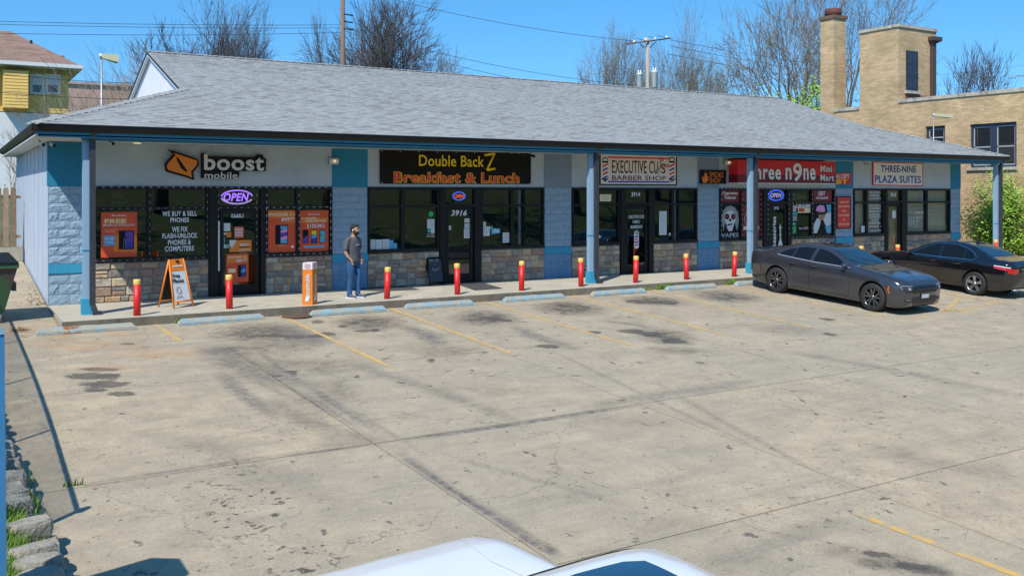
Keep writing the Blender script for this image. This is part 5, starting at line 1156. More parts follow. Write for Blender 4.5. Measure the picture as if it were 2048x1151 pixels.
mb.path([lerp(lerp(a, b, u), lerp(ta, tb2, u), v) + fo for u, v in ((.25, .55), (.3, .65), (.38, .52), (.45, .6), (.52, .5), (.6, .62), (.68, .55), (.75, .66))], .004, 4); mb.path([lerp(lerp(a, b, u), lerp(ta, tb2, u), v) + fo for u, v in ((.12, .93), (.35, .93), (.35, .88), (.12, .88))], .005, 4)
mb.path([lerp(lerp(a, b, u), lerp(ta, tb2, u), v) + fo for u, v in ((.5, .93), (.7, .93), (.7, .88), (.5, .88))], .005, 4)
mb.build('chalk_writing', M['paper'], o)
# mats
def floor_mat(pts, lab):
    mb = MB(); q = [onZ(*p, .012) for p in pts]; mb.prism([Vector((p.x, p.y, .0025)) for p in q][::-1] if (q[1] - q[0]).cross(q[2] - q[0]).z > 0 else [Vector((p.x, p.y, .0025)) for p in q], (0, 0, .012)); tag(mb.build('door_mat', M['mat_rubber']), lab, 'door mat')
floor_mat([(716, 580), (700, 577), (810, 571.5), (838, 578), (770, 581.5)], 'dark rubber mat against the stone wall behind the man'); floor_mat([(915, 568), (966, 565.2), (1005, 576), (950, 579.8)], 'dark rubber mat on the walk right of the 3916 door')

# ------------------------------------------------------------------ vehicles
def curve(keys, x):
    """keys sorted from front (large x) to rear"""
    if x >= keys[0][0]: return keys[0][1]
    for (a, va), (b, vb) in zip(keys, keys[1:]):
        if x >= b: t = (a - x) / (a - b); return va + (vb - va) * t
    return keys[-1][1]
def smooth_curve(keys, x, w_=.07):
    return sum(curve(keys, x + w_ * k / 2) * g_ for k, g_ in ((-2, .1), (-1, .22), (0, .36), (1, .22), (2, .1)))
def smooth(t): t = max(0, min(1, t)); return t * t * (3 - 2 * t)
def car_section(sp, x):
    zt, zb, zl, w_ = (smooth_curve(sp[k], x) for k in ('top', 'belt', 'low', 'wid')); 
    if zt < zb + .015: zt = zb + .015
    dz = zt - zb; t = smooth(dz / .42); wr = sp['roofw']; hood = 1 - t; cr = sp.get('crease', .02)
    P = [(0, zl), (w_ * .80, zl), (w_ * .93, zl + .03), (w_ * .975, zl + (zb - zl) * .22), (w_ * .985, zl + (zb - zl) * .42), (w_ * 1.0, zl + (zb - zl) * .66), (w_ * .992, zl + (zb - zl) * .86), (w_ * .955, zb),
         (w_ * .90 * hood + t * (wr + (w_ * .92 - wr) * .55), zb + dz * (.50)), (w_ * .82 * hood + wr * t, zb + dz * .86), (w_ * .62 * hood + wr * .82 * t, zb + dz * .965), (w_ * .32 * hood + wr * .42 * t, zt - .003), (0, zt)]
    return P
def catmull(P, n=3):
    out = []
    for i in range(len(P) - 1):
        p0 = P[max(i - 1, 0)]; p1 = P[i]; p2 = P[i + 1]; p3 = P[min(i + 2, len(P) - 1)]
        for k in range(n):
            t = k / n; out.append(tuple(.5 * ((2 * p1[j]) + (-p0[j] + p2[j]) * t + (2 * p0[j] - 5 * p1[j] + 4 * p2[j] - p3[j]) * t * t + (-p0[j] + 3 * p1[j] - 3 * p2[j] + p3[j]) * t ** 3) for j in (0, 1)))
    out.append(P[-1]); return out
def car_body(sp, paint, dark):
    xs_ = []; x = sp['front']
    while x > sp['rear']: xs_.append(x); x -= .02 if (x > sp['front'] - .3 or x < sp['rear'] + .3) else .045
    xs_.append(sp['rear']); V = []; Fc = []; n = None
    for x in xs_:
        half = catmull(car_section(sp, x)); ringp = [(y, z) for y, z in half] + [(-y, z) for y, z in half[-2:0:-1]]; n = len(ringp); V += [(x, y, z) for y, z in ringp]
    for i in range(len(xs_) - 1):
        for k in range(n): a = i * n + k; b = i * n + (k + 1) % n; Fc.append([a, b, b + n, a + n][::-1])
    V.append((xs_[0], 0, (V[0][2] + V[n // 2][2]) / 2)); V.append((xs_[-1], 0, (V[-2][2] + V[-1 - n // 2][2]) / 2)); c0, c1 = len(V) - 2, len(V) - 1; m_ = (len(xs_) - 1) * n
    for k in range(n): Fc.append([c0, k, (k + 1) % n][::-1]); Fc.append([c1, m_ + (k + 1) % n, m_ + k][::-1])
    me = bpy.data.meshes.new('body'); me.from_pydata(V, [], Fc); me.materials.append(paint); me.materials.append(dark); me.update()
    bm = bmesh.new(); bm.from_mesh(me); bmesh.ops.recalc_face_normals(bm, faces=bm.faces); bm.to_mesh(me); bm.free()
    bvh = BVHTree.FromPolygons(V, Fc)
    ob = bpy.data.objects.new('body', me); COL.objects.link(ob); cutters = []
    for (ax, r) in sp['arches']:
        for s_ in (1, -1):
            c = MB(); wy = sp['halfw']; nn = 40; a = (ax, s_ * (wy - .24), sp['wr'] + .0); pts = [(ax + r * math.cos(2 * PI * k / nn), sp['wr'] + .015 + r * math.sin(2 * PI * k / nn)) for k in range(nn)]
            y0_, y1_ = sorted((s_ * (wy - .26), s_ * (wy + .2)))
            c.mat(dark); i = len(c.v); c.v += [(p[0], y0_, p[1]) for p in pts] + [(p[0], y1_, p[1]) for p in pts]
            c.face(list(range(nn))); c.face(list(range(2 * nn - 1, nn - 1, -1)))
            for k in range(nn): k2 = (k + 1) % nn; c.face([k2, k, nn + k, nn + k2])
            cm = c.mesh('cut'); bm = bmesh.new(); bm.from_mesh(cm); bmesh.ops.recalc_face_normals(bm, faces=bm.faces); bm.to_mesh(cm); bm.free()
            co = bpy.data.objects.new('cut', cm); COL.objects.link(co); cutters.append(co)
            md = ob.modifiers.new('b', 'BOOLEAN'); md.operation = 'DIFFERENCE'; md.object = co; md.solver = 'EXACT'; md.material_mode = 'TRANSFER'
    bpy.context.view_layer.update(); dg_ = bpy.context.evaluated_depsgraph_get()
    nm = bpy.data.meshes.new_from_object(ob.evaluated_get(dg_)); 
    for p in nm.polygons: p.use_smooth = True
    for c in cutters: bpy.data.objects.remove(c)
    ob.modifiers.clear(); ob.data = nm
    bm = bmesh.new(); bm.from_mesh(nm)
    for e in bm.edges:
        if len(e.link_faces) == 2 and (e.calc_face_angle(0) > R(40) or e.link_faces[0].material_index != e.link_faces[1].material_index): e.smooth = False
    bm.to_mesh(nm); bm.free()
    return ob, bvh
def patch(bvh, poly, axis, sign, off, m, name, parent, step=.05, thick=.0):
    """a panel lying on the body: outline given in the two other axes, dropped onto the body along the axis"""
    pts = [Vector(p) for p in poly]; out = []
    for a, b in zip(pts, pts[1:] + pts[:1]):
        n = max(1, int((b - a).length / step))
        for k in range(n): out.append(a + (b - a) * k / n)
    ne = len(out); edges = [(k, (k + 1) % ne) for k in range(ne)]
    x0 = min(p.x for p in pts); x1 = max(p.x for p in pts); y0 = min(p.y for p in pts); y1 = max(p.y for p in pts)
    def inside(p):
        c = False
        for a, b in zip(pts, pts[1:] + pts[:1]):
            if (a.y > p.y) != (b.y > p.y) and p.x < (b.x - a.x) * (p.y - a.y) / (b.y - a.y) + a.x: c = not c
        return c
    inner = []; yy = y0 + step * .5
    while yy < y1:
        xx = x0 + step * .5
        while xx < x1:
            p = Vector((xx, yy))
            if inside(p) and min((p - q).length for q in out) > step * .45: inner.append(p)
            xx += step
        yy += step
    vs, _, fs, *_r = delaunay_2d_cdt(out + inner, edges, [list(range(ne))], 1, 1e-5)
    V = []; 
    for p in vs:
        if axis == 'y': o_, d_ = Vector((p.x, sign * 3, p.y)), Vector((0, -sign, 0))
        elif axis == 'z': o_, d_ = Vector((p.x, p.y, 4)), Vector((0, 0, -1))
        else: o_, d_ = Vector((sign * 5, p.x, p.y)), Vector((-sign, 0, 0))
        loc, nor, i, dist = bvh.ray_cast(o_, d_)
        if loc is None: loc = V[-1] if V else Vector((0, 0, 0)); V.append(loc.copy()); continue
        if nor.dot(d_) > 0: nor = -nor
        V.append(loc + nor * off)
    mb = MB(); mb.v = [tuple(v) for v in V]
    flipn = None
    for f in fs:
        if len(f) < 3: continue
        a, b, c = (V[k] for k in f[:3]); n_ = (b - a).cross(c - a); want = {'y': Vector((0, sign, 0)), 'z': Vector((0, 0, 1)), 'x': Vector((sign, 0, 0))}[axis]
        mb.face(list(f) if n_.dot(want) >= 0 else list(f)[::-1], True)
    return mb.build(name, m, parent, local=True)
def seam(bvh, pts, axis, sign, w_, off, m, name, parent, step=.06):
    """a thin line on the body"""
    P = []
    pts = [Vector(p) for p in pts]
    for a, b in zip(pts, pts[1:]):
        n = max(1, int((b - a).length / step))
        for k in range(n): P.append(a + (b - a) * k / n)
    P.append(pts[-1]); mb = MB(); L3 = []
    for p in P:
        if axis == 'y': o_, d_ = Vector((p.x, sign * 3, p.y)), Vector((0, -sign, 0))
        elif axis == 'z': o_, d_ = Vector((p.x, p.y, 4)), Vector((0, 0, -1))
        else: o_, d_ = Vector((sign * 5, p.x, p.y)), Vector((-sign, 0, 0))
        loc, nor, i, dist = bvh.ray_cast(o_, d_)
        if loc is None: continue
        if nor.dot(d_) > 0: nor = -nor
        L3.append((loc + nor * off, nor))
    for k, (p, n_) in enumerate(L3):
        t = (L3[min(k + 1, len(L3) - 1)][0] - L3[max(k - 1, 0)][0]).normalized(); s = t.cross(n_) * w_ / 2; mb.v += [tuple(p + s), tuple(p - s)]
    for k in range(len(L3) - 1): mb.face([2 * k, 2 * k + 1, 2 * k + 3, 2 * k + 2], True)
    return mb.build(name, m, parent, local=True)
def wheel(sp, x, y, side, style, parent):
    r = sp['wr']; wd = sp.get('tw', .115); c = (x, y, r)
    t = MB().lathe([(r * .66, -wd), (r * .90, -wd * 1.02), (r * .985, -wd * .82), (r, -wd * .5), (r, wd * .5), (r * .985, wd * .82), (r * .90, wd * 1.02), (r * .70, wd), (r * .66, wd * .8), (r * .66, -wd)], (0, 0, 0), 44, 'y', caps=False)
    wo = t.build('wheel', M['rubber'], parent, local=True); wo.location = c
    rm = M['rim_dark'] if style == 'dark' else M['rim']
    q = MB().lathe([(r * .67, wd * .86), (r * .70, wd * .98), (r * .685, wd * 1.0), (r * .64, wd * .86), (r * .62, -wd * .4)], (0, 0, 0), 44, 'y', caps=False); sgn_ = side
    def flip(mb):
        if sgn_ < 0: mb.v = [(a, -b, c_) for a, b, c_ in mb.v]; mb.f = [f[::-1] for f in mb.f]
        return mb
    flip(q).build('rim', rm, wo, local=True)
    MB().lathe([(.0, 0), (r * .63, 0)], (0, -.02 * sgn_, 0), 24, 'y').build('brake_disc', mat('brake', (.05, .05, .05), .4, metal=.6) if 'brake' not in M else M['brake'], wo, local=True)
    for k in range(5):
        sp_ = MB(); a0 = 2 * PI * k / 5 + .3
        arms = ((-.16, -.30), (.16, .30)) if style == 'dark' else ((0, 0),)
        for (da, db) in arms:
            ri, ro = r * .10, r * .655; wi, wo_ = (.017, .019) if style == 'dark' else (.026, .050)
            pa = Vector((math.cos(a0 + da * .6) * ri, 0, math.sin(a0 + da * .6) * ri)); pb = Vector((math.cos(a0 + db * .85) * ro, 0, math.sin(a0 + db * .85) * ro)); d_ = (pb - pa).normalized(); n_ = Vector((d_.z, 0, -d_.x))
            ya, yb = wd * .70, wd * .86
            top = [pa + n_ * wi + Vector((0, ya, 0)), pa - n_ * wi + Vector((0, ya, 0)), pb - n_ * wo_ + Vector((0, yb, 0)), pb + n_ * wo_ + Vector((0, yb, 0))]; bot = [p - Vector((0, .035, 0)) + (n_ * .006 if i in (0, 3) else -n_ * .006) for i, p in enumerate(top)]
            sp_.hexa(bot, top) if (top[1] - top[0]).cross(top[2] - top[0]).y > 0 else sp_.hexa(bot[::-1], top[::-1])
        flip(sp_).build('spoke', rm, wo, local=True)
    flip(MB().lathe([(r * .15, wd * .6), (r * .14, wd * .80), (.0, wd * .82)], (0, 0, 0), 16, 'y')).build('hub', rm, wo, local=True)
    return wo
def mirror_box(cx, cy, cz, parent, m, s_, k=1.0):
    mb = MB(); w_ = .17 * k
    mb.lathe([(.0, 0), (.05, .01), (.075, .05), (.07, .11), (.0, .125)], (0, 0, 0), 12, 'x', sx=1.0 * k * 1.35, sy=.85)
    o_ = mb.build('side_mirror', m, parent, local=True); o_.location = (cx, cy + s_ * .10, cz); MB().tube((cx, cy - s_ * .03, cz - .03), (cx + .03, cy + s_ * .07, cz - .02), .02, .02, 6).build('mirror_arm', M['black'], parent, local=True)
    return o_
def paint(name, col, coat=1.0, metal=.6, rough=.32):
    m = mat(name, col, rough, metal=metal, coat=coat, var=.04, vscale=1.5); m.node_tree.nodes['Principled BSDF'].inputs['Coat Roughness'].default_value = .04; return m
def place(o, x, y, heading):
    """stand a vehicle on the sloping lot, nose along heading"""
    n = Vector((0, -LS, 1)).normalized(); f = Vector((math.cos(heading), math.sin(heading), 0)); f = (f - n * f.dot(n)).normalized(); l = n.cross(f)
    m_ = Matrix((f, l, n)).transposed().to_4x4(); o.matrix_world = Matrix.Translation((x, y, lz(y) + .004)) @ m_
CARM = dict(seam=mat('panel_gap', (.006, .006, .006), .6), lens=mat('lamp_lens', (.26, .28, .30), .25, spec=.5), lensdark=mat('headlight_lens', (.035, .038, .042), .08, spec=.6), redlens=mat('tail_lens', (.45, .008, .008), .12, spec=.8), amber=mat('marker_lens', (.75, .10, .01), .2), plate=mat('plate', (.45, .50, .55), .4), grille=mat('grille', (.010, .010, .011), .35))

# grey four-door, nose towards the camera
dk = mat('wheel_well', (.012, .012, .012), .9)
SP = dict(front=2.369, rear=-2.652, halfw=.945, roofw=.60, wr=.352, arches=((1.53, .405), (-1.53, .405)),
          top=[(2.369, .60), (2.343, .74), (2.265, .835), (2.023, .915), (1.591, .985), (1.000, 1.045), (0.820, 1.07), (0.500, 1.215), (0.150, 1.36), (-0.100, 1.43), (-0.450, 1.465), (-0.850, 1.455), (-1.200, 1.40), (-1.607, 1.29), (-2.047, 1.165), (-2.245, 1.13), (-2.487, 1.125), (-2.597, 1.10), (-2.652, .98)],
          belt=[(2.369, .585), (2.300, .72), (2.110, .82), (1.677, .90), (1.100, .955), (0.500, .985), (-0.600, 1.0), (-1.200, 1.03), (-1.717, 1.065), (-2.267, 1.085), (-2.542, 1.05), (-2.652, .95)],
          low=[(2.369, .33), (2.317, .20), (2.110, .165), (-2.047, .18), (-2.432, .24), (-2.652, .38)],
          wid=[(2.369, .60), (2.334, .76), (2.248, .86), (2.066, .915), (1.677, .945), (0.800, .935), (-0.600, .935), (-1.500, .95), (-2.157, .925), (-2.487, .86), (-2.597, .80), (-2.652, .68)])
gcar = empty('parked_car', (18.33, -4.12, 0), label='dark grey four-door car parked nose outward beside the third blue post', cat='car', group='cars parked before the shops')
P1_ = paint('grey_metallic', (0.060, 0.062, 0.072), metal=.55, rough=.18)
bodyo, bv = car_body(SP, P1_, dk); bodyo.name = 'body'; bodyo.parent = gcar
for s_ in (1, -1):
    for poly, nm in (([(.72, 1.02), (.30, 1.20), (.02, 1.30), (-.26, 1.352), (-.33, 1.355), (-.36, 1.03)], 'front_door_window'), ([(-.47, 1.035), (-.44, 1.358), (-.80, 1.345), (-1.0, 1.31), (-1.03, 1.06)], 'rear_door_window'), ([(-1.09, 1.065), (-1.06, 1.295), (-1.28, 1.235), (-1.48, 1.13), (-1.50, 1.09)], 'quarter_window')):
        patch(bv, poly, 'y', s_, .006, M['autoglass'], nm, gcar)
    seam(bv, [(.80, 1.0), (-.35, 1.012), (-1.05, 1.045), (-1.55, 1.075)], 'y', s_, .018, .008, M['chrome'] if 0 else CARM['lens'], 'window_trim', gcar)
    for pts in ([(.88, 1.0), (.86, .55), (.80, .27)], [(-.42, 1.36), (-.41, 1.0), (-.44, .6), (-.42, .27)], [(-1.04, 1.31), (-1.08, 1.03), (-1.02, .84), (-1.14, .66), (-1.12, .60)], [(.80, .265), (-1.05, .27)]): seam(bv, pts, 'y', s_, .009, .003, CARM['seam'], 'panel_gap', gcar)
    for hx in (-.28, -1.0):
        mb = MB().lathe([(.0, -.10), (.018, -.085), (.022, 0), (.018, .085), (.0, .10)], (0, 0, 0), 8, 'x'); loc, nor, *_ = bv.ray_cast(Vector((hx, s_ * 3, .90)), Vector((0, -s_, 0))); h = mb.build('door_handle', P1_, gcar, local=True); h.location = loc + nor * .02
    for hx in (-.28, -1.0): seam(bv, [(hx + .09, .885), (hx - .09, .885)], 'y', s_, .03, .004, CARM['seam'], 'handle_recess', gcar)
    seam(bv, [(.85, .80), (.3, .86), (-.4, .885), (-1.2, .90), (-2.2, .93)], 'y', s_, .010, .0035, paint('crease_shade', (.07, .068, .078)) if 'crz' not in M else M['crz'], 'crease', gcar)  # thin strip whose tint stands in for shading along a body crease
    mirror_box(.63, s_ * .86, 1.055, gcar, P1_, s_)
    patch(bv, [(s_ * .48, .70), (s_ * .52, .60), (s_ * .80, .63), (s_ * .845, .70), (s_ * .78, .735)] if s_ > 0 else [(s_ * .48, .70), (s_ * .78, .735), (s_ * .845, .70), (s_ * .80, .63), (s_ * .52, .60)], 'x', 1, .008, CARM['lensdark'], 'headlight', gcar, .03)
    seam(bv, [(s_ * .50, .715), (s_ * .78, .74), (s_ * .84, .705), (s_ * .80, .632)], 'x', 1, .014, .013, CARM['lens'], 'daytime_lamp', gcar, .03)
    patch(bv, [(s_ * .58, .60 + .03), (s_ * .66, .635), (s_ * .66, .69), (s_ * .59, .69)], 'x', 1, .014, CARM['lens'], 'lamp_reflector', gcar, .02)
    patch(bv, [(s_ * .50, .36), (s_ * .74, .35), (s_ * .76, .41), (s_ * .56, .42)], 'x', 1, .008, CARM['grille'], 'fog_lamp_recess', gcar, .03)
    seam(bv, [(s_ * .56, .395), (s_ * .73, .392)], 'x', 1, .014, .014, CARM['lens'], 'fog_lamp', gcar, .03)
    seam(bv, [(1.985, .70), (1.97, .60), (2.0, .52)], 'y', s_, .032, .010, CARM['amber'], 'side_marker', gcar); seam(bv, [(-2.10, .62), (-2.14, .52)], 'y', s_, .03, .010, CARM['redlens'], 'side_marker', gcar)
    seam(bv, [(2.2, s_ * .60), (1.7, s_ * .52), (1.0, s_ * .60)], 'z', 1, .014, .004, CARM['seam'] if 0 else P1_, 'hood_crease', gcar)
    seam(bv, [(2.30, s_ * .62), (2.12, s_ * .80), (1.6, s_ * .83), (.95, s_ * .80)], 'z', 1, .008, .003, CARM['seam'], 'hood_gap', gcar)
    for k in range(3): seam(bv, [(1.32 - .05 * k, s_ * .40), (1.30 - .05 * k, s_ * .52)], 'z', 1, .02, .003, CARM['seam'], 'hood_vent', gcar)
patch(bv, [(.80, -.66), (.84, -.3), (.84, .3), (.80, .66), (.45, .62), (.08, .535), (.03, .3), (.03, -.3), (.08, -.535), (.45, -.62)], 'z', 1, .006, M['autoglass_sky_tint'], 'windshield', gcar)
patch(bv, [(-1.22, -.47), (-1.16, 0), (-1.22, .47), (-1.6, .60), (-2.02, .62), (-2.06, 0), (-2.02, -.62), (-1.6, -.60)], 'z', 1, .006, M['autoglass'], 'rear_window', gcar)
patch(bv, [(-.05, -.36), (-.02, 0), (-.05, .36), (-.48, .38), (-.48, -.38)], 'z', 1, .004, M['autoglass'], 'sunroof', gcar)
patch(bv, [(-.55, .705), (-.56, .62), (-.46, .545), (.46, .545), (.56, .62), (.55, .705), (.3, .73), (-.3, .73)], 'x', 1, .008, CARM['grille'], 'grille', gcar, .04)
for z in (.60, .635, .67): seam(bv, [(-.44, z), (.44, z)], 'x', 1, .012, .016, M['black'] if z != .635 else CARM['lensdark'], 'grille_bar', gcar)
patch(bv, [(-.52, .40), (-.44, .24), (.44, .24), (.52, .40), (.47, .46), (-.47, .46)], 'x', 1, .008, CARM['grille'], 'lower_intake', gcar, .04)
MB().box(2.372, 2.39, -.17, .17, .40, .53).build('plate_holder', CARM['grille'], gcar, local=True); MB().box(2.3905, 2.396, -.15, .15, .415, .515).build('number_plate', CARM['plate'], gcar, local=True)
MB().box(-2.60, -2.42, -.66, .66, 1.125, 1.15).build('spoiler', P1_, gcar, local=True)
for s_, y_ in ((-1, -.2), (1, .35)): seam(bv, [(.80, y_), (.60, y_ - .45)], 'z', 1, .018, .012, M['black'], 'wiper', gcar)
for (ax, _) in SP['arches']:
    for s_ in (1, -1): wheel(SP, ax, s_ * .83, s_, 'dark', gcar)
o_ = MB().hexa([(.74, -.42, 1.093), (.74, -.36, 1.093), (.70, -.36, 1.108), (.70, -.42, 1.108)], [(.745, -.42, 1.096), (.745, -.36, 1.096), (.705, -.36, 1.112), (.705, -.42, 1.112)]).build('inspection_sticker', M['pink'], gcar, local=True)
place(gcar, 18.28, -4.12, R(-90 + 2.5)); 
# black four-door, nose towards the shops
SB = dict(front=2.41, rear=-2.43, halfw=.925, roofw=.60, wr=.335, arches=((1.445, .385), (-1.445, .385)),
          top=[(2.41, .56), (2.38, .70), (2.25, .80), (1.9, .88), (1.4, .95), (1.0, 1.0), (.85, 1.03), (.5, 1.20), (.2, 1.33), (-.05, 1.41), (-.4, 1.455), (-.8, 1.45), (-1.15, 1.38), (-1.5, 1.25), (-1.78, 1.13), (-2.0, 1.085), (-2.3, 1.075), (-2.39, 1.05), (-2.43, .9)],
          belt=[(2.41, .55), (2.3, .70), (2.0, .80), (1.4, .885), (.8, .93), (-.6, .96), (-1.5, .985), (-2.0, 1.0), (-2.32, .98), (-2.43, .86)],
          low=[(2.41, .32), (2.35, .20), (2.1, .17), (-2.0, .19), (-2.3, .25), (-2.43, .34)],
          wid=[(2.41, .50), (2.36, .66), (2.2, .80), (1.9, .875), (1.45, .91), (.8, .915), (-.8, .92), (-1.5, .925), (-2.0, .895), (-2.3, .83), (-2.39, .77), (-2.43, .68)])
bcar = empty('parked_car', (23.6, -3.58, 0), label='black four-door car parked nose toward the shops at the right edge', cat='car', group='cars parked before the shops')
P2_ = paint('black_paint', (0.006, 0.006, 0.008), metal=.0, rough=.15)
bodyo, bv = car_body(SB, P2_, dk); bodyo.parent = bcar
for s_ in (1, -1):
    for poly, nm in (([(.66, .975), (.28, 1.17), (.0, 1.295), (-.22, 1.335), (-.24, .985)], 'front_door_window'), ([(-.35, .99), (-.33, 1.345), (-.75, 1.345), (-.98, 1.29), (-1.0, 1.01)], 'rear_door_window'), ([(-1.06, 1.01), (-1.03, 1.275), (-1.22, 1.20), (-1.36, 1.08), (-1.30, 1.02)], 'quarter_window')):
        patch(bv, poly, 'y', s_, .006, M['autoglass'], nm, bcar)
    seam(bv, [(.74, .955), (-.3, .968), (-1.05, .99), (-1.34, 1.0), (-1.42, 1.08), (-1.24, 1.22), (-1.0, 1.31), (-.75, 1.365), (-.3, 1.365), (.0, 1.315), (.3, 1.185), (.74, .965)], 'y', s_, .016, .008, M['chrome'], 'window_trim', bcar)
    for pts in ([(.80, .95), (.82, .55), (.76, .27)], [(-.29, 1.34), (-.29, .95), (-.33, .6), (-.32, .27)], [(-1.02, 1.28), (-1.06, .98), (-1.0, .80), (-1.1, .66)], [(.76, .265), (-1.0, .27)]): seam(bv, pts, 'y', s_, .009, .003, mat('gap_grey', (.03, .03, .03), .6) if 0 else CARM['seam'], 'panel_gap', bcar)
    for hx in (-.12, -.88):
        mb = MB().lathe([(.0, -.10), (.018, -.085), (.022, 0), (.018, .085), (.0, .10)], (0, 0, 0), 8, 'x'); loc, nor, *_ = bv.ray_cast(Vector((hx, s_ * 3, .84)), Vector((0, -s_, 0))); h = mb.build('door_handle', P2_, bcar, local=True); h.location = loc + nor * .02
        seam(bv, [(hx + .09, .838), (hx - .09, .838)], 'y', s_, .008, .042, M['chrome'], 'handle_trim', bcar)
    mirror_box(.62, s_ * .84, 1.0, bcar, P2_, s_)
    patch(bv, [(s_ * .40, .86), (s_ * .42, .755), (s_ * .62, .71), (s_ * .80, .75), (s_ * .78, .86)], 'x', -1, .008, CARM['redlens'], 'tail_light', bcar, .03)
    seam(bv, [(-2.40, .845), (-2.28, .86), (-2.12, .875), (-1.98, .90)], 'y', s_, .085, .008, CARM['redlens'], 'tail_light_side', bcar, .03)
    seam(bv, [(-2.38, .895), (-2.24, .912), (-2.06, .92), (-1.98, .925)], 'y', s_, .02, .011, M['white'], 'reverse_lens', bcar, .03)
    seam(bv, [(1.80, .62), (1.88, .62)], 'y', s_, .03, .008, M['cream'], 'side_marker', bcar); seam(bv, [(2.0, s_ * .72), (1.3, s_ * .72), (.9, s_ * .74)], 'z', 1, .008, .003, CARM['seam'], 'hood_gap', bcar)
    patch(bv, [(s_ * .42, .70), (s_ * .45, .60), (s_ * .66, .60), (s_ * .70, .68)], 'x', 1, .008, CARM['lens'], 'headlight', bcar, .03)
patch(bv, [(.80, -.64), (.84, -.3), (.84, .3), (.80, .64), (.45, .61), (.08, .54), (.03, .3), (.03, -.3), (.08, -.54), (.45, -.61)], 'z', 1, .006, M['autoglass_sky_tint'], 'windshield', bcar)
patch(bv, [(-1.14, -.50), (-1.08, 0), (-1.14, .50), (-1.42, .60), (-1.74, .62), (-1.78, 0), (-1.74, -.62), (-1.42, -.60)], 'z', 1, .006, M['autoglass_sky_tint'], 'rear_window', bcar)
seam(bv, [(-1.85, -.70), (-1.84, .70)], 'z', 1, .008, .004, CARM['seam'], 'trunk_gap', bcar); seam(bv, [(-.76, .62), (-.36, .64), (.36, .64), (.76, .62)], 'x', -1, .012, .004, CARM['seam'], 'bumper_gap', bcar)
MB().box(-2.46, -2.445, -.16, .16, .70, .81).build('number_plate', CARM['plate'], bcar, local=True); MB().lathe([(.0, 0), (.035, .0), (.035, .01), (.0, .012)], (-2.43, 0, .92), 14, 'x').build('round_badge', CARM['lens'], bcar, local=True)
seam(bv, [(-.3, .845), (.3, .845)], 'x', -1, .018, .02, M['chrome'], 'handle_strip', bcar)
for y_ in (.46, .53): MB().tube((-2.30, y_, .27), (-2.46, y_, .27), .03, .03, 10).build('exhaust_tip', M['chrome'], bcar, local=True)
mb = MB().lathe([(.0, .06), (.03, .03), (.05, .0)], (-.95, 0, 1.44), 8, 'z', sx=2.0, sy=.5); mb.build('antenna_fin', P2_, bcar, local=True)
for (ax, _) in SB['arches']:
    for s_ in (1, -1): wheel(SB, ax, s_ * .815, s_, 'silver', bcar)
place(bcar, 23.62, -3.58, R(90 + 1.0))
# white wagon in the foreground
SV = dict(front=2.40, rear=-2.40, halfw=.96, roofw=.70, wr=.37, arches=((1.45, .43), (-1.40, .43)),
          top=[(2.40, .80), (2.37, 1.04), (2.27, 1.14), (2.0, 1.19), (1.5, 1.23), (1.12, 1.25), (.85, 1.42), (.62, 1.64), (.50, 1.76), (.35, 1.825), (.1, 1.85), (-.4, 1.86), (-1.2, 1.85), (-1.8, 1.80), (-2.0, 1.70), (-2.2, 1.30), (-2.34, 1.1), (-2.40, .9)],
          belt=[(2.40, .78), (2.3, 1.0), (2.1, 1.09), (1.5, 1.15), (1.0, 1.17), (0, 1.18), (-2.0, 1.15), (-2.3, 1.02), (-2.40, .85)],
          low=[(2.40, .4), (2.3, .25), (-2.2, .28), (-2.40, .4)], wid=[(2.40, .74), (2.34, .86), (2.2, .92), (1.9, .955), (1.4, .965), (-1.5, .965), (-2.1, .93), (-2.3, .88), (-2.40, .80)])
vcar = empty('parked_car', (.25, -17.5, 0), label='white car in the foreground showing its hood and glass roof', cat='car')
P3_ = paint('white_paint', (0.74, 0.74, 0.73), metal=0, rough=.35)
bodyo, bv = car_body(SV, P3_, dk); bodyo.parent = vcar
for s_ in (1, -1):
    for poly, nm in (([(.90, 1.14), (.42, 1.52), (.1, 1.60), (-.1, 1.61), (-.12, 1.15)], 'front_door_window'), ([(-.2, 1.15), (-.18, 1.615), (-1.05, 1.60), (-1.1, 1.17)], 'rear_door_window'), ([(-1.2, 1.18), (-1.16, 1.59), (-1.7, 1.55), (-1.85, 1.2)], 'quarter_window')): patch(bv, poly, 'y', s_, .006, M['autoglass'], nm, vcar)
    seam(bv, [(2.28, s_ * .60), (1.7, s_ * .50), (1.15, s_ * .56)], 'z', 1, .035, .005, P3_, 'hood_crease', vcar); seam(bv, [(2.33, s_ * .66), (2.0, s_ * .80), (1.4, s_ * .83), (1.05, s_ * .80)], 'z', 1, .010, .003, CARM['seam'] if 0 else mat('white_gap', (.25, .26, .27), .6), 'hood_gap', vcar)
    seam(bv, [(.38, s_ * .73), (-.2, s_ * .74), (-1.7, s_ * .74)], 'z', 1, .05, .012, M['black'], 'roof_rail', vcar)
    mirror_box(.74, s_ * .90, 1.17, vcar, P3_, s_, 1.3)
patch(bv, [(1.10, -.70), (1.14, 0), (1.10, .70), (.48, .62), (.45, 0), (.48, -.62)], 'z', 1, .006, M['autoglass_sky_tint'], 'windshield', vcar)
M['roofglass'] = mat('roof_glass', (.012, .05, .10), .05, spec=1)  # sky reflection is put into the blue base colour
patch(bv, [(.18, -.40), (.23, -.3), (.25, 0), (.23, .3), (.18, .40), (-.9, .45), (-.9, -.45)], 'z', 1, .006, M['roofglass'], 'glass_roof', vcar)
for (ax, _) in SV['arches']:
    for s_ in (1, -1): wheel(SV, ax, s_ * .84, s_, 'silver', vcar)
place(vcar, .20, -17.42, R(90 + 4))

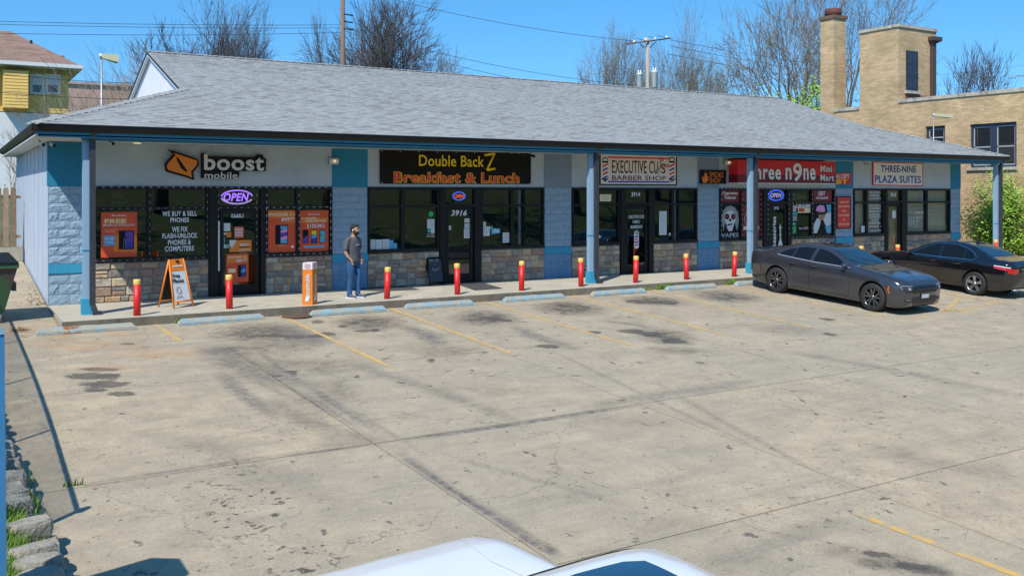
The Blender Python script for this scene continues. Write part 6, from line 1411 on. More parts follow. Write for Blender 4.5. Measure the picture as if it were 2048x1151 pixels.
# ------------------------------------------------------------------ the man on the walk
man = empty('person', (5.85, .02, 0), label='bearded man in dark grey t-shirt and jeans standing with hands in pockets', cat='person')
def limb(mb, pts, n=14):
    """smooth elliptical tube through (position, rx, ry) rings; rx along local side"""
    rings = []
    P = []
    for i in range(len(pts) - 1):
        p0 = pts[max(i - 1, 0)]; p1 = pts[i]; p2 = pts[i + 1]; p3 = pts[min(i + 2, len(pts) - 1)]
        for k in range(4):
            t = k / 4; cr = lambda a, b, c, d: .5 * ((2 * b) + (c - a) * t + (2 * a - 5 * b + 4 * c - d) * t * t + (3 * b - a - 3 * c + d) * t ** 3)
            P.append((Vector([cr(p0[0][j], p1[0][j], p2[0][j], p3[0][j]) for j in range(3)]), cr(p0[1], p1[1], p2[1], p3[1]), cr(p0[2], p1[2], p2[2], p3[2])))
    P.append((Vector(pts[-1][0]), pts[-1][1], pts[-1][2])); i0 = len(mb.v)
    for k, (c, rx, ry) in enumerate(P):
        t = (P[min(k + 1, len(P) - 1)][0] - P[max(k - 1, 0)][0]).normalized(); u = Vector((1, 0, 0)); u = (u - t * u.dot(t)); u = u.normalized() if u.length > .2 else Vector((0, 1, 0)).cross(t).normalized(); v = t.cross(u)
        for j in range(n): a = 2 * PI * j / n; mb.v.append(tuple(c + u * rx * math.cos(a) + v * ry * math.sin(a)))
    for k in range(len(P) - 1):
        for j in range(n): j2 = (j + 1) % n; mb.face([i0 + k * n + j, i0 + k * n + j2, i0 + (k + 1) * n + j2, i0 + (k + 1) * n + j], True)
    mb.face([i0 + j for j in range(n - 1, -1, -1)]); mb.face([i0 + (len(P) - 1) * n + j for j in range(n)]); return mb
def blob(mb, c, r, n=14):
    prof = [(math.sin(PI * k / 10), -math.cos(PI * k / 10)) for k in range(11)]; i = len(mb.v)
    for (a, b) in prof:
        for j in range(n): t = 2 * PI * j / n; mb.v.append((c[0] + r[0] * a * math.cos(t), c[1] + r[1] * a * math.sin(t), c[2] + r[2] * b))
    for k in range(10):
        for j in range(n): j2 = (j + 1) % n; mb.face([i + k * n + j, i + k * n + j2, i + (k + 1) * n + j2, i + (k + 1) * n + j], True)
    return mb
def skin_obj(mb, name, m, vox=.014, sm=1.0):
    o_ = mb.build(name, m, man, local=True); r_ = o_.modifiers.new('r', 'REMESH'); r_.mode = 'VOXEL'; r_.voxel_size = vox; r_.use_smooth_shade = True
    s_ = o_.modifiers.new('s', 'SMOOTH'); s_.factor = .6; s_.iterations = 3
    bpy.context.view_layer.update(); me = bpy.data.meshes.new_from_object(o_.evaluated_get(bpy.context.evaluated_depsgraph_get())); o_.modifiers.clear(); o_.data = me
    if not me.materials: me.materials.append(m)
    return o_
# local frame: faces +Y, x to his left-right; head tipped down
bd = MB()
limb(bd, [((0, -.01, .93), .15, .10), ((0, 0, 1.05), .14, .10), ((0, .0, 1.22), .155, .11), ((0, -.01, 1.36), .165, .105), ((0, -.01, 1.44), .11, .08), ((0, .01, 1.49), .055, .055), ((0, .03, 1.56), .052, .055)])
blob(bd, (0, .060, 1.632), (.075, .092, .108)); blob(bd, (0, .09, 1.575), (.055, .06, .05))
blob(bd, (0, .152, 1.615), (.014, .022, .02)); blob(bd, (.078, .04, 1.62), (.012, .022, .032)); blob(bd, (-.078, .04, 1.62), (.012, .022, .032))
for s_ in (1, -1):
    limb(bd, [((s_ * .15, -.01, 1.41), .055, .055), ((s_ * .205, -.02, 1.34), .05, .05), ((s_ * .245, -.045, 1.14), .040, .042), ((s_ * .235, .01, 1.02), .036, .036), ((s_ * .19, .07, .92), .026, .028)], 10)
    limb(bd, [((s_ * .185, .09, .93), .026, .03), ((s_ * .165, .075, .88), .022, .042), ((s_ * .150, .07, .84), .018, .036)], 10)
    for q in range(4): limb(bd, [((s_ * (.166), .085 + .018 * q, .85), .009, .009), ((s_ * .150, .088 + .018 * q, .79 - .008 * (q % 2)), .008, .008)], 8)
    limb(bd, [((s_ * .188, .125, .90), .011, .011), ((s_ * .195, .150, .86), .010, .010)], 8)
    limb(bd, [((s_ * .09, 0, .95), .085, .095), ((s_ * .10, .0, .75), .075, .08), ((s_ * .105, .01 + .05 * (s_ < 0), .50), .052, .055), ((s_ * .11, -.02 + .05 * (s_ < 0), .30), .05, .052), ((s_ * .115, -.02 + .06 * (s_ < 0), .09), .036, .04)], 12)
    limb(bd, [((s_ * .118, -.04 + .06 * (s_ < 0), .05), .036, .035), ((s_ * .125, .08 + .06 * (s_ < 0), .04), .038, .028), ((s_ * .13, .16 + .06 * (s_ < 0), .03), .03, .018)], 10)
body_ = skin_obj(bd, 'body', M['skin'], .010)
st_ = MB()
limb(st_, [((0, 0, .86), .185, .135), ((0, .0, .92), .18, .135), ((0, 0, 1.05), .168, .128), ((0, .005, 1.22), .18, .13), ((0, -.01, 1.36), .185, .12), ((0, -.012, 1.43), .135, .10), ((0, 0, 1.47), .075, .072)], 18)
for s_ in (1, -1): limb(st_, [((s_ * .12, -.01, 1.405), .07, .075), ((s_ * .20, -.02, 1.36), .068, .07), ((s_ * .235, -.03, 1.25), .066, .068), ((s_ * .252, -.04, 1.15), .066, .068)], 12)
skin_obj(st_, 't_shirt', M['shirt'], .012)
jn = MB(); limb(jn, [((0, .0, .96), .155, .115), ((0, 0, .88), .165, .125), ((0, .0, .80), .15, .11)], 16)
for s_, kx, ky in ((1, .0, .0), (-1, .0, .055)): limb(jn, [((s_ * .085, .0, .90), .095, .11), ((s_ * .10, .0, .75), .090, .098), ((s_ * .105, .015 + ky, .50), .072, .075), ((s_ * .112, -.015 + ky, .28), .066, .070), ((s_ * .118, -.02 + ky, .12), .060, .066), ((s_ * .118, -.02 + ky, .06), .064, .070)], 14)
skin_obj(jn, 'jeans', M['denim'], .012)
for s_ in (1, -1):
    fy = .06 * (s_ < 0); sh_ = MB(); limb(sh_, [((s_ * .12, -.075 + fy, .055), .038, .04), ((s_ * .122, -.03 + fy, .055), .045, .048), ((s_ * .127, .06 + fy, .045), .050, .040), ((s_ * .135, .15 + fy, .032), .046, .026), ((s_ * .138, .195 + fy, .026), .03, .018)], 12); skin_obj(sh_, 'shoe', M['shoe'], .009)
    so_ = MB(); so_.box(s_ * .13 - .04, s_ * .13 + .04, -.10 + fy, .185 + fy, .0, .016); so_.build('sole', M['white'], man, local=True)
hr = MB(); blob(hr, (0, .028, 1.672), (.086, .098, .092)); blob(hr, (0, -.01, 1.64), (.08, .075, .095)); blob(hr, (0, .09, 1.72), (.07, .05, .035)); skin_obj(hr, 'hair', M['hair'], .009)
br = MB(); blob(br, (0, .105, 1.558), (.062, .058, .052)); blob(br, (0, .085, 1.53), (.05, .05, .05)); blob(br, (.06, .075, 1.59), (.018, .035, .05)); blob(br, (-.06, .075, 1.59), (.018, .035, .05)); skin_obj(br, 'beard', M['hair'], .008)
for s_ in (1, -1):
    mb = MB(); blob(mb, (s_ * .032, .137, 1.648), (.013, .008, .007), 8); mb.build('eye', M['hair'], man, local=True); MB().box(s_ * .034 - .022, s_ * .034 + .022, .138, .148, 1.668, 1.676).build('eyebrow', M['hair'], man, local=True)
mb = MB(); blob(mb, (0, .158, 1.575), (.022, .008, .006), 8); mb.build('mouth', mat('lip', (.25, .10, .08), .6), man, local=True)
mb = MB(); blob(mb, (.088, .045, 1.615), (.008, .014, .02), 8); mb.build('earphone', M['white'], man, local=True)
text_at('MILWAUKEE'[:0] or 'BUFFALO'[:0] or 'ATHLETIC'[:0] or '- - -', (0, .135, 1.26), .14, .02, M['white'], None, rot=(PI / 2, 0, PI)) if False else MB().box(-.06, .07, .128, .136, 1.262, 1.278).build('shirt_print', M['paper'], man, local=True)
man.rotation_euler = (0, 0, R(-152)); man.location = (5.86, .06, 0)

# ------------------------------------------------------------------ left edge: dumpster, fence, stone edging, blue booth
dm = empty('dumpster', (-1.9, .6, 0), label='peeling green and brown wheeled dumpster with black lid left of the shops', cat='dumpster')
M['dump'] = mat('dumpster_paint', (0.085, 0.055, 0.045), .6, var=.15, vscale=3, dirt=(0.04, 0.11, 0.045), dscale=1.6, dthr=(0.47, 0.52)); M['dumpg'] = mat('dumpster_green', (0.035, 0.10, 0.045), .55, var=.2)
def gz2(y): return lz(y)
x0, x1, y0, y1 = -2.7, -1.30, -.05, 1.10; zb_ = lz(.2)
b = [(x0 + .2, y0 + .22, zb_ + .20), (x1 - .22, y0 + .22, zb_ + .20), (x1 - .22, y1 - .2, zb_ + .20), (x0 + .2, y1 - .2, zb_ + .20)]; t = [(x0, y0, zb_ + 1.10), (x1, y0, zb_ + 1.10), (x1, y1, zb_ + 1.10), (x0, y1, zb_ + 1.10)]
MB().hexa(b, t).build('bin_body', M['dump'], dm); MB().box(x0 - .03, x1 + .03, y0 - .03, y1 + .03, zb_ + 1.101, zb_ + 1.19).build('rim', M['dumpg'], dm)
MB().hexa([(x0 - .02, y0 - .05, zb_ + 1.191), (x1 + .02, y0 - .05, zb_ + 1.191), (x1 + .02, y1, zb_ + 1.191), (x0 - .02, y1, zb_ + 1.191)], [(x0 - .02, y0 - .05, zb_ + 1.22), (x1 + .02, y0 - .05, zb_ + 1.22), (x1 - .1, y1, zb_ + 1.36), (x0, y1, zb_ + 1.36)]).build('lid', M['black'], dm)
MB().box(x1 - .08, x1 + .0, y0 + .3, y1 - .3, zb_ + .62, zb_ + .78).build('lift_pocket', M['dump'], dm)
for (x, y) in ((x1 - .30, y0 + .26), (x1 - .3, y1 - .3), (x0 + .3, y0 + .26), (x0 + .3, y1 - .3)):
    MB().lathe([(.0, -.03), (.085, -.03), (.085, .03), (.0, .03)], (x, y, lz(y) + .088), 16, 'x').build('wheel', mat('caster', (.35, .28, .22), .7), dm); MB().box(x - .04, x + .04, y - .03, y + .03, lz(y) + .1, zb_ + .21).build('caster_bracket', M['dump'], dm)
fc = empty('wooden_fence', (-2, 9, .6), label='weathered board fence on a concrete base behind the dumpster', cat='fence')
fp = onX(0, 495, -2); YF = 9.4; zf0 = 2.52 - (495 - HY) / FPX * ((YF + 21.1) * math.cos(YAW) + (-1.4 + 2.5) * math.sin(YAW)); zf1 = 2.52 - (373 - HY) / FPX * ((YF + 21.1) * math.cos(YAW) + 1.1 * math.sin(YAW))
MB().box(-9, XL - .05, YF, YF + .25, 0, zf0).build('concrete_base', M['concrete_curb'], fc)
x = XL - .22
k = 0
while x > -7:
    wd = .14; hh = zf1 + random.uniform(-.03, .03); mb = MB(); mb.prism([(x - wd, YF + .05, zf0 + .02), (x, YF + .05, zf0 + .02), (x, YF + .05, hh - .04), (x - .03, YF + .05, hh), (x - wd + .03, YF + .05, hh), (x - wd, YF + .05, hh - .04)], (0, .02, 0)); mb.build('plank', M['wood'], fc); x -= wd + random.choice((.012, .015, .05)); k += 1
for z in (zf0 + .3, zf1 - .3): MB().box(-7.5, XL - .1, YF + .075, YF + .12, z - .04, z + .04).build('rail', M['wood'], fc)
# litter of leaves
lf = MB(); rr = random.Random(9)
for k in range(260):
    if k < 150: x, y = -.75 + rr.gauss(0, .16), 1.9 + abs(rr.gauss(0, 1.6))
    else: x, y = lot(40, 660).x + rr.gauss(0, .09), lot(40, 660).y + rr.gauss(0, .09)
    if x > -.6: x = -.62 - rr.random() * .1
    z = lz(y) + rr.uniform(.003, .05 if k < 60 or k > 200 else .015); s = rr.uniform(.012, .035); a = rr.uniform(0, 6.28); dx, dy = s * math.cos(a), s * math.sin(a)
    lf.poly([(x - dx, y - dy, z), (x + dy * .6, y - dx * .6, z + rr.uniform(-.0, .015)), (x + dx, y + dy, z + .004), (x - dy * .6, y + dx * .6, z + rr.uniform(0, .02))])
tag(lf.build('leaf_litter', mat('dry_leaf', (.22, .13, .06), .9, var=.4, vscale=20)), 'dry leaves heaped along the side wall and by the first wheel stop', 'dry leaves', kind='stuff')
# edging of rough stones
ed = empty('retaining_wall', (-1.9, -8, -.7), label='low dry-laid wall of rough grey stones along the left edge of the lot', cat='retaining wall')
rr = random.Random(21)
def rock(cx, cy, cz, lx, ly, lz_, rot):
    mb = MB(); nn = 9; lv = ((0, .96), (.35, 1.0), (.8, .97), (1.0, .86)); rad = [1 + rr.uniform(-.09, .06) for _ in range(nn)]
    for (h, s) in lv:
        for k in range(nn):
            a = 2 * PI * k / nn; ca, sa = math.cos(a), math.sin(a); m_ = 1 / max(abs(ca), abs(sa)) ** .65; x = ca * lx / 2 * rad[k] * s * m_; y = sa * ly / 2 * rad[k] * s * m_; x += rr.uniform(-.008, .008)
            mb.v.append((cx + x * math.cos(rot) - y * math.sin(rot), cy + x * math.sin(rot) + y * math.cos(rot), cz + h * lz_ + rr.uniform(-.012, .012)))
    for j in range(3):
        for k in range(nn): k2 = (k + 1) % nn; mb.face([j * nn + k, j * nn + k2, (j + 1) * nn + k2, (j + 1) * nn + k])
    mb.face([3 * nn + k for k in range(nn)]); return mb
y = -13.4
while y < -1.0:
    l = rr.uniform(.26, .40); px_ = -1.80 - rr.uniform(0, .05) + (.14 if y < -11.3 else 0) - min(.16, max(0, (y + 10.0) * .06)); z = lz(y) - .03
    rock(px_ - .08, y + l / 2, z, .37, l * 1.0, .19, rr.uniform(-.1, .1)).build('stone', M['gravelly'], ed)
    if y > -11.0 or rr.random() < .3: rock(px_ - .17, y + l / 2 + .08, z + .19, .42, l * .93, .17, rr.uniform(-.14, .14)).build('stone', M['gravelly'], ed)
    if y > -10.2: rock(px_ - .30, y + l / 2 - .05, z + .36, .40, l * .93, .16, rr.uniform(-.14, .14)).build('stone', M['gravelly'], ed)
    y += l + .01
gr = MB(); rr = random.Random(4)
def blade(mb, x, y, z, h, s=.012):
    a = rr.uniform(0, 6.28); lean = rr.uniform(.1, .6) * h; la = rr.uniform(0, 6.28); dx, dy = s * math.cos(a), s * math.sin(a)
    m1 = (x + lean * .35 * math.cos(la), y + lean * .35 * math.sin(la), z + h * .6); m2 = (x + lean * math.cos(la), y + lean * math.sin(la), z + h)
    mb.poly([(x - dx, y - dy, z), (x + dx, y + dy, z), (m1[0] + dx * .7, m1[1] + dy * .7, m1[2]), (m1[0] - dx * .7, m1[1] - dy * .7, m1[2])]); mb.poly([(m1[0] - dx * .7, m1[1] - dy * .7, m1[2]), (m1[0] + dx * .7, m1[1] + dy * .7, m1[2]), m2])
for k in range(9000):
    x = -1.88 - abs(rr.gauss(0, .25)) + (.18 if rr.random() < .08 else 0); y = rr.uniform(-13.3, -9.6); blade(gr, x, y, lz(y) + .12 + max(0, min(.2, (-1.9 - x) * .5)), rr.uniform(.05, .19), .006)
tag(gr.build('grass_tuft', M['grass_blade']), 'green grass spilling over the stone edging at the lower left', 'grass', kind='stuff')
tf = MB()
for (x, y, n) in [(*onZ(1180 + 8, 573).xy, 60), (*lot(1352, 575).xy, 26), (*lot(1445, 566).xy, 22), (*lot(1276, 577).xy, 14), (*lot(1305, 575).xy, 40), (*lot(1318, 572).xy, 50), (*lot(1440, 564).xy, 40), (*lot(355, 640).xy, 24), (*lot(148, 970).xy, 9), (*lot(1464, 563).xy, 30)]:
    if n == 60: continue
    for k in range(n * 2): blade(tf, x + rr.gauss(0, .07), max(min(y + rr.gauss(0, .03), -1.085) if y > -3 else y + rr.gauss(0, .03), -20), lz(y), rr.uniform(.05, .17) * (1 if n > 35 else .6), .012)
tag(tf.build('weed', M['grass_blade']), 'small weeds growing in the joint at the foot of the kerb', 'weeds', kind='stuff')
# chain link fence standing just outside the picture; its shadow falls on the lot
cl = empty('chain_link_fence', (-2.45, -7, -.3), label='chain link fence on the stone edging along the left side of the lot', cat='fence')
FX, FH = -2.42, 1.38
def fzb(y): return lz(y) + .45
m_ = M['metalgrey']
def fxc(y): return FX - .0085 * max(0, y + 7.0) ** 1.6 * .55 - .010 * max(0, -8.3 - y)
posts_y = [-11.35, -8.35, -5.4, -2.5, .4]
for i, y in enumerate(posts_y): r_ = .035 if i == 0 else .022; MB().tube((fxc(y), y, fzb(y) - .4), (fxc(y), y, fzb(y) + FH + (.10 if i == 0 else 0)), r_, r_, 10).build('post', m_, cl)
for a, b in zip(posts_y, posts_y[1:]): MB().path([(fxc(a + (b - a) * k / 5), a + (b - a) * k / 5, fzb(a + (b - a) * k / 5) + FH) for k in range(6)], .026, 8).build('rail', m_, cl)
MB().tube((FX, -11.35, fzb(-11.35) + FH * .98), (FX + .0, -11.35, fzb(-11.35) + FH + .12), .05, .04, 8).build('post_cap', m_, cl)
wm = MB(); s = .06; cw = .0031
for a, b in zip(posts_y, posts_y[1:]):
    L_ = b - a; n = int((L_ + FH) / s)
    for k in range(n + 1):
        for dr in (1, -1):
            # line from bottom (u0,0) going up at 45 degrees
            u0 = k * s - (FH if dr > 0 else 0); u1 = u0 + FH * dr if dr > 0 else u0 - FH
            pa, pb = (u0, 0.0), (u1, FH)
            def clip(pa, pb):
                (ua, va), (ub, vb) = pa, pb
                if ub == ua: return None
                t0, t1 = 0, 1
                for lo, hi in ((0, L_),):
                    ta, tb_ = (lo - ua) / (ub - ua), (hi - ua) / (ub - ua)
                    if ta > tb_: ta, tb_ = tb_, ta
                    t0, t1 = max(t0, ta), min(t1, tb_)
                return None if t0 >= t1 else ((ua + (ub - ua) * t0, va + (vb - va) * t0), (ua + (ub - ua) * t1, va + (vb - va) * t1))
            c = clip(pa, pb)
            if c: (ua, va), (ub, vb) = c; wm.tube((fxc(a + ua) + .002 * dr, a + ua, fzb(a + ua) + va), (fxc(a + ub) + .002 * dr, a + ub, fzb(a + ub) + vb), cw, cw, 3, cap=False)
wm.build('wire_mesh', m_, cl, kind='stuff')
# blue booth at the very left edge, mostly outside the picture
bt = empty('blue_booth', (-2.7, -13.3, -.6), label='blue painted metal booth with peaked roof at the far left edge', cat='booth')
M['booth'] = mat('booth_blue', (0.045, 0.19, 0.38), .5, var=.08, vscale=3)
bx1 = onY(7.5, 700, -13.5).x; bx2 = onY(15, 1100, -13.5).x; zb0 = lz(-13.2) + .05
MB().hexa([(-2.95, -13.6, zb0 - .5), (bx2, -13.6, zb0 - .5), (bx2, -13.25, zb0 - .5), (-2.95, -13.25, zb0 - .5)], [(-2.95, -13.6, 1.52), (bx1, -13.6, 1.52), (bx1, -13.25, 1.52), (-2.95, -13.25, 1.52)]).build('cabinet', M['booth'], bt)
MB().prism([(bx1 + .0, -13.61, 1.521), (-2.55, -13.61, 1.80), (-2.96, -13.61, 1.521)][::-1], (0, .37, 0)).build('roof', mat('booth_roof', (.25, .42, .58), .5), bt)

# ------------------------------------------------------------------ buff brick building on the right
BX = 35.5
def bz(x, y): return onX(x, y, BX)
bb = empty('brick_building', (BX + 6, 2, 0), label='buff brick building with tall chimney and stair tower right of the shops', cat='building')
yL = bz(1641, 200).y; zc = bz(1797, 206).z; ych = bz(1668, 100).y; yt0, yt1 = bz(1797.5, 100).y, bz(1719.5, 150).y; ztow = bz(1797.5, 54).z; zchim = bz(1668, 36).z
wm_ = []
wins = [(1851, 1890, 252, 292), (1940, 2033, 246, 334)]
ops = sorted([(bz(b, 300).y, bz(a, 300).y, bz((a + b) / 2, d).z, bz((a + b) / 2, c).z) for a, b, c, d in wins])
YE = -.35; mb = MB(); ycur = YE
for (ya, yb, za, zb_) in ops:
    mb.box(BX, BX + .3, ycur, ya, -1.2, zc - .0); mb.box(BX, BX + .3, ya + .001, yb - .001, -1.2, za); mb.box(BX, BX + .3, ya + .001, yb - .001, zb_, zc); ycur = yb
mb.box(BX, BX + .3, ycur, yL, -1.2, zc); mb.box(BX + .302, BX + 16, YE, YE + .3, -1.2, zc); mb.box(BX + .302, BX + 16, yL - .3, yL, -1.2, zc)
mb.build('wall', M['buff'], bb)
MB().box(BX + .31, BX + 16, YE + .31, yL - .31, zc - .5, zc - .4).build('flat_roof', M['asphalt'], bb); MB().box(BX + 3, BX + 3.1, YE + .4, yL - 1, -1, zc - .6).build('interior', M['dark'], bb)
M['coping'] = mat('coping_stone', (.46, .42, .34), .9, var=.2, vscale=4, dirt=(.22, .20, .17), dscale=3, dthr=(.5, .65))
yy = YE; cop = []
while yy < yt0 - .05: y2 = min(yy + 1.2, yt0 - .01); MB().box(BX - .05, BX + .34, yy + .004, y2 - .004, zc + .002, zc + .16).build('coping_stone', M['coping'], bb); yy = y2
MB().box(BX - .05, BX + .34, yt1 + .01, ych - .02, zc - .15, zc + .02).build('coping_stone', M['coping'], bb)
tx = onY(1872.5, 150, yt0).x
tw = MB().box(BX - .002, tx, yt0, yt1, zc - .1, ztow).build('stair_tower', M['buff'], bb)
MB().box(BX - .06, tx + .05, yt0 - .06, yt1 + .05, ztow + .002, ztow + .14).build('coping', M['coping'], tw)
def ty(x, y): return onY(x, y, yt0 - .01)
a, b = ty(1812, 101), ty(1835, 183); dr = MB().box(a.x, b.x, yt0 - .05, yt0 - .003, b.z, a.z).build('door', mat('roof_door', (.022, .035, .055), .5), tw)
for k in range(2):
    for j, (u0, u1) in enumerate(((.06, .30), (.38, .62), (.68, .93))):
        w_ = b.x - a.x; h = a.z - b.z; xx0 = a.x + w_ * (.12 + .42 * k); MB().box(xx0, xx0 + w_ * .30, yt0 - .058, yt0 - .051, b.z + h * u0, b.z + h * u1).build('door_panel', mat('door_panel_paint', (.03, .045, .07), .5) if 'dpn' not in M else M['dpn'], dr)
MB().lathe([(.03, -.05), (.035, 0), (.0, .0)], (b.x - .06, yt0 - .06, b.z + (a.z - b.z) * .46), 8, 'y').build('handle', M['chrome'], dr)
MB().box(a.x - .1, b.x + .08, yt0 - .12, yt0 - .003, b.z - .14, b.z - .005).build('door_sill', M['coping'], tw)
c, d_ = ty(1811, 188), ty(1860, 196); MB().box(c.x, d_.x, yt0 - .03, yt0 - .003, zc + .1, c.z).build('red_brick_patch', M['redbrick'], tw)
c, d_ = ty(1860, 90), ty(1867, 190); M['pipe'] = mat('brown_pipe', (.075, .052, .045), .5)
MB().box(c.x, d_.x, yt0 - .16, yt0 - .003, zc + .1, ty(1863, 88).z).build('downpipe', M['pipe'], tw); e, f = ty(1856, 74), ty(1874, 84)
MB().hexa([(c.x, yt0 - .16, ty(1863, 88).z), (d_.x, yt0 - .16, ty(1863, 88).z), (d_.x, yt0 - .003, ty(1863, 88).z), (c.x, yt0 - .003, ty(1863, 88).z)], [(e.x, yt0 - .3, f.z), (f.x, yt0 - .3, f.z), (f.x, yt0 - .003, f.z), (e.x, yt0 - .003, f.z)]).build('rain_head', M['pipe'], tw)
MB().box(e.x, f.x, yt0 - .3, yt0 - .003, f.z + .001, e.z).build('rain_head_rim', M['pipe'], tw)
chx = onY(1692, 150, ych).x
chm = MB().box(BX - .002, chx, ych, yL, zc - .2, zchim).build('chimney', M['buff'], bb)
MB().box(BX - .07, chx + .07, ych - .07, yL + .07, zchim + .002, zchim + .16).build('chimney_cap', mat('cap', (.16, .10, .07), .9, var=.3, vscale=8), chm); MB().lathe([(.42, 0), (.42, .38), (.36, .38), (.36, .1)], ((BX + chx) / 2, (ych + yL) / 2, zchim + .16), 18).build('flue', mat('flue', (.11, .035, .025), .8), chm)
M['navy'] = mat('navy_frame', (.025, .04, .075), .5); M['winglass'] = mat('window_glass', (.02, .022, .025), .05, spec=.8)
for i, (ya, yb, za, zb_) in enumerate(ops):
    fr = MB(); fr.box(BX + .08, BX + .2, ya + .002, ya + .10, za, zb_ - .001); fr.box(BX + .08, BX + .2, yb - .10, yb - .002, za, zb_ - .001); fr.box(BX + .08, BX + .2, ya + .101, yb - .101, zb_ - .12, zb_ - .001); fr.box(BX + .08, BX + .2, ya + .101, yb - .101, za + .001, za + .08)
    wide = yb - ya > 1.8; cols_ = [(ya + .10, yb - .10)]
    if wide: m = (ya + yb) / 2; fr.box(BX + .06, BX + .2, m - .12, m + .12, za + .081, zb_ - .121); cols_ = [(ya + .10, m - .12), (m + .12, yb - .10)]
    wn = fr.build('window', M['navy'], bb)
    for (p, q) in cols_:
        sa = MB(); zt_ = zb_ - .12; zm_ = (za + zt_) / 2; z0_ = za + .081
        for (u, v) in ((z0_, zm_ - .03), (zm_ + .03, zt_)):
            sa.box(BX + .12, BX + .16, p + .001, p + .05, u, v); sa.box(BX + .12, BX + .16, q - .05, q - .001, u, v)
        for z in (z0_ + .001, zm_ - .03, zt_ - .05): sa.box(BX + .115, BX + .165, p + .051, q - .051, z, z + .05)
        sa.build('sash', mat('sash_white', (.36, .38, .40), .6) if 'sash' not in M else M['sash'], wn); MB().box(BX + .135, BX + .145, p + .05, q - .05, z0_, zt_).build('pane', M['winglass'], wn)
    MB().box(BX - .08, BX + .1, ya - .1, yb + .1, za - .13, za - .002).build('window_sill', M['coping'], bb)
# street lamp poles with flood heads
def flood_pole(x, yb_, yh, hx, hy, Y, lab, k=1.0):
    b = onY(x, yb_, Y); o = empty('street_lamp', (b.x, Y, gz(b.x, Y)), label=lab, cat='street lamp'); t = onY(x, yh, Y)
    MB().tube((b.x, Y, gz(b.x, Y) - .2), (t.x, Y, t.z), .05 * k, .04 * k, 8).build('pole', M['metalgrey'], o)
    e = onY(hx, hy, Y - .2); hd = MB(); d_ = Vector((e.x - t.x, -.5, e.z - t.z)); p = Vector((t.x, Y, t.z + .0)); w_ = .30 * k; side = Vector((0, 1, 0)) * w_
    up = Vector((0, 0, .17 * k)); q = p + d_ * 1.0
    hd.hexa([p + side * .3 - up * .6, p - side * .3 - up * .6, q - side - up, q + side - up][::-1], [p + side * .3 + up * .6, p - side * .3 + up * .6, q - side + up * .9, q + side + up * .9][::-1])
    hd.build('lamp_head', mat('lamp_housing', (.42, .40, .26), .5) if 'lh' not in M else M['lh'], o)
    MB().tube(p - Vector((.1 * k, 0, .02)), p + Vector((.08 * k, 0, .03)), .10 * k, .08 * k, 10).build('ballast', M['paper'], o); return o
flood_pole(203, 320, 112, 233, 120, 24, 'flood lamp on a thin pole between the yellow house and the gable'); flood_pole(1867, 400, 230, 1886, 233, 4.0, 'small flood lamp on a thin pole before the brick wall', .55)

# ------------------------------------------------------------------ yellow house, pink house
HYY = 46.0
M['siding'] = mat('yellow_siding', (.76, .50, .14), .75, var=.06); M['whitewall'] = mat('white_stucco', (.68, .70, .72), .9, var=.05, vscale=1, bump=.2); M['housetrim'] = mat('house_trim', (.66, .68, .68), .7)
hs = empty('yellow_house', (-14, HYY + 5, 5), label='yellow clapboard house with brown hip roof behind the left corner', cat='house')
def hp(x, y, Y=HYY): return onY(x, y, Y)
hxl, hxr = hp(-170, 150).x, hp(136, 150).x; ze = hp(60, 136).z; zf = hp(60, 226).z
MB().box(hxl, hxr, HYY, HYY + 9, zf, ze).build('wall', mat('sheathing', (.40, .33, .10), .9), hs)
MB().box(hxl + .02, hxr - .1, HYY - .04, HYY + 8.9, zf - 6.5, zf - .01).build('lower_wall', M['whitewall'], hs)
def boards(x0, x1, z0, z1, Y, par, st=.20):
    z = z0; 
    while z < z1 - .02:
        zz_ = min(z + st, z1); mb = MB(); mb.prism([(x0, Y - .03, z), (x0, Y - .004, zz_), (x0, Y + .02, zz_), (x0, Y + .02, z)], (x1 - x0, 0, 0)); mb.build('siding_board', M['siding'], par); z = zz_
boards(hxl, hxr, zf + .05, ze - .35, HYY - .04, hs)
MB().box(hxr - .005, hxr + .02, HYY - .03, HYY + .15, zf, ze).build('corner_board', M['siding'], hs)
bx0, bx1 = hp(6, 150, HYY - 1).x, hp(58, 150, HYY - 1).x; bz0, bz1 = hp(30, 216, HYY - 1).z, hp(30, 141, HYY - 1).z
bay = MB().box(bx0, bx1, HYY - 1.0, HYY - .05, bz0, bz1).build('bay', M['siding'], hs); boards(bx0 + .05, bx1 - .05, bz0 + .02, bz1 - .02, HYY - 1.03, hs)
for (a, b) in ((60, 89), (91, 121)):
    p, q = hp(a, 148, HYY - .12), hp(b, 189, HYY - .12); fr = MB(); Y0, Y1 = HYY - .16, HYY - .06
    fr.box(p.x, p.x + .14, Y0, Y1, q.z, p.z); fr.box(q.x - .14, q.x, Y0, Y1, q.z, p.z); fr.box(p.x + .141, q.x - .141, Y0, Y1, p.z - .12, p.z); fr.box(p.x + .141, q.x - .141, Y0, Y1, q.z, q.z + .10); fr.box(p.x + .141, q.x - .141, Y0, Y1, (p.z + q.z) / 2 - .05, (p.z + q.z) / 2 + .05)
    wn = fr.build('window', M['housetrim'], hs); MB().box(p.x + .14, q.x - .14, Y1 - .03, Y1 - .02, q.z + .1, p.z - .12).build('pane', M['winglass'], wn); MB().box(p.x + .15, q.x - .15, Y1 - .029 - .01, Y1 - .031, (p.z + q.z) / 2 + .06, p.z - .13).build('blind', M['paper'], wn)
ex0, ex1 = hxl - .8, hp(166, 134, HYY - 1.25).x; ey0, ey1 = HYY - 1.25, HYY + 10.6
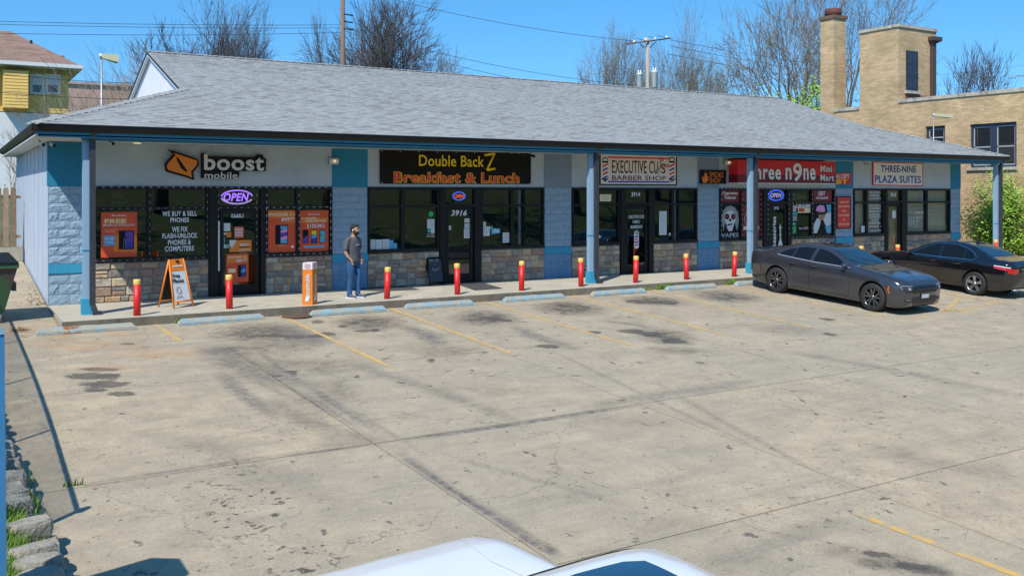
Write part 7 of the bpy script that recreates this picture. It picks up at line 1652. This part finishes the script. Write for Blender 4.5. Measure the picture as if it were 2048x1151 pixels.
MB().box(ex0, ex1, ey0, ey1, ze - .02, ze + .06).build('eave', M['housetrim'], hs); MB().box(ex0 - .05, ex1 + .05, ey0 - .06, ey0 - .005, ze - .0, ze + .22).build('gutter', M['housetrim'], hs)
rx, rz = hp(20, 62, HYY + 4.5).x, hp(20, 62, HYY + 4.5).z; ym = (ey0 + ey1) / 2; rr_ = MB(); z0 = ze + .12; rl = ex0 + (ex1 - rx)
n_ = 30
for k in range(n_):
    t0, t1 = k / n_, (k + 1) / n_; zz0, zz1 = z0 + (rz - z0) * t0, z0 + (rz - z0) * t1; L = lambda t: (ex0 + (rl - ex0) * t, ex1 + (rx - ex1) * t, ey0 + (ym - ey0) * t, ey1 + (ym - ey1) * t)
    a, b = L(t0), L(t1); u = .03
    rr_.poly([(a[0], a[2], zz0 + u), (a[1], a[2], zz0 + u), (b[1], b[2], zz1), (b[0], b[2], zz1)]); rr_.poly([(a[1], a[2], zz0 + u), (a[1], a[3], zz0 + u), (b[1], b[3], zz1), (b[1], b[2], zz1)])
    rr_.poly([(a[0], a[2], zz0), (a[1], a[2], zz0), (a[1], a[2], zz0 + u), (a[0], a[2], zz0 + u)])
rr_.poly([(ex0, ey1, z0), (ex1, ey1, z0), (rx, ym, rz), (rl, ym, rz)][::-1])
hr_ = rr_.build('roof', M['shingle_brown'], hs); p = hp(118, 118, HYY + 5); MB().box(p.x - .35, p.x + .35, HYY + 5, HYY + 6, ze, p.z + .25).build('chimney', M['redbrick'], hr_); p = hp(62, 90, HYY + 2.5); MB().tube((p.x, HYY + 2.5, p.z - .8), (p.x, HYY + 2.5, p.z + .3), .08, .08, 8).build('vent_pipe', M['black'], hr_)
ph = empty('pink_house', (-5, 75, 4), label='pale pink house half hidden by bare brush behind the lamp', cat='house')
a, b = onY(136, 168, 75), onY(200, 230, 75); MB().box(a.x - 2, b.x + 3, 75, 83, 0, a.z).build('wall', mat('pink_stucco', (.50, .34, .29), .9, var=.08), ph); MB().box(a.x - 2.2, b.x + 3.2, 74.8, 83.2, a.z + .01, a.z + .25).build('roof', mat('pale_roof', (.42, .33, .30), .9), ph)

# ------------------------------------------------------------------ trees
def grow(tr, cr, p, d, l, r, lv, rr, spec, leafp=None):
    seg = 3 if lv > 1 else 2; q = p
    for k in range(seg):
        d = (d + Vector((rr.gauss(0, 1), rr.gauss(0, 1), rr.gauss(0, 1))) * spec['wig'] + Vector((0, 0, spec['up']))).normalized(); q2 = q + d * (l / seg); r2 = r * (.86 if lv > 0 else .7)
        (tr if lv >= spec['lv'] - 1 else cr).tube(q, q2, r, r2, 6 if lv >= spec['lv'] - 1 else 4 if lv > 2 else 3, cap=False); 
        if lv > 0 and (k > 0 or lv < spec['lv']):
            nb = spec['side'] if lv < spec['lv'] else 2
            for _ in range(nb):
                if rr.random() < spec['prob']:
                    ax_ = d.orthogonal().normalized(); ax_.rotate(Matrix.Rotation(rr.uniform(0, 2 * PI), 3, d)); a = rr.uniform(*spec['ang']); nd = (d * math.cos(a) + ax_ * math.sin(a)).normalized()
                    grow(tr, cr, q2, nd, l * rr.uniform(.55, .82), max(r2 * .58, spec['rmin']), lv - 1, rr, spec, leafp)
        q, r = q2, r2
    if lv > 0:
        for _ in range(2):
            ax_ = d.orthogonal().normalized(); ax_.rotate(Matrix.Rotation(rr.uniform(0, 2 * PI), 3, d)); a = rr.uniform(spec['ang'][0] * .5, spec['ang'][1] * .75); grow(tr, cr, q, (d * math.cos(a) + ax_ * math.sin(a)).normalized(), l * rr.uniform(.65, .88), max(r * .68, spec['rmin']), lv - 1, rr, spec, leafp)
    elif leafp is not None: leafp.append(q)
def leaves(mb, pts, rr, n, rad, s):
    for p in pts:
        for _ in range(n):
            c = p + Vector((rr.gauss(0, rad), rr.gauss(0, rad), rr.gauss(0, rad))); a = Vector((rr.gauss(0, 1), rr.gauss(0, 1), rr.gauss(0, 1))).normalized(); b = a.orthogonal().normalized() * s * rr.uniform(.6, 1.2); a = a * s * rr.uniform(.6, 1.3); mb.poly([c - a, c - b * .6, c + a, c + b * .6])
def at_depth(x, dep): p = CAM + ray(x, HY) * dep; return p.x, p.y
def bare_tree(x, dep, top, wpx, seed, label, spec, mtr='bark', mcr='twig', stems=1, leaf=None, lean=(0, 0, 0), group='leafless trees behind the shops', par=None, name='bare_tree', lw=None):
    """grown, then sized so that its top and spread match what was measured"""
    rr = random.Random(seed)
    if par is None: X, Y = at_depth(x, dep); z = gz(X, Y) - .2; H = 2.52 + (HY - top) / FPX * dep - z; WD = wpx / FPX * dep
    else: X, Y, H, WD = x, dep, top, wpx; z = gz(X, Y) - .2
    o = empty(name, (X, Y, z), label=label, cat='tree', group=group); tr, cr = MB(), MB(); lp = [] if leaf else None
    for s in range(stems):
        a = 2 * PI * s / stems + rr.random(); st = Vector((math.cos(a), math.sin(a), 0)) * .35 * (stems > 1); d = Vector((math.cos(a) * (.28 if stems > 1 else 0), math.sin(a) * (.28 if stems > 1 else 0), 1)) + Vector(lean); l = H * spec['l0'] * rr.uniform(.85, 1.1)
        grow(tr, cr, st, d.normalized(), l, H * spec['r0'] / (1 if stems == 1 else 1.4), spec['lv'], rr, spec, lp)
    allv = tr.v + cr.v; kz = H / sorted(v[2] for v in allv)[int(len(allv) * .993)]; rx_ = sorted(v[0] * R_.x + v[1] * R_.y for v in allv); lo, hi = rx_[len(rx_) // 100], rx_[-len(rx_) // 100]; kx = max(.5, min(1.9, WD / (hi - lo)))
    for q in (tr, cr): q.v = [(X + v[0] * kx, Y + v[1] * kx, z + v[2] * kz) for v in q.v]
    if leaf: lp = [Vector((X + v[0] * kx, Y + v[1] * kx, z + v[2] * kz)) for v in lp]
    tr.build('trunk', M[mtr], o); cr.build('crown', M[mcr], o)
    if leaf: lf = MB(); leaves(lf, lp, rr, leaf[0], leaf[1], leaf[2]); lf.build('leaves', M[leaf[3]], o)
    print(name, label[:30], len(tr.f) + len(cr.f)); return o
S1 = dict(wig=.085, up=.01, side=1, prob=.72, ang=(.30, .72), lv=5, l0=.25, r0=.026, rmin=.016)
S2 = dict(wig=.12, up=.045, side=1, prob=.80, ang=(.35, .85), lv=5, l0=.26, r0=.021, rmin=.013)
S3 = dict(wig=.11, up=.05, side=1, prob=.42, ang=(.35, .85), lv=6, l0=.24, r0=.030, rmin=.013)
bare_tree(350, 85, 44, 230, 11, 'left tree of the dense leafless clump above the gable', S1, stems=2); bare_tree(430, 88, 0, 190, 12, 'tallest middle tree of the dense leafless clump above the gable', S1, stems=2); bare_tree(494, 85, 18, 170, 14, 'right tree of the dense leafless clump above the gable', S1, stems=2)
bare_tree(690, 86, 20, 190, 21, 'leafless tree directly behind the brown utility pole', S1, stems=2); bare_tree(780, 88, -4, 250, 23, 'large spreading leafless tree right of the brown utility pole', S1, stems=3)
bare_tree(850, 92, 74, 110, 25, 'smaller leafless tree at the right side of the spreading one', S1)
bare_tree(932, 100, 112, 90, 31, 'thin low tree with first green buds behind the ridge', S2, 'bark_grey', 'twig_grey', leaf=(1, .12, .07, 'bud'))
bare_tree(1250, 84, 66, 165, 41, 'budding tree left of the transformer pole', S2, 'bark_grey', 'twig_grey', stems=3, leaf=(1, .12, .05, 'bud')); bare_tree(1350, 84, 40, 175, 43, 'budding tree right of the transformer pole', S2, 'bark_grey', 'twig_grey', stems=3, leaf=(1, .12, .05, 'bud'))
bare_tree(1420, 88, 96, 95, 47, 'low leaning budding tree at the end of the ridge', S2, 'bark_grey', 'twig_grey', lean=(.25, 0, 0), leaf=(1, .12, .05, 'bud'))
bare_tree(1625, 68, -50, 330, 51, 'tall budding tree leaning left behind the brick chimney', S3, 'bark_grey', 'twig_grey', stems=2, lean=(-.15, .08, 0), leaf=(1, .12, .04, 'bud')); bare_tree(1704, 74, -90, 300, 57, 'tall budding tree rising between the chimney and the tower', S3, 'bark_grey', 'twig_grey', stems=2, leaf=(1, .12, .04, 'bud'))
bare_tree(1912, 78, 100, 120, 61, 'leafless tree just right of the brick tower', dict(S1, up=.09, prob=.5)); bare_tree(1980, 80, 92, 130, 63, 'leafless tree at the upper right edge above the brick wall', dict(S1, up=.09, prob=.5))
# bushes in leaf
def leaf_bush(x, Y, w_, h, seed, label, n, s, m='leaf', base=None, name='bush', grp=None, X=None, m2=None, cat='bush'):
    rr = random.Random(seed)
    if X is None: dep = Y; X, Y = at_depth(x, dep); base = gz(X, Y) - .1; h = 2.52 + (HY - h) / FPX * dep - base; w_ = w_ / FPX * dep
    z = gz(X, Y) - .1 if base is None else base; o = empty(name, (X, Y, z), label=label, cat=cat, group=grp); st = MB(); tips = []
    for k in range(16):
        a = rr.uniform(0, 2 * PI); rad = rr.uniform(.1, 1) * w_ / 2; top = Vector((X + math.cos(a) * rad, Y + math.sin(a) * rad * .7, z + h * rr.uniform(.45, 1.0) * (1 - .35 * rad / (w_ / 2)))); b = Vector((X + math.cos(a) * .15, Y + math.sin(a) * .15, z)); m_ = (b + top) / 2 + Vector((rr.gauss(0, .1), rr.gauss(0, .1), .2)); st.tube(b, m_, .03, .02, 5); st.tube(m_, top, .02, .008, 4)
        for t in (.3, .5, .7, .85, 1): tips.append(b.lerp(top, t) + Vector((rr.gauss(0, .15), rr.gauss(0, .15), rr.gauss(0, .1))))
    st.build('stem', M['bark'], o); lf = MB(); leaves(lf, tips, rr, n, w_ * .085, s); lf.build('foliage', M[m], o)
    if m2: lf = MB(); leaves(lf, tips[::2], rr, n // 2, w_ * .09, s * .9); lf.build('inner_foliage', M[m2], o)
    return o
leaf_bush(0, 1.2, 3.0, 3.7, 71, 'bright green leafy shrub against the brick wall behind the last post', 190, .055, X=33.95 + .3, base=-.1, m2='leaf_dark'); leaf_bush(0, -.1, 2.0, 1.5, 72, 'small low green shrub at the right foot of the large one', 50, .05, X=34.6, base=-.1)
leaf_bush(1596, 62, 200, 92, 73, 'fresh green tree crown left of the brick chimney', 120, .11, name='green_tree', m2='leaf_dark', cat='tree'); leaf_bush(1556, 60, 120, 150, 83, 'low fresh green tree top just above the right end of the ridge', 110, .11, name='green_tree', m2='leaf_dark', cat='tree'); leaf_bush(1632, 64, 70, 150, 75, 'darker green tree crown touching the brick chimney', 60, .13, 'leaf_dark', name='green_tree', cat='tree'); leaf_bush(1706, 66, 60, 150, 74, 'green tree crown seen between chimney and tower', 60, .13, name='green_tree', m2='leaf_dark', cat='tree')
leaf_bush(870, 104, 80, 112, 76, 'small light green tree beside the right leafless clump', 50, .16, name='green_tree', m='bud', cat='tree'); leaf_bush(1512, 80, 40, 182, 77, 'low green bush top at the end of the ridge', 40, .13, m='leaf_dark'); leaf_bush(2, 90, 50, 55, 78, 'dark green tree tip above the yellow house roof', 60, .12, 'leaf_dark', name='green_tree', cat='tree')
leaf_bush(0, 13.5, 3.5, 2.0, 79, 'green bush behind the board fence', 60, .07, X=-2.9, base=.9, m2='leaf_dark')
# tan brush behind the left corner: many thin stems
def brush(x, Y, n, h, seed, label):
    rr = random.Random(seed); X = onY(x, 380, Y).x; z = gz(X, Y) + .0; o = empty('brush', (X, Y, z), label=label, cat='shrub', group='bare brush left of the gable'); mb = MB()
    for k in range(n):
        a = rr.uniform(0, 2 * PI); d = Vector((math.cos(a) * .38, math.sin(a) * .38, 1)).normalized(); p = Vector((X + rr.gauss(0, .8), Y + rr.gauss(0, .8), z)); r_ = .028; L = h * rr.uniform(.6, 1.05) / 6
        for j in range(6):
            d = (d + Vector((rr.gauss(0, .12), rr.gauss(0, .12), -.02))).normalized(); q = p + d * L; mb.tube(p, q, r_, r_ * .82, 3, cap=False); r_ *= .82
            if j > 0:
                for _ in range(2):
                    d2 = (d + Vector((rr.gauss(0, .45), rr.gauss(0, .45), rr.gauss(.1, .2)))).normalized(); q2 = q + d2 * L * rr.uniform(.8, 1.8); mb.tube(q, q2, r_ * .7, .009, 3, cap=False); d3 = (d2 + Vector((rr.gauss(0, .4), rr.gauss(0, .4), .1))).normalized(); mb.tube(q + (q2 - q) * .5, q + (q2 - q) * .5 + d3 * L, r_ * .5, .007, 3, cap=False)
            p = q
    mb.build('twigs', M['twig_tan'], o)
brush(140, 31, 46, 5.2, 81, 'tan bare brush in front of the yellow house corner'); brush(185, 34, 60, 6.0, 82, 'dense tan bare brush beside the lamp pole'); brush(235, 36, 60, 6.6, 83, 'tan bare brush touching the gable edge'); brush(270, 42, 50, 8.0, 84, 'taller bare brush rising behind the gable edge'); brush(90, 30, 22, 3.6, 85, 'sparse bare twigs below the house windows')

# ------------------------------------------------------------------ poles and wires
up_ = empty('utility_pole', (*onY(685.5, 380, 40).xy, 1), label='brown wooden utility pole rising out of the picture above the ridge', cat='utility pole')
p = onY(685.5, 0, 40); q = p.copy(); q.z = 1; MB().tube(q, (p.x, p.y, p.z + 2.5), .19, .15, 10).build('pole', M['pole_wood'], up_)
for dz in (-1.0, -1.5, -2.0): MB().tube((p.x, p.y - .1, p.z + dz), (p.x + .55, p.y - .5, p.z + dz - .1), .04, .05, 6).build('insulator', M['black'], up_)
YP = 30.0
tp_ = onY(1295, 76, YP); u2 = empty('utility_pole', (tp_.x, YP, 1), label='weathered utility pole with crossarm and two pale transformers', cat='utility pole')
MB().tube((tp_.x, YP, 1), (tp_.x, YP, tp_.z), .15, .12, 12).build('pole', M['pole_grey'], u2)
ca, cb2 = onY(1255, 88, YP), onY(1338, 77, YP); 
for off in (-.16, .16): MB().tube((ca.x, YP + off, ca.z), (cb2.x, YP + off, cb2.z), .06, .06, 4).build('crossarm', M['pole_wood'], u2)
for k, (x, y) in enumerate(((1268, 84), (1291, 79), (1310, 78), (1333, 75))): c = onY(x, y, YP); MB().lathe([(.05, -.12), (.09, -.05), (.09, .03), (.04, .10), (.0, .1)], (c.x, YP, c.z), 10).build('insulator', M['white'], u2)
for x0, y0, x1, y1 in ((1254, 92, 1256, 84), (1256, 84, 1275, 84), (1271, 76, 1290, 82), (1296, 73, 1310, 77), (1313, 71, 1345, 78)): a, b = onY(x0, y0, YP - .1), onY(x1, y1, YP - .1); MB().tube(a, b, .016, .016, 5).build('jumper_wire', M['wire'], u2)
for a, b in (((1300, 96), (1311, 84)), ((1289, 96), (1280, 88))): MB().tube(onY(*a, YP), onY(*b, YP), .03, .03, 4).build('brace', M['black'], u2)
for (x, y0, y1) in ((1279, 147, 175), (1309, 142, 176)):
    a, b = onY(x, y0, YP - .35), onY(x, y1, YP - .35); h = a.z - b.z; t = MB().lathe([(.0, -.02), (.17, 0), (.21, .04), (.22, h * .9), (.24, h * .92), (.24, h * .96), (.16, h), (.0, h + .03)], (a.x, YP - .35, b.z), 18).build('transformer', mat('transformer_paint', (.62, .64, .62), .5, var=.1), u2)
    for dx in (-.1, .1): MB().lathe([(.04, 0), (.06, .06), (.04, .10), (.06, .15), (.03, .22), (.0, .23)], (a.x + dx, YP - .35, b.z + h), 8).build('bushing', M['white'], t)
    MB().box(a.x - .06, a.x + .06, YP - .2, YP - .05, b.z + h * .3, b.z + h * .6).build('bracket', M['metalgrey'], u2)
u3 = empty('utility_pole', (*onY(2052, 380, 55).xy, 1), label='crossarm of a utility pole cut by the right edge of the picture', cat='utility pole')
a, b = onY(2016, 152, 55), onY(2075, 151, 55); c = onY(2050, 145, 55); MB().tube((c.x, 55, 1), (c.x, 55, c.z + .2), .15, .12, 8).build('pole', M['pole_grey'], u3); MB().tube(a, b, .08, .08, 4).build('crossarm', M['pole_grey'], u3)
for x in (2018, 2024, 2030): e = onY(x, 158, 55); MB().tube(e, (e.x, 55, e.z + .25), .05, .05, 6).build('insulator', M['black'], u3)
WIRES = [((-40, 42, 40), (685, 50, 40), .1, 'highest of the three wires from the left edge to the brown pole'), ((-40, 48, 40), (685, 56, 40), .1, 'middle of the three wires from the left edge to the brown pole'), ((-40, 66, 40), (685, 65, 40), .15, 'lowest of the three wires from the left edge to the brown pole'),
         ((685, -28, 40), (1268, 82, 30), .5, 'long wire descending from the brown pole to the transformer crossarm'), ((1340, 80, 30), (1700, 135, 44), .2, 'upper wire sloping right from the transformer pole'), ((1340, 92, 30), (1700, 150, 44), .2, 'middle wire sloping right from the transformer pole'), ((1335, 108, 30), (1700, 165, 44), .2, 'lower wire sloping right from the transformer pole'),
         ((685, 52, 40), (1280, 172, 30), .6, 'upper of two wires dipping behind the ridge'), ((685, 60, 40), (1240, 186, 30), .7, 'lower of two wires dipping behind the ridge'),
         ((-20, 146, 22), (330, 168, 26), .1, 'upper dark cable crossing in front of the yellow house'), ((-20, 183, 20), (330, 198, 24), .1, 'thick dark cable crossing in front of the yellow house'), ((1870, 150, 50), (2060, 128, 55), .2, 'wire rising right above the brick wall'), ((1870, 172, 50), (2060, 150, 55), .2, 'lower wire rising right above the brick wall')]
for (a, b, sag, lab) in WIRES:
    A_, B_ = onY(*a), onY(*b); mb = MB(); pr = None; r_ = .018 if a[2] > 25 else .014
    for k in range(17): t = k / 16; p = A_.lerp(B_, t); p.z -= sag * 4 * t * (1 - t); (mb.tube(pr, p, r_, r_, 4, cap=False) if pr is not None else None); pr = p.copy()
    tag(mb.build('overhead_wire', M['wire']), lab, 'wire', 'overhead wires')

# ------------------------------------------------------------------ what the shop windows reflect: wooded bank across the street
SB_ = dict(S1, lv=4, prob=.7, rmin=.03)
src = None
for k, (x, y, h) in enumerate([(-2, -42, 12), (9, -45, 14), (20, -41, 12), (31, -46, 15), (43, -43, 13), (55, -47, 15), (68, -44, 13), (82, -48, 15), (98, -45, 14)]):
    if src is None: src = bare_tree(x, y, h, h * .9, 91, 'leafless tree on the bank across the street', SB_, group='trees on the bank across the street', par=1); src.location = (x, y, gz(x, y))
    else:
        c = src.copy(); COL.objects.link(c); c.location = (x, y, gz(x, y) - .2); c.rotation_euler = (0, 0, k * 1.3)
        for ch in [q for q in COL.objects if q.parent == src]: d = ch.copy(); COL.objects.link(d); d.parent = c; d.matrix_parent_inverse = ch.matrix_parent_inverse.copy()

# ------------------------------------------------------------------ turn the lettering into meshes and fit it to its measured boxes
bpy.context.view_layer.update()
dg = bpy.context.evaluated_depsgraph_get()
for o, c, w_, h in TEXTS:
    me = bpy.data.meshes.new_from_object(o.evaluated_get(dg)); xs_ = [v.co.x for v in me.vertices]; ys_ = [v.co.y for v in me.vertices]
    x0, x1, y0, y1 = min(xs_), max(xs_), min(ys_), max(ys_)
    sx, sy = w_ / max(x1 - x0, 1e-3), h / max(y1 - y0, 1e-3)
    me.transform(Matrix.Diagonal((sx, sy, 1, 1)) @ Matrix.Translation((-(x0 + x1) / 2, -(y0 + y1) / 2, 0)))
    if not me.materials: me.materials.append(o.data.materials[0])
    n = bpy.data.objects.new('lettering', me); COL.objects.link(n); n.rotation_euler = o.rotation_euler; n.location = c
    if o.parent: n.parent = o.parent; n.matrix_parent_inverse = o.matrix_parent_inverse.copy()
    bpy.data.objects.remove(o)
